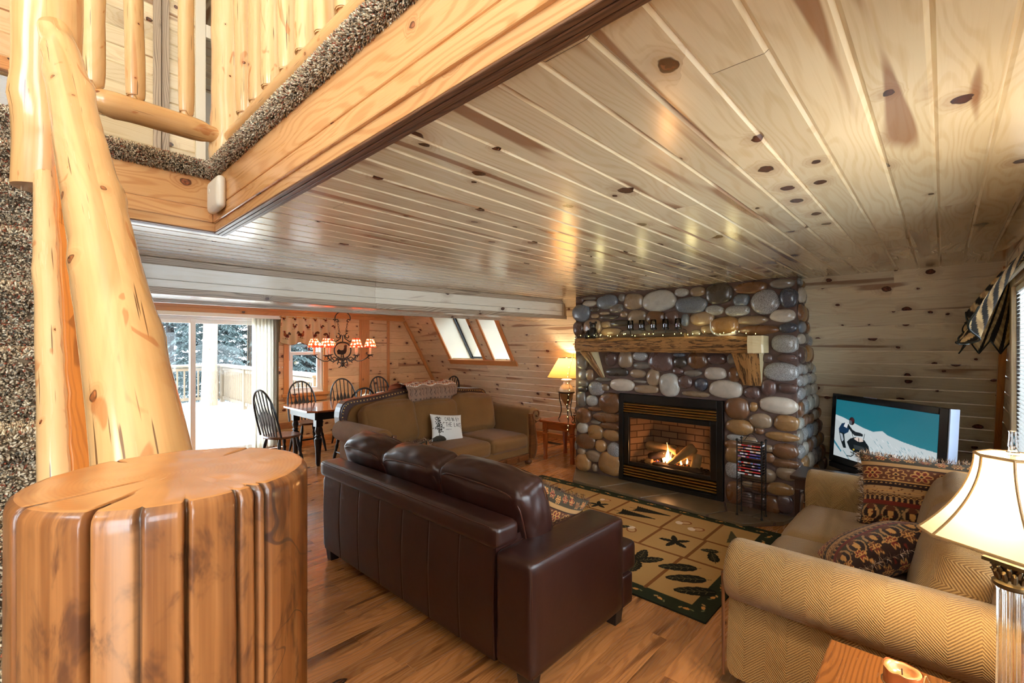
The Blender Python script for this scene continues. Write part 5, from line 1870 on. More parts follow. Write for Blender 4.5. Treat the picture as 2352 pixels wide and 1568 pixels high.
# ---------------- wire disc rack on the hearth
t = thing('wire_media_rack', 'black wire rack holding disc cases on the flagstone hearth', 'rack', (4.60, 1.30, 0.036))
cor = [(-.045, -.105), (-.045, .105), (.085, -.105), (.085, .105)]
for x, y in cor:
    mb = MB(); mb.tube([(x, y, 0.0), (x, y, .69)], .0055, 8, caps=True); mb.lathe([(.0005, .685), (.012, .695), (.0125, .705), (.0005, .717)], 10, (x, y, 0), caps=False); mb.lathe([(.011, 0), (.012, .01), (.006, .02)], 10, (x, y, 0)); mb.build('post', m_blackmetal, t, smooth=True)
mb = MB()
for k in range(22):
    z = .09 + k * .026
    for s in (-1, 1): mb.tube([(-.045, s * .105, z), (.085, s * .105, z)], .0022, 5)
    mb.tube([(.085, -.105, z), (.085, .105, z)], .0022, 5)
mb.build('rungs', m_blackmetal, t)
mb = MB(); mb.tube([(.02, -.06 + .12 * k / 8, .69 + .07 * math.sin(PI * k / 8)) for k in range(9)], .003, 6); mb.tube([(.02, -.105, .69), (.02, .105, .69)], .003, 6); mb.build('carry_loop', m_blackmetal, t)
pal = [rgb(210, 60, 60), rgb(60, 70, 150), rgb(230, 230, 235), rgb(120, 150, 200), rgb(200, 130, 90), rgb(60, 50, 60), rgb(235, 220, 210), rgb(180, 60, 50), rgb(150, 110, 160)]
names = ['topmost disc case of the upper stack in the wire rack', 'second disc case down in the upper stack of the wire rack', 'middle disc case of the upper stack in the wire rack', 'fourth disc case down in the upper stack of the wire rack', 'lowest disc case of the upper stack in the wire rack',
         'topmost disc case of the lower stack in the wire rack', 'second disc case down in the lower stack of the wire rack', 'middle disc case of the lower stack in the wire rack', 'fourth disc case down in the lower stack of the wire rack', 'lowest disc case of the lower stack in the wire rack']
for i in range(10):
    z = .652 - i * .026 if i < 5 else .628 - i * .026 - .004
    t2 = thing('disc_case', names[i], 'disc case', (4.61, 1.30, .036 + z), 0, 'disc cases in the wire rack')
    mb = MB(); mb.box(-.062, .07, -.096, .096, 0, .0145); mb.build('case', m_plasticdark, t2, bevel=.0012)
    mb = MB(); r2 = random.Random(i * 7 + 2)
    y = -.096
    base_c = pal[(i * 2 + 2) % len(pal)] if i else pal[0]
    while y < .096:
        w = r2.uniform(.008, .035); c = base_c if r2.random() < .5 else r2.choice(pal)
        y1 = min(.096, y + w)
        mb.add([(-.0632, y, .001), (-.0632, y1, .001), (-.0632, y1, .0135), (-.0632, y, .0135)], [(3, 2, 1, 0)], None, c); y = y1
    if i == 0: mb.add([(-.062, -.0965, .0), (.07, -.0965, .0), (.07, -.0965, .0145), (-.062, -.0965, .0145)], [(0, 1, 2, 3)], None, rgb(220, 226, 235))
    mb.build('spine_print', m_gloss, t2)
# ------------------------------------------------------------------ soft furnishing helpers
def pillow(mb, w, h, t, cv=None, n=40, M=None, seed=0.0, back=None, wr=0.004):
    """lens shaped scatter cushion in the xy plane (front +z)"""
    M = M or Matrix.Identity(4)
    for side in (1, -1):
        def fn(s, q, side=side):
            x, y = (s - .5) * 2, (q - .5) * 2
            p = max(0, (1 - abs(x) ** 2.6)) ** .55 * max(0, (1 - abs(y) ** 2.6)) ** .55
            inset = 1 - 0.07 * (1 - x * x) * abs(y) ** 3 - 0.0
            inset2 = 1 - 0.07 * (1 - y * y) * abs(x) ** 3
            z = side * (t / 2 * p + wr * p * vn(x * 2.5 + seed, y * 2.5, side))
            return M @ Vector((x * w / 2 * inset2, y * h / 2 * inset, z))
        st = len(mb.f)
        mb.grid(fn, n, n, (lambda s, q: cv.at(s, q)) if (cv and side > 0) else (lambda s, q: back or (cv.at(1 - s, q) if cv else (1, 1, 1, 1))))
        if side < 0:
            for i in range(st, len(mb.f)):
                mb.f[i] = mb.f[i][::-1]; mb.uv[i] = mb.uv[i][::-1]
    return mb


def fringe(mb, w, h, M, dens=520, l=0.034, cols=None, seed=3, edges='LRTB'):
    rr = random.Random(seed)
    cols = cols or [rgb(96, 60, 40), rgb(150, 108, 70), rgb(190, 160, 130), rgb(60, 40, 30)]
    per = {'L': ((-w / 2, -h / 2), (-w / 2, h / 2), (-1, 0)), 'R': ((w / 2, -h / 2), (w / 2, h / 2), (1, 0)), 'T': ((-w / 2, h / 2), (w / 2, h / 2), (0, 1)), 'B': ((-w / 2, -h / 2), (w / 2, -h / 2), (0, -1))}
    for e in edges:
        a, b, o = per[e]
        L = math.hypot(b[0] - a[0], b[1] - a[1])
        for k in range(int(L * dens)):
            t = rr.random(); ed = (2 * t - 1)
            ins = 0.07 * (1 - ed * ed) * (h if e in 'TB' else w) / 2
            p = Vector((a[0] + (b[0] - a[0]) * t - o[0] * ins, a[1] + (b[1] - a[1]) * t - o[1] * ins, 0))
            d = Vector((o[0] + rr.gauss(0, .45), o[1] + rr.gauss(0, .45), rr.gauss(0, .5))).normalized()
            q1 = p + d * l * .5; q2 = p + d * l * rr.uniform(.7, 1.2) + Vector((rr.gauss(0, .005), rr.gauss(0, .005), rr.gauss(0, .006)))
            s = Vector((-d.y, d.x, .3)).normalized() * .0014
            c = rr.choice(cols)
            P = [p - s, p + s, q1 + s, q1 - s, q2]
            mb.add([M @ v for v in P], [(0, 1, 2, 3), (3, 2, 4)], None, c)


def tapestry(seed=1, w=.5, h=.5):
    rr = random.Random(seed)
    cv = Canvas(w, h, 170, 170, rgb(74, 44, 26))
    br, dk, tn, go, rd, gr = rgb(96, 50, 28), rgb(44, 24, 18), rgb(170, 126, 78), rgb(196, 140, 76), rgb(112, 36, 26), rgb(62, 50, 34)
    def flower(x, y, r, c1, c2, pet=8):
        for k in range(pet):
            a = 6.283 * k / pet
            cv.ell(x + r * .62 * math.cos(a), y + r * .62 * math.sin(a), r * .42, r * .30, c1, a)
        for k in range(pet):
            a = 6.283 * k / pet
            cv.ell(x + r * .58 * math.cos(a), y + r * .58 * math.sin(a), r * .32, r * .2, c2, a)
        cv.ell(x, y, r * .3, r * .3, c1); cv.ell(x, y, r * .16, r * .16, dk)
    # bands from the bottom to the top
    cv.rect(0, w, 0, .13, gr); cv.rect(0, w, .0, .06, dk)
    for k in range(6):
        x = .04 + k * .085
        cv.ell(x, .085, .038, .055, tn); cv.ell(x, .08, .03, .045, dk); cv.ell(x, .085, .012, .03, go); cv.ell(x, .12, .018, .02, br)
    for k in range(7):
        flower(.03 + k * .075, .032, .026, go, rd if k % 2 else br, 6)
    for k in range(30): cv.ell(rr.uniform(0, w), rr.uniform(0, .13), .006, .004, rr.choice([go, tn, rd]), rr.random() * 3)
    cv.rect(0, w, .14, .165, rd)
    cv.rect(0, w, .165, .21, dk)
    for k in range(22):
        x = .012 + k * .0228
        cv.ell(x, .203, .011, .008, go, ring=.7); cv.ell(x, .182, .0055, .011, tn); cv.ell(x, .172, .004, .004, go)
    cv.rect(0, w, .212, .262, tn)
    for k in range(60): cv.ell(rr.random() * w, rr.uniform(.215, .26), .006, .0035, br, rr.random() * 3)
    cv.rect(0, w, .232, .236, go); cv.rect(0, w, .262, .268, dk)
    cv.rect(0, w, .268, .30, dk)
    for k in range(26): cv.ell(.01 + k * .0195, .284, .0045, .0045, go)
    cv.rect(0, w, .30, .305, go)
    cv.rect(0, w, .305, .40, br)
    for k in range(5): flower(.05 + k * .10, .352, .043, go, br if k % 2 else rd, 8 if k % 2 else 6)
    for k in range(6): cv.ell(.0 + k * .10, .385, .006, .006, tn); cv.ell(.0 + k * .10, .32, .006, .006, tn)
    cv.rect(0, w, .40, .405, dk); cv.rect(0, w, .405, .43, tn); cv.rect(0, w, .43, .435, go)
    cv.rect(0, w, .435, .5, gr)
    for k in range(9): flower(.03 + k * .06, .468 + rr.uniform(-.01, .01), .024, go if k % 2 else tn, rd if k % 3 else br, 6)
    return cv


# ------------------------------------------------------------------ dark leather sofa seen from behind
t = thing('leather_sofa', 'dark brown leather sofa seen from behind in front of the log newel', 'sofa', (1.55, 2.37, 0))
mb = MB()
NB = 7
def backfn(s, q):
    y = -.80 + 1.83 * s
    f = (s * NB) % 1.0
    seam = math.exp(-((min(f, 1 - f)) / .016) ** 2)
    z = .09 + .55 * q
    x = -.004 + .0035 * seam - .012 * math.sin(q * PI) - .03 * max(0, q - .96) * 0
    return (x, y, z)
mb.grid(backfn, 420, 10)
for i in range(len(mb.f)): mb.f[i] = mb.f[i][::-1]; mb.uv[i] = mb.uv[i][::-1]
mb.box(.004, .2, -.80, 1.03, .09, .66)
mb.build('back_panel', m_leather, t, smooth=True, angle=50, bevel=0.0)
mb = MB()
cushion(mb, .17, 1.885, .115, r=.034, bulge=.004, n=24, wr=.0035, ws=3.0, seed=4, M=T(.045, .10, .695))
mb.build('back_bolster', m_leather, t, smooth=2)
mb = MB()
for z_, x_ in ((.70, -.036),):
    mb.tube([(x_ - .0, -.80 + 1.8 * k / 40, .742 + .002 * vn(k * .5)) for k in range(41)], .0035, 6)
mb.build('bolster_piping', m_leathertrim, t, smooth=True)
for s, nm in ((-1, 'near'), (1, 'far')):
    mb = MB()
    y0 = -.915 if s < 0 else .945
    cushion(mb, .82, .235, .535, r=.028, bulge=.004, n=12, wr=.002, ws=4, seed=s * 3, M=T(.405, y0, .3575))
    a = mb.build('arm', m_leather, t, smooth=2)
    mb = MB()
    for sy in (-1, 1):
        mb.tube([(.015, y0 + sy * .108, .10), (.008, y0 + sy * .109, .58), (.03, y0 + sy * .107, .616), (.2, y0 + sy * .110, .622), (.6, y0 + sy * .110, .622), (.79, y0 + sy * .108, .616), (.806, y0 + sy * .107, .59), (.808, y0 + sy * .107, .12)], .0028, 6)
    mb.build('piping', m_leathertrim, a, smooth=True)
mb = MB(); cushion(mb, .80, 1.66, .20, r=.02, bulge=0, n=6, M=T(.45, .01, .20)); cushion(mb, .12, 2.09, .19, r=.02, bulge=.003, n=10, M=T(.862, .015, .185)); mb.build('seat_base', m_leather, t, smooth=2)
for k in range(3):
    y = -.56 + .575 * k
    mb = MB(); cushion(mb, .68, .57, .17, r=.045, bulge=.02, n=12, wr=.003, seed=k * 5.0, M=T(.55, y, .365)); mb.build('seat_cushion', m_leather, t, smooth=2)
for s in (-1, 1):
    mb = MB(); cushion(mb, .15, .27, .17, r=.03, bulge=.004, n=8, M=T(.885, .015 + s * .91, .365)); mb.build('seat_cushion', m_leather, t, smooth=2)
for k, (y, w, dx) in enumerate(((-.50, .66, .0), (.135, .62, .0), (.72, .56, .01))):
    M_ = T(.285 + dx, y, .695) @ RY(math.radians(-17 - 3 * k)) @ RX(math.radians((2, -3, 3)[k]))
    mb = MB(); cushion(mb, .22, w, .44, r=.045, bulge=.055, n=34, wr=.013, ws=8.5, seed=20 + 9.1 * k, M=M_); c = mb.build('back_cushion', m_leather, t, smooth=2)
    mb = MB()
    for sx in (-1, 1):
        pts = []
        for q in range(49):
            a = 2 * PI * q / 48
            ex = 5.0
            kx = (abs(math.cos(a)) ** ex + abs(math.sin(a)) ** ex) ** (-1 / ex)
            pts.append(M_ @ Vector((sx * .105, (w / 2 - .006) * kx * math.cos(a), .216 * kx * math.sin(a))))
        mb.tube(pts[:-1], .0042, 6, closed=True, caps=False)
    mb.build('piping', m_leathertrim, c, smooth=True)
for x in (.05, .80):
    for y in (-.97, 1.0):
        mb = MB(); mb.boxo((x, y, .05), (1, 0, 0), (0, 1, 0), (0, 0, 1), .042, .042, .05)
        for i in range(8):
            if mb.v[i][2] < .01: mb.v[i] = (x + (mb.v[i][0] - x) * .75, y + (mb.v[i][1] - y) * .75, 0.0)
        mb.build('foot', m_black, t, bevel=.004)

# tapestry cushion tucked against the near arm of the leather sofa
def put_pillow(name, label, loc, normal, up, w, h, th, cv, fr=None, grp=None, seed=1, mat=m_tapestry, wr=.004):
    t = thing(name, label, 'cushion', loc, 0, grp)
    n_ = Vector(normal).normalized(); u_ = Vector(up); u_ = (u_ - n_ * u_.dot(n_)).normalized(); r_ = u_.cross(n_)
    M = Matrix(((r_.x, u_.x, n_.x, 0), (r_.y, u_.y, n_.y, 0), (r_.z, u_.z, n_.z, 0), (0, 0, 0, 1)))
    mb = MB(); pillow(mb, w, h, th, cv, M=M, seed=seed, n=220 if mat is m_print else 130, wr=wr); mb.build('cover', mat, t, smooth=2)
    if fr:
        mb = MB(); fringe(mb, w, h, M, cols=fr, seed=seed); mb.build('fringe', m_tapestry, t)
    return t


put_pillow('tapestry_cushion', 'dark fringed tapestry cushion wedged between the leather cushion and the near arm', (2.06, 1.72, .60), (.35, .75, .45), (.4, -.25, .9), .46, .46, .15, tapestry(4), [rgb(90, 56, 34), rgb(140, 100, 60), rgb(40, 26, 20)], 'tapestry cushions', 4)
put_pillow('tapestry_cushion', 'fringed tapestry cushion peeking over the far end of the leather sofa', (2.07, 2.86, .70), (.9, .1, .42), (-.4, .2, .9), .42, .42, .14, tapestry(5), [rgb(120, 80, 60), rgb(190, 160, 130), rgb(90, 50, 40)], 'tapestry cushions', 5)

# ------------------------------------------------------------------ tan camel back sofa
t = thing('camelback_sofa', 'tan three seat camelback sofa with carved wood trim before the dining table', 'sofa', (3.63, 4.5, 0))
half = [(1.0, .12), (1.0, .60), (1.10, .66), (1.145, .72), (1.155, .80), (1.15, .86), (1.135, .91), (1.11, .95), (1.07, .98), (1.02, .995), (.98, 1.0), (.84, 1.008), (.72, 1.018), (.62, 1.03), (.5, 1.046), (.38, 1.062), (.28, 1.076), (.18, 1.087), (.09, 1.093), (0, 1.095)]
prof = [(-x - .04, z) for x, z in half] + [(x - .04, z) for x, z in half[-2::-1]]
inner = [(-x * .925 - .04, z - (.062 if z > .3 else 0)) for x, z in half] + [(x * .925 - .04, z - (.062 if z > .3 else 0)) for x, z in half[-2::-1]]
mb = MB(); mb.prism(prof, 'y', .47, .62); mb.build('back_frame', m_leathertrim, t, bevel=.018, seg=3)
mb = MB(); mb.prism(inner, 'y', .44, .60); mb.build('inside_back', m_tan, t, bevel=.02, seg=3)
acc = 0
for (a, b) in zip(prof[:-1], prof[1:]):
    L = math.hypot(b[0] - a[0], b[1] - a[1])
    while acc < L:
        u = acc / L
        x, z = a[0] + (b[0] - a[0]) * u, a[1] + (b[1] - a[1]) * u
        nx_, nz_ = (b[1] - a[1]) / L, -(b[0] - a[0]) / L
        x += nx_ * .034; z += nz_ * .034
        if z > .5:
            mb = MB(); mb.lathe([(.0085, 0), (.007, .004), (.002, .006)], 8, (0, 0, 0)); mb.xf(T(x, .468, z) @ RX(PI / 2)); mb.build('nailhead', m_brass, t, smooth=True)
        acc += .042
    acc -= L


def roll_arm(cx, cz, r, s, zin, zout, xin, xout, y0, y1, ny=10, dome=.03):
    """rolled arm: closed section in xz swept along y, domed at the front (y0)"""
    sec = [(xin, zin)]
    for k in range(17):
        a = PI - k * (PI * 1.42) / 16
        sec.append((cx + s * r * math.cos(a), cz + r * math.sin(a)))
    sec.append((xout, zout))
    n = len(sec); ce = (sum(p[0] for p in sec) / n, sum(p[1] for p in sec) / n)
    arc = [0]
    for k in range(1, n + 1):
        a, b = sec[k - 1], sec[k % n]
        arc.append(arc[-1] + math.hypot(b[0] - a[0], b[1] - a[1]))
    m = MB(); P = []; rows = []
    ys = [(y0, .80), (y0 - (.6 * dome) * (1 if y1 > y0 else -1) * -0.2, .93), (y0 + dome * (.45 if y1 > y0 else -.45), .985), (y0 + dome * (1 if y1 > y0 else -1), 1.0)]
    for k in range(1, ny + 1): ys.append((y0 + dome * (1 if y1 > y0 else -1) + (y1 - y0 - dome * (1 if y1 > y0 else -1)) * k / ny, 1.0))
    for y, sc in ys:
        for (x, z) in sec:
            P.append((ce[0] + (x - ce[0]) * sc, y, ce[1] + (z - ce[1]) * sc))
    F = []; UV = []
    for j in range(len(ys) - 1):
        for k in range(n):
            k2 = (k + 1) % n
            F.append((j * n + k, j * n + k2, (j + 1) * n + k2, (j + 1) * n + k))
            UV.append([(arc[k], ys[j][0]), (arc[k + 1], ys[j][0]), (arc[k + 1], ys[j + 1][0]), (arc[k], ys[j + 1][0])])
    F.append(tuple(range(n - 1, -1, -1))); UV.append([(P[k][2], P[k][0]) for k in range(n - 1, -1, -1)])
    F.append(tuple((len(ys) - 1) * n + k for k in range(n))); UV.append([(P[k][2], P[k][0]) for k in range(n)])
    m.add(P, F, UV)
    me_flip = (s > 0) != (y1 < y0)
    if me_flip:
        for i in range(len(m.f)): m.f[i] = m.f[i][::-1]; m.uv[i] = m.uv[i][::-1]
    return m


for s in (-1, 1):
    m = roll_arm(s * 1.155, .655, .115, s, .12, .12, s * 1.03, s * 1.17, -.41, .50)
    a = m.build('arm', m_tan, t, smooth=True, angle=60)
    # carved wooden front: scroll and swept post
    m = MB()
    pts = []
    for k in range(26):
        th = -2.6 + k * .33
        rr_ = .016 + .0033 * k
        pts.append((s * 1.195 + s * rr_ * math.cos(th), -.425, .675 + rr_ * math.sin(th)))
    m.tube(pts, .012, 8)
    sweep = [(1.075, .70), (1.10, .60), (1.125, .50), (1.15, .40), (1.165, .30), (1.16, .20), (1.13, .13), (1.10, .10)]
    inn = [(1.035, .70), (1.04, .60), (1.045, .5), (1.05, .4), (1.05, .3), (1.045, .2), (1.04, .12), (1.04, .10)]
    poly = [(s * x, z) for x, z in sweep] + [(s * x, z) for x, z in inn[::-1]]
    if s > 0: poly = poly[::-1]
    m.prism(poly, 'y', -.445, -.405)
    m.tube([(s * x, -.448, z) for x, z in sweep], .012, 8)
    m.build('carved_front', m_carved, a, smooth=True, angle=40)
mb = MB(); mb.box(-1.04, 1.04, -.40, .5, .13, .27); mb.build('seat_deck', m_tan, t, bevel=.015)
mb = MB(); mb.box(-1.04, 1.04, -.425, -.37, .075, .165)
for k in range(9):
    xx = -.92 + k * .23
    mb.box(xx - .095, xx + .095, -.437, -.42, .088, .152)
mb.build('carved_rail', m_carved, t, bevel=.006)
for k in range(3):
    x = -.69 + .69 * k
    mb = MB(); cushion(mb, .685, .80, .19, r=.06, bulge=.03, n=18, wr=.004, ws=4, seed=40 + k * 3.3, M=T(x, -.03, .335)); mb.build('seat_cushion', m_tan, t, smooth=2)
for k, (x, zt, ry) in enumerate(((-.66, .0, -3), (.0, -.03, 0), (.66, .0, 4))):
    mb = MB(); cushion(mb, .70, .23, .50, r=.085, bulge=.035, n=22, wr=.010, ws=5, seed=60 + k * 7.7, M=T(x, .30, .685 + zt) @ RX(math.radians(-14)) @ RY(math.radians(ry))); mb.build('back_cushion', m_tan, t, smooth=2)
for s in (-1, 1):
    for y in (-.36, .46):
        mb = MB(); mb.lathe([(.02, .085), (.028, .075), (.05, .05), (.052, .032), (.038, .008), (.03, 0)][::-1], 18, (s * 1.09, y, 0)); mb.build('bun_foot', m_carved, t, smooth=True)

# throw over the middle of the back
cv = Canvas(1.0, .6, 150, 110, rgb(150, 118, 98))
rr = random.Random(6)
for j in range(3):
    y0 = .36 + j * .085
    cv.rect(0, 1, y0, y0 + .075, (rgb(196, 120, 76), rgb(214, 196, 176), rgb(176, 96, 64))[j])
    for k in range(14):
        x = .03 + k * .075
        cv.poly([(x - .036, y0 + .005), (x, y0 + .07), (x + .036, y0 + .005)], (rgb(232, 222, 206), rgb(150, 70, 50), rgb(232, 214, 190))[j])
        cv.poly([(x - .016, y0 + .012), (x, y0 + .045), (x + .016, y0 + .012)], (rgb(160, 82, 54), rgb(90, 90, 96), rgb(110, 70, 56))[j])
for k in range(13):
    x = .05 + k * .075
    cv.line([(x, .30), (x + .008, .24), (x - .006, .20), (x + .018, .155)], .010, rgb(92, 72, 62)); cv.line([(x + .03, .30), (x + .034, .22), (x + .024, .17)], .007, rgb(112, 92, 80))
    cv.ell(x, .10, .014, .010, rgb(96, 76, 64)); cv.ell(x + .036, .06, .012, .009, rgb(96, 76, 64))
cv.rect(0, 1, 0, .012, rgb(110, 90, 76))
t = thing('throw_blanket', 'printed grey and terracotta throw draped over the middle of the tan sofa back', 'blanket', (3.66, 4.98, 1.1))
path = [(-.02, -.10, -.245), (-.02, -.115, -.15), (-.0, -.105, -.06), (0, -.06, .005), (0, .02, .03), (0, .10, .03), (0, .165, .0), (0, .19, -.08), (0, .195, -.2)]
def bl(s, q):
    i = q * (len(path) - 1); k = min(int(i), len(path) - 2); f = i - k
    a, b = Vector(path[k]), Vector(path[k + 1]); p = a.lerp(b, f)
    x = -.36 + .76 * s - .05 * q * (1 - 2 * s) - .16 * (1 - s) * max(0, q - .3)
    w = .014 * math.sin(s * 21 + q * 3) + .012 * vn(s * 6, q * 7)
    return (x + .01 * vn(q * 9, s * 3), p.y + w * (1 if q < .35 else .3) - .004, p.z + (w * .9 if .3 < q < .75 else 0) - .03 * (abs(x - .0) * 1.2) ** 2 + .012)
mb = MB(); mb.grid(bl, 110, 80, lambda s, q: cv.at(s, min(1, q * 1.75)))
o = mb.build('blanket_cloth', m_print, t, smooth=2)
o.modifiers.new('thick', 'SOLIDIFY').thickness = .007

# white printed cushion with a tree and words
cv = Canvas(.45, .34, 260, 196, rgb(226, 224, 218))
ink = rgb(42, 40, 34)
rr = random.Random(12)
cv.line([(.085, .03), (.088, .12), (.084, .26)], .008, ink)
for k in range(120):
    z_ = rr.uniform(.10, .30); wd = .052 * (1 - ((z_ - .17) / .17) ** 2 * .8)
    cv.ell(.088 + rr.gauss(0, 1) * wd * .55, z_, rr.uniform(.004, .010), rr.uniform(.003, .006), ink, rr.random() * 3)
for k in range(10): cv.line([(.086, .10 + k * .018), (.086 + rr.choice((-1, 1)) * rr.uniform(.02, .05), .115 + k * .018)], .003, ink)
cv.poly([(.01, .0), (.0, .035), (.05, .06), (.10, .066), (.15, .05), (.19, .015), (.19, 0)], rgb(70, 62, 52))
for k in range(16): cv.line([(rr.uniform(.01, .17), rr.uniform(.0, .05)), (rr.uniform(.01, .17), rr.uniform(.0, .05))], .0025, ink)
write(cv, 'CABIN BY', .175, .245, .048, .0050, ink, .30, .43)
write(cv, 'THE LAKE', .180, .172, .050, .0050, ink, .30, .43)
cv.line([(.175, .135), (.255, .139)], .0035, ink); cv.line([(.41, .155), (.44, .157)], .003, ink)
put_pillow('word_cushion', 'white cushion printed with a pine tree and the words cabin by the lake', (3.60, 4.505, .595), (-.10, -.93, .36), (.16, .3, .95), .45, .34, .12, cv, None, None, 9, m_print, .003)

# ------------------------------------------------------------------ gold herringbone loveseat, lower right
t = thing('herringbone_loveseat', 'gold herringbone loveseat with rolled arms beside the lit crystal lamp', 'loveseat', (3.19, .2, 0))
for s in (-1, 1):
    m = roll_arm(s * .855, .545, .140, s, .07, .07, s * .735, s * .935, .545, -.52, 24, dome=-.045 if False else .045)
    a = m.build('arm', m_love, t, smooth=True, angle=60)
    m = MB(); m.tube([(s * .975, .545, .56), (s * .955, .55, .46), (s * .945, .552, .30), (s * .945, .552, .07)], .008, 8); m.tube([(s * .735, .548, .46), (s * .735, .55, .07)], .008, 8)
    m.build('front_welt', m_carved, a, smooth=True)
mb = MB(); mb.box(-.74, .74, -.5, .50, .07, .30); mb.build('base', m_love, t, bevel=.02)
mb = MB(); cushion(mb, 1.72, .22, .66, r=.07, bulge=.01, n=14, M=T(0, -.44, .42)); mb.build('back', m_love, t, smooth=2)
for s in (-1, 1):
    mb = MB(); cushion(mb, .73, .84, .19, r=.07, bulge=.025, n=16, wr=.004, ws=4, seed=70 + s, M=T(s * .365, .125, .375)); mb.build('seat_cushion', m_love, t, smooth=2)
for s in (-1, 1):
    mb = MB(); cushion(mb, .72, .23, .46, r=.09, bulge=.04, n=20, wr=.010, ws=5, seed=80 + s * 3, M=T(s * .365 - .02, -.235, .615) @ RX(math.radians(13))); mb.build('back_cushion', m_love, t, smooth=2)
for s in (-1, 1):
    for y in (-.46, .46):
        mb = MB(); mb.lathe([(.025, 0), (.035, .03), (.03, .075)], 12, (s * .84, y, 0)); mb.build('foot', m_carved, t)
fr = [rgb(110, 76, 52), rgb(170, 132, 96), rgb(214, 190, 170), rgb(70, 44, 30)]
put_pillow('tapestry_cushion', 'brown banded tapestry cushion standing at the far end of the gold loveseat', (3.74, .10, .695), (-.88, -.10, .45), (0, 0, 1), .60, .46, .17, tapestry(1), fr, 'tapestry cushions', 1)
put_pillow('tapestry_cushion', 'fringed tapestry cushion lying against the near rolled arm of the gold loveseat', (2.94, .25, .575), (.06, .50, .83), (.78, .445, -.325), .52, .50, .22, tapestry(2), fr, 'tapestry cushions', 2)
# ------------------------------------------------------------------ lodge rug
RW, RH = 1.72, 2.64
cv = Canvas(RW, RH, 400, 614, rgb(176, 132, 78))
gn, bk, tn2, ln, orr = rgb(44, 48, 32), rgb(34, 30, 22), rgb(182, 138, 82), rgb(128, 78, 40), rgb(206, 140, 72)
cv.rect(0, RW, 0, RH, gn)
cv.rect(.13, RW - .13, .13, RH - .13, tn2)
rr = random.Random(4)
def motif_small(x, y, a):
    ca, sa = math.cos(a), math.sin(a)
    cv.ell(x, y, .020, .012, orr, a); cv.ell(x + .035 * ca, y + .035 * sa, .014, .008, tn2, a + .8); cv.ell(x - .034 * ca, y - .034 * sa, .015, .006, rgb(120, 116, 80), a - .7)
for k in range(10):
    motif_small(.14 + (RW - .28) * k / 9, .065, .3 * (-1) ** k); motif_small(.14 + (RW - .28) * k / 9, RH - .065, .3 * (-1) ** k)
for k in range(15):
    motif_small(.065, .14 + (RH - .28) * k / 14, 1.5 + .3 * (-1) ** k); motif_small(RW - .065, .14 + (RH - .28) * k / 14, 1.5 + .3 * (-1) ** k)
# panel lines; u: toward the hearth, v: toward the dining side
b1, b2 = .72, 1.14
def hl(u0, u1, v): cv.line([(u0, v), (u1, v)], .026, ln)
cv.line([(b1, .13), (b1, RH - .13)], .026, ln); cv.line([(b2, .13), (b2, RH - .13)], .026, ln)
for v in (.44, 1.0, 1.52, 2.0): hl(.13, b1, v)
for v in (.42, .80, 1.25, 1.72, 2.10): hl(b1, b2, v)
for v in (.44, .82, 1.36, 1.72, 2.04, 2.28): hl(b2, RW - .13, v)
def leaf(x, y, l, w, a, c=bk, vein=True):
    ca, sa = math.cos(a), math.sin(a)
    pts = []
    for k in range(24):
        t = 2 * PI * k / 24
        px_, py_ = l / 2 * math.cos(t), w / 2 * math.sin(t) * (1 - .25 * math.cos(t)) + (.006 if k % 2 else 0) * math.copysign(1, math.sin(t) + 1e-9)
        pts.append((x + px_ * ca - py_ * sa, y + px_ * sa + py_ * ca))
    cv.poly(pts, c)
    cv.line([(x - l * .62 * ca, y - l * .62 * sa), (x + l * .45 * ca, y + l * .45 * sa)], .005, c)
    if vein:
        cv.line([(x - l * .45 * ca, y - l * .45 * sa), (x + l * .42 * ca, y + l * .42 * sa)], .004, rgb(104, 92, 58))
        for k in range(5):
            q = -.3 + k * .15
            for s in (-1, 1): cv.line([(x + l * q * ca, y + l * q * sa), (x + l * (q + .1) * ca - s * w * .3 * sa, y + l * (q + .1) * sa + s * w * .3 * ca)], .003, rgb(104, 92, 58))
def pine(x, y, l, a, c=bk):
    ca, sa = math.cos(a), math.sin(a)
    P_ = lambda u, v: (x + u * ca - v * sa, y + u * sa + v * ca)
    cv.line([P_(-l * .62, 0), P_(l * .5, 0)], .008, c)
    for k in range(13):
        u = -l * .42 + l * .9 * k / 13; w = l * .22 * (1 - k / 13.5) + .008
        for s in (-1, 1):
            cv.poly([P_(u, 0), P_(u - .02, s * w), P_(u + .028, s * w * .5), P_(u + .03, 0)], c)
def acorn(x, y, a, r=.045):
    cv.ell(x, y, r * 1.3, r, rgb(140, 84, 48), a, ring=.72); cv.ell(x, y, r * .9, r * .62, rgb(196, 152, 106), a)
    cv.ell(x + r * 1.2 * math.cos(a), y + r * 1.2 * math.sin(a), r * .7, r * .85, rgb(224, 196, 168), a)
def star(x, y, r, n=5, c=bk):
    for k in range(n):
        a = 6.28 * k / n + .5
        leaf(x + r * .55 * math.cos(a), y + r * .55 * math.sin(a), r, r * .36, a, c, False)
def cone(x, y):
    for k in range(46):
        a = rr.uniform(0, 6.28); r = rr.random()
        x0, y0 = x + .075 * r * math.cos(a), y + .10 * r * math.sin(a)
        cv.line([(x0, y0), (x0 + .03 * math.cos(a), y0 + .03 * math.sin(a))], .006, rgb(84, 44, 30))
    cv.line([(x + .05, y + .06), (x + .09, y + .12)], .008, gn)
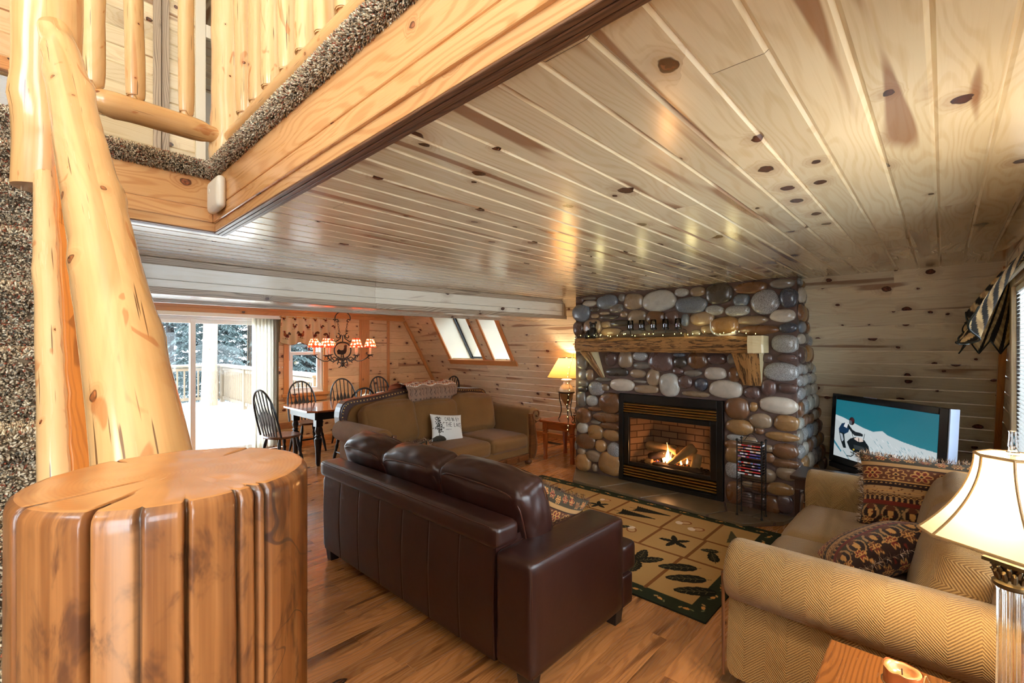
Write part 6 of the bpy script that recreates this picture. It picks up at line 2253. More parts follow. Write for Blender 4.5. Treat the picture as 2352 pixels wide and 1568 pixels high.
# near corner panels
for k, (u, v) in enumerate(((.28, .20), (.40, .29), (.52, .38))): leaf(u + .02, v - .02 + .02 * k, .27, .105, 2.2)
for a, q in ((1.2, .2), (.2, .22), (-.7, .2), (2.2, .18), (3.4, .18)): leaf(.44 + .1 * math.cos(a), .66 + .1 * math.sin(a), q, .085, a)
leaf(.42, 1.25, .24, .10, .6); leaf(.44, 1.75, .24, .1, 2.0); pine(.42, 2.28, .34, 1.4)
leaf(.88, .27, .17, .075, .5); leaf(.97, .33, .13, .06, 2.0)
star(.95, .60, .12); acorn(.93, .98, .6); leaf(.93, 1.08, .15, .05, 2.4); leaf(.96, 1.46, .16, .06, .9); star(.92, 1.9, .11); acorn(.93, 2.3, 1.2)
pine(1.36, .28, .26, .4, rgb(80, 72, 48)); acorn(1.33, .56, 2.2); acorn(1.40, .70, 2.2)
pine(1.28, 1.12, .36, -1.45); pine(1.45, 1.05, .36, -1.45)
star(1.28, 1.54, .10); acorn(1.45, 1.55, 1.9, .036); cone(1.36, 1.88); leaf(1.37, 2.16, .19, .13, .9); pine(1.38, 2.40, .24, 1.9)
n_ = rr
t = thing('lodge_rug', 'tan lodge rug with pine trees and leaves inside a dark border before the hearth', 'rug', (2.69, 1.0, 0.0))
mb = MB()
mb.grid(lambda s, q: (RW * s, RH * q, .011 + .001 * vn(s * 90, q * 140)), 400, 614, lambda s, q: cv.at(s, q))
mb.box(0, RW, 0, RH, .001, .0095, col=bk)
mb.build('pile', m_rug, t)

# ------------------------------------------------------------------ television
e = Vector((-.812, -.844, 0)).normalized()          # along the screen, from its far end to its near end
ang = math.atan2(e.y, e.x)
TVW = 1.17
t = thing('flat_television', 'flat television showing a snowmobile rider, angled in the corner behind the loveseat', 'television', (5.527, .841, .45), ang)
# local: x along screen, y: front is -y ... (front normal = -y rotated)
TI = RX(math.radians(-3.5))
mb = MB()
for a in ((0, .055, -.0, .07, .02, .69), (TVW - .075, TVW, 0, .07, .02, .69), (.055, TVW - .075, 0, .07, .635, .69), (.055, TVW - .075, 0, .07, .02, .085)):
    mb.box(*a)
mb.box(.02, TVW - .02, .03, .085, .03, .68)
mb.xf(TI); mb.build('bezel', m_plasticdark, t, bevel=.006)
mb = MB(); mb.box(TVW, TVW + .012, .0, .075, .025, .688); mb.xf(TI); mb.build('side_panel', m_plasticsilver, t, bevel=.004)
mb = MB(); mb.box(.02, TVW - .03, -.015, .05, -.035, .02); mb.xf(TI); mb.build('speaker_bar', m_plasticdark, t, bevel=.008)
mb = MB(); mb.box(.25, TVW - .25, .0, .22, -.06, -.035); mb.box(.45, .72, .03, .09, -.05, .05); mb.build('stand_foot', m_plasticdark, t, bevel=.01)
mb = MB(); mb.box(.38, .52, -.002, .01, .688, .694); mb.xf(TI); mb.build('top_sensor', m_plasticsilver, t, bevel=.002)
W, H = TVW - .13, .55
cv = Canvas(W, H, 340, 180, (0, 0, 0))
for j in range(181):
    f = j / 180
    cv.a[j, :, :] = np.array(rgb(46, 134, 148)[:3]) * (1 - f) + np.array(rgb(24, 112, 128)[:3]) * f
rr = random.Random(3)
hz = [(0, .40), (.10, .385), (.22, .355), (.34, .325), (.45, .308), (.50, .322), (.545, .332), (.60, .305), (.75, .278), (.9, .262), (W, .255), (W, 0), (0, 0)]
cv.poly(hz, rgb(206, 216, 218))
cv.poly([(0, .36), (.16, .30), (.26, .12), (.30, 0), (0, 0)], rgb(196, 204, 206))
teal, dk2 = rgb(44, 130, 146), rgb(16, 26, 30)
for k in range(240):
    x = rr.uniform(.42, W); y = rr.uniform(.0, .29 - .05 * x)
    l = rr.uniform(.006, .03)
    cv.line([(x, y), (x + l, y - l * .9)], rr.uniform(.002, .006), rr.choice([teal, rgb(120, 176, 186), rgb(230, 236, 238), rgb(230, 236, 238)]), .8)
for k in range(26): cv.ell(rr.uniform(.72, W), rr.uniform(0, .09), rr.uniform(.02, .05), rr.uniform(.01, .022), rr.choice([rgb(22, 86, 98), rgb(40, 120, 132)]))
cv.poly([(0, .15), (.10, .06), (.09, .05), (0, .12)], rgb(60, 130, 150)); cv.line([(.12, .07), (.20, .0)], .006, teal)
# rider
navy = rgb(22, 50, 80)
cv.poly([(.05, .27), (.085, .325), (.15, .345), (.19, .31), (.17, .255), (.12, .225), (.06, .22)], navy)
cv.poly([(.055, .24), (.12, .235), (.135, .16), (.155, .10), (.12, .095), (.085, .155)], dk2); cv.poly([(.065, .23), (.10, .225), (.12, .17), (.10, .15)], rgb(170, 180, 190))
cv.line([(.16, .32), (.21, .275), (.25, .262)], .026, dk2); cv.poly([(.11, .30), (.13, .345), (.165, .34), (.15, .29)], rgb(222, 226, 230))
cv.ell(.205, .365, .033, .038, rgb(38, 26, 30)); cv.ell(.19, .35, .018, .022, rgb(90, 100, 108)); cv.ell(.213, .378, .02, .018, rgb(70, 34, 40))
# machine
cv.poly([(.16, .16), (.20, .10), (.30, .065), (.40, .07), (.43, .11), (.41, .17), (.36, .215), (.26, .225), (.20, .20)], dk2)
cv.poly([(.21, .255), (.25, .235), (.34, .245), (.34, .265), (.30, .275), (.24, .275)], rgb(28, 34, 38))
cv.poly([(.24, .205), (.275, .228), (.335, .228), (.35, .20), (.30, .185)], rgb(226, 208, 196)); cv.line([(.295, .22), (.30, .18)], .008, dk2)
cv.line([(.20, .285), (.235, .21)], .006, dk2); cv.line([(.36, .27), (.35, .22)], .006, dk2)
cv.ell(.245, .105, .012, .008, rgb(206, 178, 60)); cv.poly([(.24, .15), (.36, .15), (.39, .12), (.25, .11)], rgb(52, 60, 62))
cv.line([(.21, .075), (.33, .055), (.45, .03)], .008, dk2); cv.line([(.40, .10), (.44, .05)], .006, dk2)
for x, y in ((.19, .03), (.42, .015)):
    cv.line([(x - .02, y), (x + .03, y + .005), (x + .055, y + .025), (x + .06, y + .06)], .009, dk2); cv.line([(x + .03, y + .01), (x + .05, y + .06)], .005, rgb(80, 110, 116))
mb = MB(); mb.grid(lambda s, q: (.055 + W * s, .002, .085 + H * q), 340, 180, lambda s, q: cv.at(s, q)); mb.xf(TI); mb.build('screen', m_screen, t)

t = thing('tv_stand', 'low black stand under the television', 'stand', (5.527, .841, 0), ang)
mb = MB(); mb.box(.05, 1.12, -.05, .30, .34, .38); mb.build('top', m_black, t, bevel=.006)
mb = MB(); mb.box(.08, .12, -.02, .28, 0, .34); mb.box(1.05, 1.09, -.02, .28, 0, .34); mb.box(.12, 1.05, .2, .22, .02, .34); mb.box(.12, 1.05, -.02, .26, .03, .06); mb.build('carcass', m_black, t, bevel=.004)

m_dkwood = plain('espresso_wood', rgb(52, 32, 22), .3, coat=.2)
# dark side table between hearth and loveseat
t = thing('dark_side_table', 'small dark wooden side table between the stone fireplace and the loveseat', 'side table', (4.50, .70, 0))
mb = MB(); mb.box(-.20, .22, -.24, .22, .52, .55); mb.build('table_top', m_dkwood, t, bevel=.006)
mb = MB(); mb.box(-.17, .19, -.21, .19, .44, .52); mb.build('apron', m_dkwood, t)
for x in (-.17, .17):
    for y in (-.19, .17):
        mb = MB(); mb.box(x - .018, x + .018, y - .018, y + .018, 0, .44); mb.build('leg', m_dkwood, t, bevel=.003)
mb = MB(); mb.box(-.16, .16, -.18, .16, .20, .22); mb.build('shelf', m_carved, t, bevel=.003)

# ------------------------------------------------------------------ side table and urn lamp left of the fireplace
t = thing('cherry_side_table', 'cherry side table with tapered legs holding the urn lamp beside the fireplace', 'side table', (5.36, 3.93, 0))
mb = MB(); mb.box(-.30, .30, -.30, .30, .525, .56); mb.build('table_top', m_cherry, t, bevel=.008)
mb = MB(); mb.box(-.25, .25, -.25, .25, .43, .525); mb.build('apron', m_cherry, t, bevel=.003)
for x in (-.235, .235):
    for y in (-.235, .235):
        mb = MB(); mb.boxo((x, y, .47), (1, 0, 0), (0, 1, 0), (0, 0, 1), .032, .032, .055)
        mb.lathe([(.026, 0), (.026, .05), (.021, .075), (.032, .30), (.034, .36), (.024, .372), (.036, .385), (.034, .40), (.022, .41), (.03, .425)], 16, (x, y, 0), sq=4.0)
        mb.build('leg', m_cherry, t, smooth=True, angle=35)
t = thing('urn_lamp', 'lit urn table lamp with amber shade beside the stone fireplace', 'lamp', (5.345, 3.955, .56))
mb = MB(); mb.lathe([(.004, .195), (.02, .205), (.06, .26), (.09, .33), (.105, .385)], 28); mb.build('urn_bowl', m_urn, t, smooth=True)
mb = MB(); mb.lathe([(.112, .380), (.118, .385), (.118, .395), (.112, .40)], 28); mb.tube([(0, 0, .16), (0, 0, .20)], .006, 8); mb.build('iron_ring', m_iron, t, smooth=True)
mb = MB(); mb.lathe([(.108, .398), (.112, .42), (.10, .455), (.075, .49), (.055, .505), (.052, .53), (.052, .545), (.078, .555), (.08, .572), (.06, .582), (.02, .585)], 40, flute=14, fd=.05); mb.build('fluted_neck', m_ceramic, t, smooth=True, angle=60)
for k in range(3):
    a = -2.3 + k * 2.094
    mb = MB(); mb.tube([(r * math.cos(a), r * math.sin(a), z) for r, z in ((.113, .39), (.108, .30), (.082, .20), (.078, .12), (.105, .03), (.125, .004))], .007, 8); mb.build('iron_leg', m_iron, t, smooth=True)
mb = MB(); mb.lathe([(.275, .605), (.112, .885)], 48, caps=False); mb.build('lamp_shade', m_shade2, t, smooth=True)
mb = MB(); mb.tube([(.275 * math.cos(k * .1309), .275 * math.sin(k * .1309), .605) for k in range(48)], .003, 6, closed=True); mb.tube([(.112 * math.cos(k * .1309), .112 * math.sin(k * .1309), .885) for k in range(48)], .003, 6, closed=True); mb.build('shade_rim', m_iron, t)
mb = MB(); mb.tube([(0, 0, .58), (0, 0, .70)], .01, 8); mb.lathe([(.004, .88), (.018, .89), (.018, .90), (.004, .905)], 12); mb.build('harp', m_brass, t)
mb = MB(); cushion(mb, .05, .05, .07, r=.025, bulge=0, n=6, M=T(0, 0, .735)); mb.build('bulb', m_bulb, t, smooth=2)
t = thing('bronze_candlestick', 'small bronze candlestick on the cherry table near the stones', 'candlestick', (5.16, 3.685, .56))
mb = MB(); mb.lathe([(.035, 0), (.034, .012), (.012, .02), (.009, .05), (.018, .06), (.009, .07), (.009, .09), (.022, .10), (.02, .115)], 18); mb.build('stem', m_bronze, t, smooth=True)

# ------------------------------------------------------------------ near end table, crystal lamp, candle
t = thing('oak_end_table', 'striped oak end table in the lower right corner under the crystal lamp', 'end table', (1.60, -.02, 0))
mb = MB(); mb.box(-.34, .336, -.33, .309, .555, .58, uo=(4, 7)); mb.build('table_top', m_striptable, t, bevel=.006)
mb = MB(); mb.box(-.30, .30, -.29, .27, .46, .555); mb.build('apron', m_striptable, t)
for x in (-.28, .28):
    for y in (-.27, .25):
        mb = MB(); mb.box(x - .022, x + .022, y - .022, y + .022, 0, .46); mb.build('leg', m_striptable, t, bevel=.003)

e1 = math.radians(60.8)
t = thing('crystal_lamp', 'lit crystal column lamp with cream bell shade on the oak end table', 'lamp', (1.815, -.135, .58), e1)
mb = MB(); mb.lathe([(.085, 0), (.085, .02), (.06, .03), (.055, .05), (.035, .06)], 28); mb.build('foot', m_bronze, t, smooth=True, angle=35)
mb = MB(); mb.lathe([(.0325, .06), (.0335, .07), (.031, .20), (.0305, .36), (.0335, .375), (.034, .38)], 96, flute=10, fd=.16); mb.build('crystal_column', m_crystal, t, smooth=True, angle=50)
mb = MB()
mb.lathe([(.036, .375), (.040, .38), (.040, .388), (.033, .393), (.030, .40)], 28)
for k in range(12):
    a = 6.283 * k / 12
    for z0, r0, sc in ((.396, .029, 1.0), (.412, .030, 1.1)):
        aa = a + (.26 if z0 > .4 else 0)
        mb.tube([(r0 * math.cos(aa), r0 * math.sin(aa), z0), ((r0 + .003) * math.cos(aa), (r0 + .003) * math.sin(aa), z0 + .014), ((r0 + .010 * sc) * math.cos(aa), (r0 + .010 * sc) * math.sin(aa), z0 + .024), ((r0 + .013 * sc) * math.cos(aa), (r0 + .013 * sc) * math.sin(aa), z0 + .019)], [.006, .007, .005, .002], 7)
mb.lathe([(.029, .39), (.027, .42), (.036, .435), (.036, .44)], 24)
mb.boxo((0, 0, .444), (1, 0, 0), (0, 1, 0), (0, 0, 1), .044, .044, .005); mb.build('capital', m_bronze, t, smooth=True, angle=45, bevel=.0015)
mb = MB(); mb.tube([(0, 0, .45), (0, 0, .73)], .006, 8); mb.build('stem', m_brass, t)
# shade: rectangular bell with cut corners
def shade_ring(f):
    k = f ** 1.9
    a = .034 + (.108 - .034) * k; ca = .030 + (.056 - .030) * k
    b = .035 + (.097 - .035) * k; cb = .030 + (.036 - .030) * k
    return [(-a - ca, -b), (-a, -b - cb), (a, -b - cb), (a + ca, -b), (a + ca, b), (a, b + cb), (-a, b + cb), (-a - ca, b)], .727 - .237 * f
m = MB(); NS = 18; P = []
for j in range(NS + 1):
    ring, z = shade_ring(j / NS)
    P += [(x, y, z) for x, y in ring]
F = []; UV = []
for j in range(NS):
    for k in range(8):
        k2 = (k + 1) % 8
        F.append((j * 8 + k, j * 8 + k2, (j + 1) * 8 + k2, (j + 1) * 8 + k))
        l = (Vector(P[j * 8 + k]) - Vector(P[j * 8 + k2])).length
        UV.append([(j * .014, k + 0), (j * .014, k + l), (j * .014 + .014, k + l), (j * .014 + .014, k)])
m.add(P, F, UV); sh = m.build('lamp_shade', m_shade, t, smooth=True, angle=20)
m_braid = plain('bronze_braid', rgb(150, 116, 72), .6, bumps=.5, bscale=300)
for k in range(8):
    m = MB(); pts = []
    for j in range(NS + 1):
        ring, z = shade_ring(j / NS); pts.append(Vector((ring[k][0], ring[k][1], z)) * 1.0)
    m.tube(pts, .0035, 6); m.build('corner_braid', m_braid, sh, smooth=True)
for f in (0, 1):
    ring, z = shade_ring(f); m = MB(); m.tube([(x, y, z) for x, y in ring], .0045, 6, closed=True); m.build('rim_braid', m_braid, sh, smooth=True)
m = MB(); m.lathe([(.014, .73), (.014, .738), (.009, .742), (.008, .75), (.010, .755), (.0085, .77), (.0075, .79), (.009, .795)], 12); m.build('crystal_finial', m_crystal, t, smooth=True, angle=30)
m = MB(); cushion(m, .05, .05, .075, r=.025, bulge=0, n=6, M=T(0, 0, .62)); m.build('bulb', m_bulb, t, smooth=2)

t = thing('pillar_candle', 'twisted amber pillar candle on the striped oak end table', 'candle', (1.598, .080, .58))
m = MB(); P = []; F = []
NZ, NC = 26, 40
for j in range(NZ + 1):
    z = .165 * j / NZ
    for k in range(NC):
        a = 2 * PI * k / NC
        tw = a + z * 9
        r = .040 * (1 + .05 * math.cos(5 * tw)) * (1 + .03 * math.sin(z * 40)) + (.002 * vn(math.cos(a) * 2, math.sin(a) * 2, 5) if j < NZ else 0)
        P.append((r * math.cos(a), r * math.sin(a), z + (.010 * vn(math.cos(a) * 1.6, math.sin(a) * 1.6, 1.0) * (j / NZ) ** 3)))
for j in range(NZ):
    for k in range(NC): F.append((j * NC + k, j * NC + (k + 1) % NC, (j + 1) * NC + (k + 1) % NC, (j + 1) * NC + k))
m.add(P, F); m.build('wax', m_wax, t, smooth=2)
m = MB(); P = []; F = []
for j, (r, dz) in enumerate(((.040, .163), (.034, .166), (.027, .160), (.022, .150), (.010, .149))):
    for k in range(NC):
        a = 2 * PI * k / NC
        P.append((r * math.cos(a), r * math.sin(a), dz + .008 * vn(math.cos(a) * 1.6, math.sin(a) * 1.6, 1.0) * (1 - j / 5)))
P.append((0, 0, .149))
for j in range(4):
    for k in range(NC): F.append((j * NC + k, j * NC + (k + 1) % NC, (j + 1) * NC + (k + 1) % NC, (j + 1) * NC + k))
for k in range(NC): F.append((4 * NC + k, 4 * NC + (k + 1) % NC, 5 * NC))
m.add(P, F); m.build('melted_top', m_meltwax, t, smooth=2)
m = MB(); m.tube([(0, 0, .145), (.001, .001, .165)], .0015, 5); m.build('wick', m_char, t)
m = MB()
m_twine = plain('jute_twine', rgb(150, 110, 64), .9)
m.tube([(.0435 * math.cos(k * .3), .0435 * math.sin(k * .3), .125) for k in range(21)], .002, 6, closed=True)
for s in (-1, 1): m.tube([(.02 * s + .012 * s * k * (1 if k < 5 else 1), -.040 - .002 * k, .125 + .018 * math.sin(k * .75)) for k in range(7)], .0015, 5)
m.build('twine', m_twine, t)

# ------------------------------------------------------------------ dining table and chairs
t = thing('dining_table', 'dark legged dining table with glossy brown top near the gable window', 'dining table', (3.78, 6.53, 0))
mb = MB(); mb.prism([(-1.23, -.40), (-1.13, -.50), (1.13, -.50), (1.23, -.40), (1.23, .40), (1.13, .50), (-1.13, .50), (-1.23, .40)], 'z', .725, .752); mb.build('table_top', m_tabletop, t, bevel=.006)
mb = MB()
for b in ((-1.10, 1.10, -.43, -.40, .62, .725), (-1.10, 1.10, .40, .43, .62, .725), (-1.13, -1.10, -.42, .42, .62, .725), (1.10, 1.13, -.42, .42, .62, .725)): mb.box(*b)
mb.build('apron', m_black, t, bevel=.003)
for x in (-1.07, 1.07):
    for y in (-.38, .38):
        mb = MB(); mb.box(x - .045, x + .045, y - .045, y + .045, .53, .725); mb.lathe([(.022, 0), (.03, .03), (.036, .20), (.048, .30), (.05, .36), (.03, .385), (.048, .40), (.03, .42), (.045, .47), (.035, .52), (.045, .535)], 18, (x, y, 0)); mb.build('leg', m_black, t, smooth=True, angle=40)


def chair(label, loc, rotz):
    t = thing('windsor_chair', label, 'chair', loc, rotz, 'black bow back dining chairs')
    m = MB(); m.lathe([(.14, .425), (.205, .43), (.215, .445), (.205, .46), (.16, .462), (.08, .452), (.02, .45)], 28, sq=2.6); m.build('seat', m_carved, t, smooth=True)
    pts = []
    for k in range(25):
        a = PI * k / 24
        x = .215 * math.cos(a) * (1 if True else 0)
        z = .46 + .60 * math.sin(a) ** .62
        pts.append((x * (1 + .1 * math.sin(a)), -.155 - .15 * ((z - .46) / .6), z))
    m = MB(); m.tube(pts, .013, 8); m.build('back_bow', m_black, t, smooth=True)
    for k in range(6):
        f = (k - 2.5) / 2.5
        xb, xt = f * .13, f * .165
        zt = .46 + .60 * (1 - (xt / .24) ** 2) ** .36 - .012
        b, tp = Vector((xb, -.16, .455)), Vector((xt, -.155 - .15 * (zt - .46) / .6, zt))
        d = (tp - b)
        m = MB(); prof = [(0, .007), (.12, .010), (.35, .022), (.50, .026), (.62, .010), (.66, .006), (1, .006)]
        P = []
        for q, wd in prof:
            c = b + d * q
            for sx, sy in ((-1, -1), (1, -1), (1, 1), (-1, 1)): P.append(c + Vector((sx * wd, sy * .006, 0)))
        F = []
        for j in range(len(prof) - 1):
            for c in range(4): F.append((j * 4 + c, j * 4 + (c + 1) % 4, j * 4 + 4 + (c + 1) % 4, j * 4 + 4 + c))
        m.add(P, F); m.build('arrow_spindle', m_black, t)
    legs = []
    for sx in (-1, 1):
        for sy in (-1, 1):
            a, b = Vector((sx * .13, sy * .12, .435)), Vector((sx * .20, sy * .19 - .01, 0))
            m = MB(); n = 12; m.tube([a.lerp(b, k / n) for k in range(n + 1)], [.012, .016, .02, .022, .016, .024, .016, .02, .022, .02, .017, .015, .013], 10); m.build('leg', m_black, t, smooth=True)
    for sx in (-1, 1):
        m = MB(); m.tube([(sx * .17, -.165, .18), (sx * .17, 0, .18), (sx * .17, .155, .18)], [.008, .014, .008], 8); m.build('stretcher', m_black, t, smooth=True)
    m = MB(); m.tube([(-.17, 0, .18), (0, 0, .18), (.17, 0, .18)], [.008, .014, .008], 8); m.build('stretcher', m_black, t, smooth=True)
    return t


c0 = chair('black bow back chair at the head of the table by the sliding door', (2.30, 6.30, 0), -PI / 2 + .25)
for lab, x, y, r in (('black bow back chair under the gable window', 2.98, 7.12, PI), ('black bow back chair against the gable wall just right of its window', 3.68, 7.20, PI - .1), ('black bow back chair at the far side of the table before the wide wall board', 4.42, 7.22, PI),
                     ('black bow back chair showing its hoop above the left shoulder of the tan sofa', 3.06, 5.86, 0), ('black bow back chair showing its hoop just left of the draped throw', 3.70, 5.95, .05),
                     ('black bow back chair showing its hoop right behind the draped throw', 4.42, 6.0, 0), ('black bow back chair at the head of the table by the sloping wall', 5.16, 6.62, PI / 2)):
    dup(c0, (x, y, 0), r, lab)

def jarcol(s):
    return 0
cv = Canvas(.3, .12, 60, 30, rgb(226, 222, 206))
rr = random.Random(5)
for k in range(40): cv.ell(rr.uniform(0, .3), rr.uniform(.02, .1), rr.uniform(.004, .012), rr.uniform(.003, .007), rr.choice([rgb(84, 96, 70), rgb(120, 124, 96), rgb(96, 80, 62)]), rr.random() * 3)
t = thing('lidded_jar', 'small white lidded jar with green sprigs on the dining table', 'jar', (3.56, 6.42, .752))
mb = MB(); mb.grid(lambda s, q: ((.055 + .012 * math.sin(PI * q)) * math.cos(2 * PI * s), (.055 + .012 * math.sin(PI * q)) * math.sin(2 * PI * s), .11 * q), 60, 30, lambda s, q: cv.at(s, q)); mb.build('jar_body', m_gloss, t, smooth=2)
mb = MB(); mb.lathe([(.062, .108), (.06, .118), (.03, .135), (.012, .14), (.016, .152), (.004, .158)], 24); mb.build('lid', m_ceramic, t, smooth=True)
t = thing('napkin_holder', 'white patterned napkin holder beside the lidded jar on the dining table', 'napkin holder', (3.80, 6.40, .752), .3)
mb = MB(); mb.grid(lambda s, q: (-.09 + .18 * s, -.03, .10 * q + .02 * math.sin(PI * s)), 60, 30, lambda s, q: cv.at(s * .6, q)); mb.box(-.09, .09, -.028, .03, 0, .012, col=rgb(226, 222, 206)); mb.box(-.09, .09, .02, .03, 0, .11, col=rgb(226, 222, 206)); mb.build('holder', m_gloss, t)
mb = MB(); mb.box(-.075, .075, -.02, .016, .012, .15); mb.build('napkins', m_white, t)

# ------------------------------------------------------------------ rooster chandelier
t = thing('rooster_chandelier', 'wrought iron rooster chandelier with six red dotted shades over the dining table', 'chandelier', (3.31, 6.66, CZ), -.78)
mb = MB(); mb.lathe([(.05, 0), (.06, -.015), (.05, -.03), (.015, -.05), (.008, -.09)][::-1], 20); mb.tube([(0, 0, -.08), (0, 0, -.125)], .006, 8); mb.build('canopy', m_iron, t, smooth=True)
def scroll(m, c, r0, r1, a0, a1, rad=.007, plane='xz', n=22):
    pts = []
    for k in range(n + 1):
        f = k / n; a = a0 + (a1 - a0) * f; r = r0 + (r1 - r0) * f
        pts.append((c[0] + r * math.cos(a), c[1], c[2] + r * math.sin(a)))
    m.tube(pts, rad, 7)
mb = MB()
pts = [(.115 * math.cos(PI * (1.12 - 1.24 * k / 20)), 0, -.21 + .10 * math.sin(PI * (1.12 - 1.24 * k / 20))) for k in range(21)]
mb.tube(pts, .0075, 8)
for s in (-1, 1):
    scroll(mb, (s * .085, 0, -.255), .03, .008, PI / 2 - s * 1.2, PI / 2 + s * 4.2)
    for k in range(6):
        cx_, cz_ = s * (.070 - .004 * k), -.295 - .026 * k
        mb.tube([(cx_ + .010 * math.cos(a) * (1 if k % 2 else .15), .010 * math.cos(a) * (.15 if k % 2 else 1), cz_ + .016 * math.sin(a)) for a in [q * .785 for q in range(8)]], .003, 5, closed=True)
    scroll(mb, (s * .075, 0, -.485), .045, .012, PI / 2, PI / 2 + s * 5.4); 
    mb.tube([(s * .02, 0, -.46), (s * .035, 0, -.52), (s * .10, 0, -.565), (s * .17, 0, -.545), (s * .20, 0, -.51)], .0075, 7)
    mb.tube([(s * .20, 0, -.51), (s * .185, 0, -.56)], .006, 6)
    scroll(mb, (s * .06, 0, -.93 + .02), .05, .012, -PI / 2, -PI / 2 - s * 5.0)
mb.tube([(0, 0, -.47), (0, 0, -.57)], .008, 8)
mb.build('hanger_scrolls', m_iron, t, smooth=True)
mb = MB(); mb.tube([(.125 * math.cos(k * .1571), 0, -.70 + .125 * math.sin(k * .1571)) for k in range(40)], .010, 8, closed=True); mb.build('ring', m_iron, t, smooth=True)
roo = [(-.075, -.055), (-.085, -.01), (-.06, .02), (-.025, .0), (.01, .005), (.025, .04), (.02, .07), (.035, .088), (.045, .078), (.05, .092), (.062, .078), (.075, .07), (.062, .062), (.062, .03), (.06, -.01), (.045, -.045), (.015, -.062), (.02, -.10), (.03, -.112), (.0, -.112), (.004, -.066), (-.015, -.066), (-.012, -.112), (-.03, -.112), (-.024, -.062), (-.055, -.06)]
mb = MB(); mb.prism([(x, z - .70) for x, z in roo], 'y', -.004, .004); mb.build('rooster_silhouette', m_blackmetal, t)
mb = MB(); mb.lathe([(.006, -.95), (.018, -.94), (.022, -.925), (.012, -.905), (.026, -.89), (.026, -.87), (.012, -.845), (.014, -.82)], 16); mb.build('bottom_finial', m_iron, t, smooth=True)
lamps_ch = []
for k in range(6):
    a = 2 * PI * k / 6 + .28
    ca, sa = math.cos(a), math.sin(a)
    Ra = .40
    def W3(r, z): return (r * ca, r * sa, z)
    mb = MB()
    pr = [(.015, -.85), (.07, -.83), (.12, -.80), (.16, -.83), (.21, -.862), (.27, -.86), (.33, -.83), (Ra, -.775)]
    mb.tube([W3(r, z) for r, z in pr], .008, 7)
    mb.tube([W3(.40 + .035 * math.cos(q), -.80 + .035 * math.sin(q) * (1 - q * .05)) for q in [k2 * .4 for k2 in range(12)]], .006, 6)
    mb.tube([W3(.15 + .03 * math.cos(q), -.86 + .03 * math.sin(q)) for q in [k2 * .45 for k2 in range(11)]], .006, 6)
    arm = mb.build('scroll_arm', m_iron, t, smooth=True)
    mb = MB(); mb.lathe([(.01, -.785), (.035, -.776), (.055, -.765), (.052, -.762), (.02, -.768)], 16, (Ra * ca, Ra * sa, 0)); mb.build('drip_pan', m_iron, arm, smooth=True)
    mb = MB(); mb.lathe([(.016, -.768), (.016, -.62)], 12, (Ra * ca, Ra * sa, 0)); mb.build('candle_sleeve', m_waxtop, arm, smooth=True)
    mb = MB(); mb.lathe([(.095, -.655), (.050, -.525)], 28, (Ra * ca, Ra * sa, 0), caps=False); mb.build('lamp_shade', m_polka, arm, smooth=True)
    mb = MB(); mb.tube([(Ra * ca + .0955 * math.cos(q * .2244), Ra * sa + .0955 * math.sin(q * .2244), -.655) for q in range(28)], .003, 5, closed=True); mb.tube([(Ra * ca + .050 * math.cos(q * .2244), Ra * sa + .050 * math.sin(q * .2244), -.525) for q in range(28)], .003, 5, closed=True)
    mb.build('shade_trim', plain('red_trim', rgb(180, 40, 30), .7), arm)
    mb = MB(); cushion(mb, .022, .022, .045, r=.011, bulge=0, n=5, M=T(Ra * ca, Ra * sa, -.595)); mb.build('bulb', m_bulb, arm, smooth=2)
    w = Matrix.Rotation(-.78, 3, 'Z') @ Vector((Ra * ca, Ra * sa, -.60))
    lamps_ch.append((3.31 + w.x, 6.66 + w.y, CZ + w.z))

# ------------------------------------------------------------------ window dressings
cv = Canvas(.95, .46, 240, 120, rgb(204, 184, 150))
cr, gnn, dkk = rgb(120, 40, 40), rgb(70, 72, 52), rgb(60, 42, 34)
def roost(x, y, s, f=1):
    X = lambda u, v: (x + f * u * s, y + v * s)
    for q, (r1, c1) in enumerate(((.62, gnn), (.50, dkk), (.38, cr), (.28, gnn))):
        pts = [X(-.25 - .18 + r1 * .5 * math.cos(t_), .12 + r1 * .75 * math.sin(t_)) for t_ in [.2 + .28 * i for i in range(10)]]
        cv.line(pts, .13 * s, c1)
    cv.ell(*X(.0, .0), .42 * s, .27 * s, cr, .25 * f); cv.ell(*X(-.05, .02), .22 * s, .14 * s, dkk, .25 * f)
    cv.poly([X(.08, .1), X(.22, .52), X(.40, .56), X(.42, .2), X(.3, -.1)], rgb(150, 86, 50))
    cv.ell(*X(.33, .58), .11 * s, .11 * s, cr); cv.poly([X(.22, .62), X(.26, .80), X(.33, .70), X(.40, .80), X(.44, .64)], rgb(170, 44, 40)); cv.poly([X(.42, .60), X(.54, .55), X(.42, .52)], gnn)
    cv.line([X(-.02, -.2), X(.0, -.55)], .06 * s, dkk); cv.line([X(.14, -.2), X(.2, -.55)], .06 * s, dkk); cv.line([X(-.35, -.57), X(.55, -.57)], .045 * s, gnn)
for j, y in enumerate((.14, .29)):
    for k in range(5): roost(.10 + k * .235 + (-.11 if j else 0), y, .10 if j == 0 else .066, 1 if (k + j) % 2 else -1)
for k in range(6): roost(.05 + k * .18, .41, .055, 1)
def scal(s): return .045 * abs(math.sin(s * PI * 4)) ** .8
cv.a[:2] = np.array(rgb(120, 44, 36)[:3])
t = thing('rooster_valance', 'cream valance printed with roosters above the gable window', 'valance', (3.22, YE - .09, 1.66))
mb = MB()
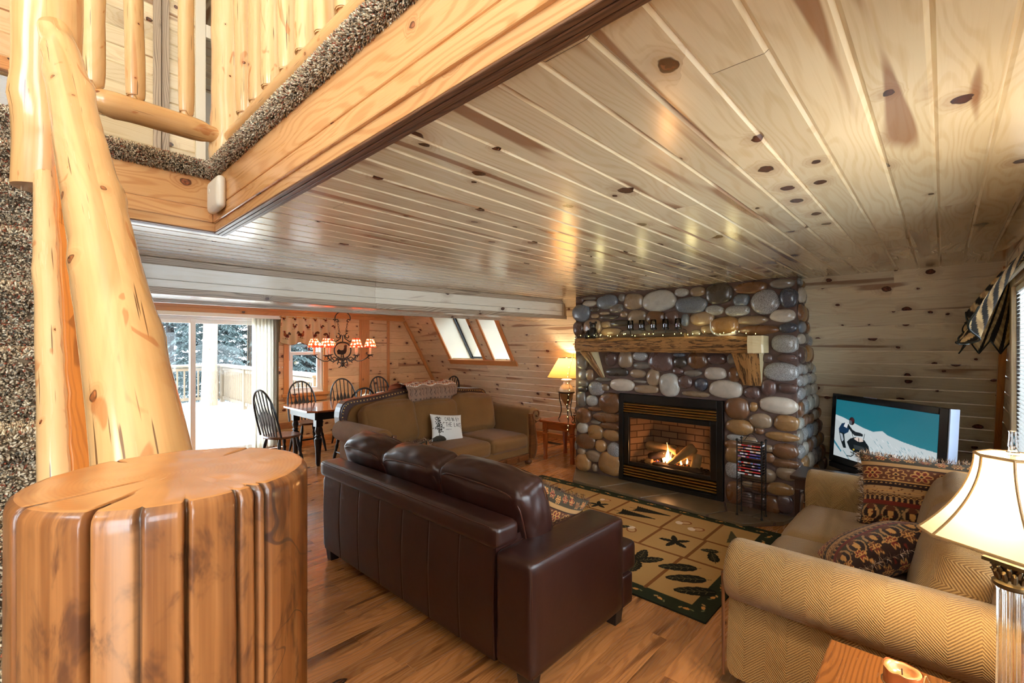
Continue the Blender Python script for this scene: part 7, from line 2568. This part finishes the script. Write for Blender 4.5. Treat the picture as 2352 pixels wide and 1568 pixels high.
def val(s, q):
    top = q
    amp = .012 + .022 * (1 - q)
    x = -.44 + .88 * s + .05 * (1 - q) * (s - .5)
    y = amp * math.sin(s * 2 * PI * 7) - .02 * math.sin(s * PI * 3) ** 2 * (1 - q) - .015
    zb = .0 - .05 * abs(math.sin(s * PI * 3.0)) + .02
    if q > .93: y *= .3
    return (x, y, zb + (.44 - zb) * q)
mb.grid(val, 240, 120, lambda s, q: cv.at(s, q))
for sx in (-1, 1): mb.grid(lambda s, q: (sx * (.44 + .025 * (1 - q)), .09 * s - .02, .02 + .42 * q), 4, 30, lambda s, q: cv.at(.02 + .05 * s, q))
mb.build('printed_cloth', m_print, t, smooth=2)
mb = MB(); mb.lathe([(.004, -.115), (.012, -.11), (.009, -.06), (.011, -.05), (.006, -.04), (.002, -.03)], 12, (-.01, -.03, -.005)); o = mb.build('tassel', plain('red_tassel', rgb(132, 40, 34), .8), t, smooth=True)
mb = MB(); mb.tube([(-.46, .0, .42), (.46, .0, .42)], .008, 8); mb.tube([(-.46, 0, .42), (-.46, .07, .42)], .008, 8); mb.tube([(.46, 0, .42), (.46, .07, .42)], .008, 8); mb.build('rod', m_brass, t)
mb = MB(); mb.tube([(-.30, .03, .02), (-.30, .03, -.12), (-.295, .03, -.28)], .0025, 5); mb.build('pull_cord', m_wire, t)

# black and tan plaid valance by the gold sofa
def plaid(u, v):
    a = (u / .052) % 1 < .5; b = (v / .052) % 1 < .5
    c1, c2, c3 = rgb(36, 32, 30), rgb(206, 176, 126), rgb(176, 146, 104)
    return c1 if a else (c3 if b else c2)
t = thing('plaid_valance', 'gathered black and tan plaid valance over the window behind the gold loveseat', 'valance', (4.0, YR, 1.60))
mb = MB()
def puff(q): return .05 + .20 * max(0, 1 - q) ** .75
def pv(s, q):
    x = -.95 + 1.93 * s
    g = math.sin(s * 2 * PI * 9)
    y = puff(q) + .028 * g * (1.1 - q) + .03 * (1 - q) * math.sin(s * PI * 4) ** 2
    if q > .92: y = .05 + .012 * math.sin(s * 2 * PI * 24)
    zb = .02 + .17 * (1 - abs(math.sin(s * PI * 4)) ** .7)
    return (x, y, zb + (.50 - zb) * q)
def pc(s, q):
    return plaid(1.93 * s * .55 + .26 * q, .5 * q + 1.9 * s * .1)
mb.grid(pv, 460, 70, pc); mb.build('swagged_cloth', m_print, t, smooth=2)
mb = MB(); mb.tube([Vector(pv(k / 200, 0)) for k in range(201)], .005, 6); mb.build('cord_edging', m_wire, t, smooth=True)
mb = MB()
def casc(s, q):
    zb = -.05 + .10 * abs(((s * 2.5) % 1) - .5) * 2
    return (.985 + .028 * math.sin(s * 13) * (1.15 - q), (puff(q) + .03 * (1 - q)) * s + .004, zb + (.49 - zb) * q)
mb.grid(casc, 90, 60, lambda s, q: plaid(.27 * s + .06 * q + .01, .45 * q)); mb.build('side_cascade', m_print, t, smooth=2)
mb = MB(); mb.tube([Vector(casc(k / 60, 0)) for k in range(61)], .005, 6); mb.build('cascade_edging', m_wire, t, smooth=True)
mb = MB(); mb.tube([(-1.0, .05, .455), (1.0, .05, .455)], .012, 8); mb.build('rod', m_white, t)

# ------------------------------------------------------------------ small wall and floor items
t = thing('light_switch', 'double switch plate beside the gable window casing', 'switch plate', (2.805, YE - .001, 1.275))
mb = MB(); mb.box(-.058, .058, -.008, 0, -.06, .06); mb.build('plate', plain('almond_plate', rgb(222, 176, 132), .4), t, bevel=.003)
for s in (-1, 1):
    mb = MB(); mb.box(s * .024 - .006, s * .024 + .006, -.016, -.006, -.012, .012); mb.build('toggle', m_white, t)
t = thing('floor_register', 'bronze floor register near the sloping wall behind the cherry table', 'floor vent', (6.02, 4.72, .0))
mb = MB(); mb.box(-.06, .06, -.16, .16, 0, .006)
mb.build('register_frame', m_vent, t)
mb = MB()
for k in range(14): mb.box(-.05, .05, -.145 + k * .0215, -.137 + k * .0215, .006, .009)
mb.build('grille', m_blackmetal, t)
t = thing('critter_figurine', 'small figurine group of woodland animals on the skylight sill', 'figurine', (5.64, 5.80, 1.384), .2)
mb = MB(); mb.boxo((0, 0, .012), (1, 0, 0), (0, 1, 0), (0, 0, 1), .05, .13, .012); mb.build('log_base', m_carved, t, bevel=.006)
for k, (y, h, mt_) in enumerate(((.075, .075, m_figure), (0.0, .11, m_carved), (-.07, .09, m_antler))):
    mb = MB(); mb.lathe([(.025, .02), (.034, .03 + h * .2), (.026, .02 + h * .55), (.014, .02 + h * .68)], 14, (0, y, 0)); cushion(mb, .045, .045, .045, r=.02, bulge=0, n=6, M=T(-.006, y, .03 + h * .85)); mb.tube([(0, y + .014, .03 + h), (0, y + .018, .05 + h)], .006, 6); mb.tube([(0, y - .014, .03 + h), (0, y - .018, .05 + h)], .006, 6)
    mb.build('animal', mt_, t, smooth=True)
# ------------------------------------------------------------------ camera, light, view
cam = bpy.data.cameras.new('camera'); co = bpy.data.objects.new('camera', cam); COL.objects.link(co)
co.location = (0, 0, 1.6); co.rotation_euler = (PI / 2, 0, math.radians(43.287 - 90))
cam.sensor_fit = 'HORIZONTAL'; cam.sensor_width = 36.0; cam.lens = 36.0 * 1052.6 / 2352
cam.shift_y = 12.9 / 2352
cam.clip_start = 0.02; cam.clip_end = 200
SC.camera = co


def point(name, loc, power, color, size=0.03):
    l = bpy.data.lights.new(name, 'POINT'); l.energy = power; l.color = color[:3]; l.shadow_soft_size = size
    o = bpy.data.objects.new(name, l); COL.objects.link(o); o.location = loc
    return o


WARM = (1.0, .80, .56)
point('crystal_lamp_light', (1.815, -.135, 1.205), 42, (1.0, .87, .66), .04)
point('urn_lamp_light', (5.345, 3.955, 1.30), 16, WARM, .04)
for i, p in enumerate(lamps_ch):
    point('chandelier_light', p, 7, WARM, .02)
point('fire_light', (4.98, 2.27, .36), 5, (1.0, .48, .18), .06)
for y in (3.0, 2.45, 1.9, 1.5):
    point('fairy_glow', (4.72, y, 1.745), .28, (1.0, .86, .38), .05)
point('fairy_glow', (4.76, 3.52, 1.2), .5, (1.0, .86, .4), .05)

w = bpy.data.worlds.new('winter_sky'); SC.world = w; w.use_nodes = True
nt = w.node_tree; nt.nodes.clear()
out = nt.nodes.new('ShaderNodeOutputWorld'); bg = nt.nodes.new('ShaderNodeBackground')
bg.inputs[0].default_value = (0.80, 0.91, 1.0, 1); bg.inputs[1].default_value = 5.5
nt.links.new(bg.outputs[0], out.inputs[0])

SC.view_settings.view_transform = 'Standard'
SC.view_settings.look = 'None'
SC.view_settings.exposure = 1.2
SC.view_settings.gamma = 1.0
SC.view_settings.use_curve_mapping = False
try:
    SC.cycles.max_bounces = 7; SC.cycles.diffuse_bounces = 4; SC.cycles.glossy_bounces = 3; SC.cycles.transmission_bounces = 6; SC.cycles.transparent_max_bounces = 10
    SC.cycles.caustics_reflective = False; SC.cycles.caustics_refractive = False
    SC.cycles.use_denoising = True
    SC.cycles.use_adaptive_sampling = True; SC.cycles.adaptive_threshold = 0.08; SC.cycles.adaptive_min_samples = 16; SC.cycles.time_limit = 1100
    SC.cycles.sample_clamp_indirect = 6.0
except Exception:
    pass
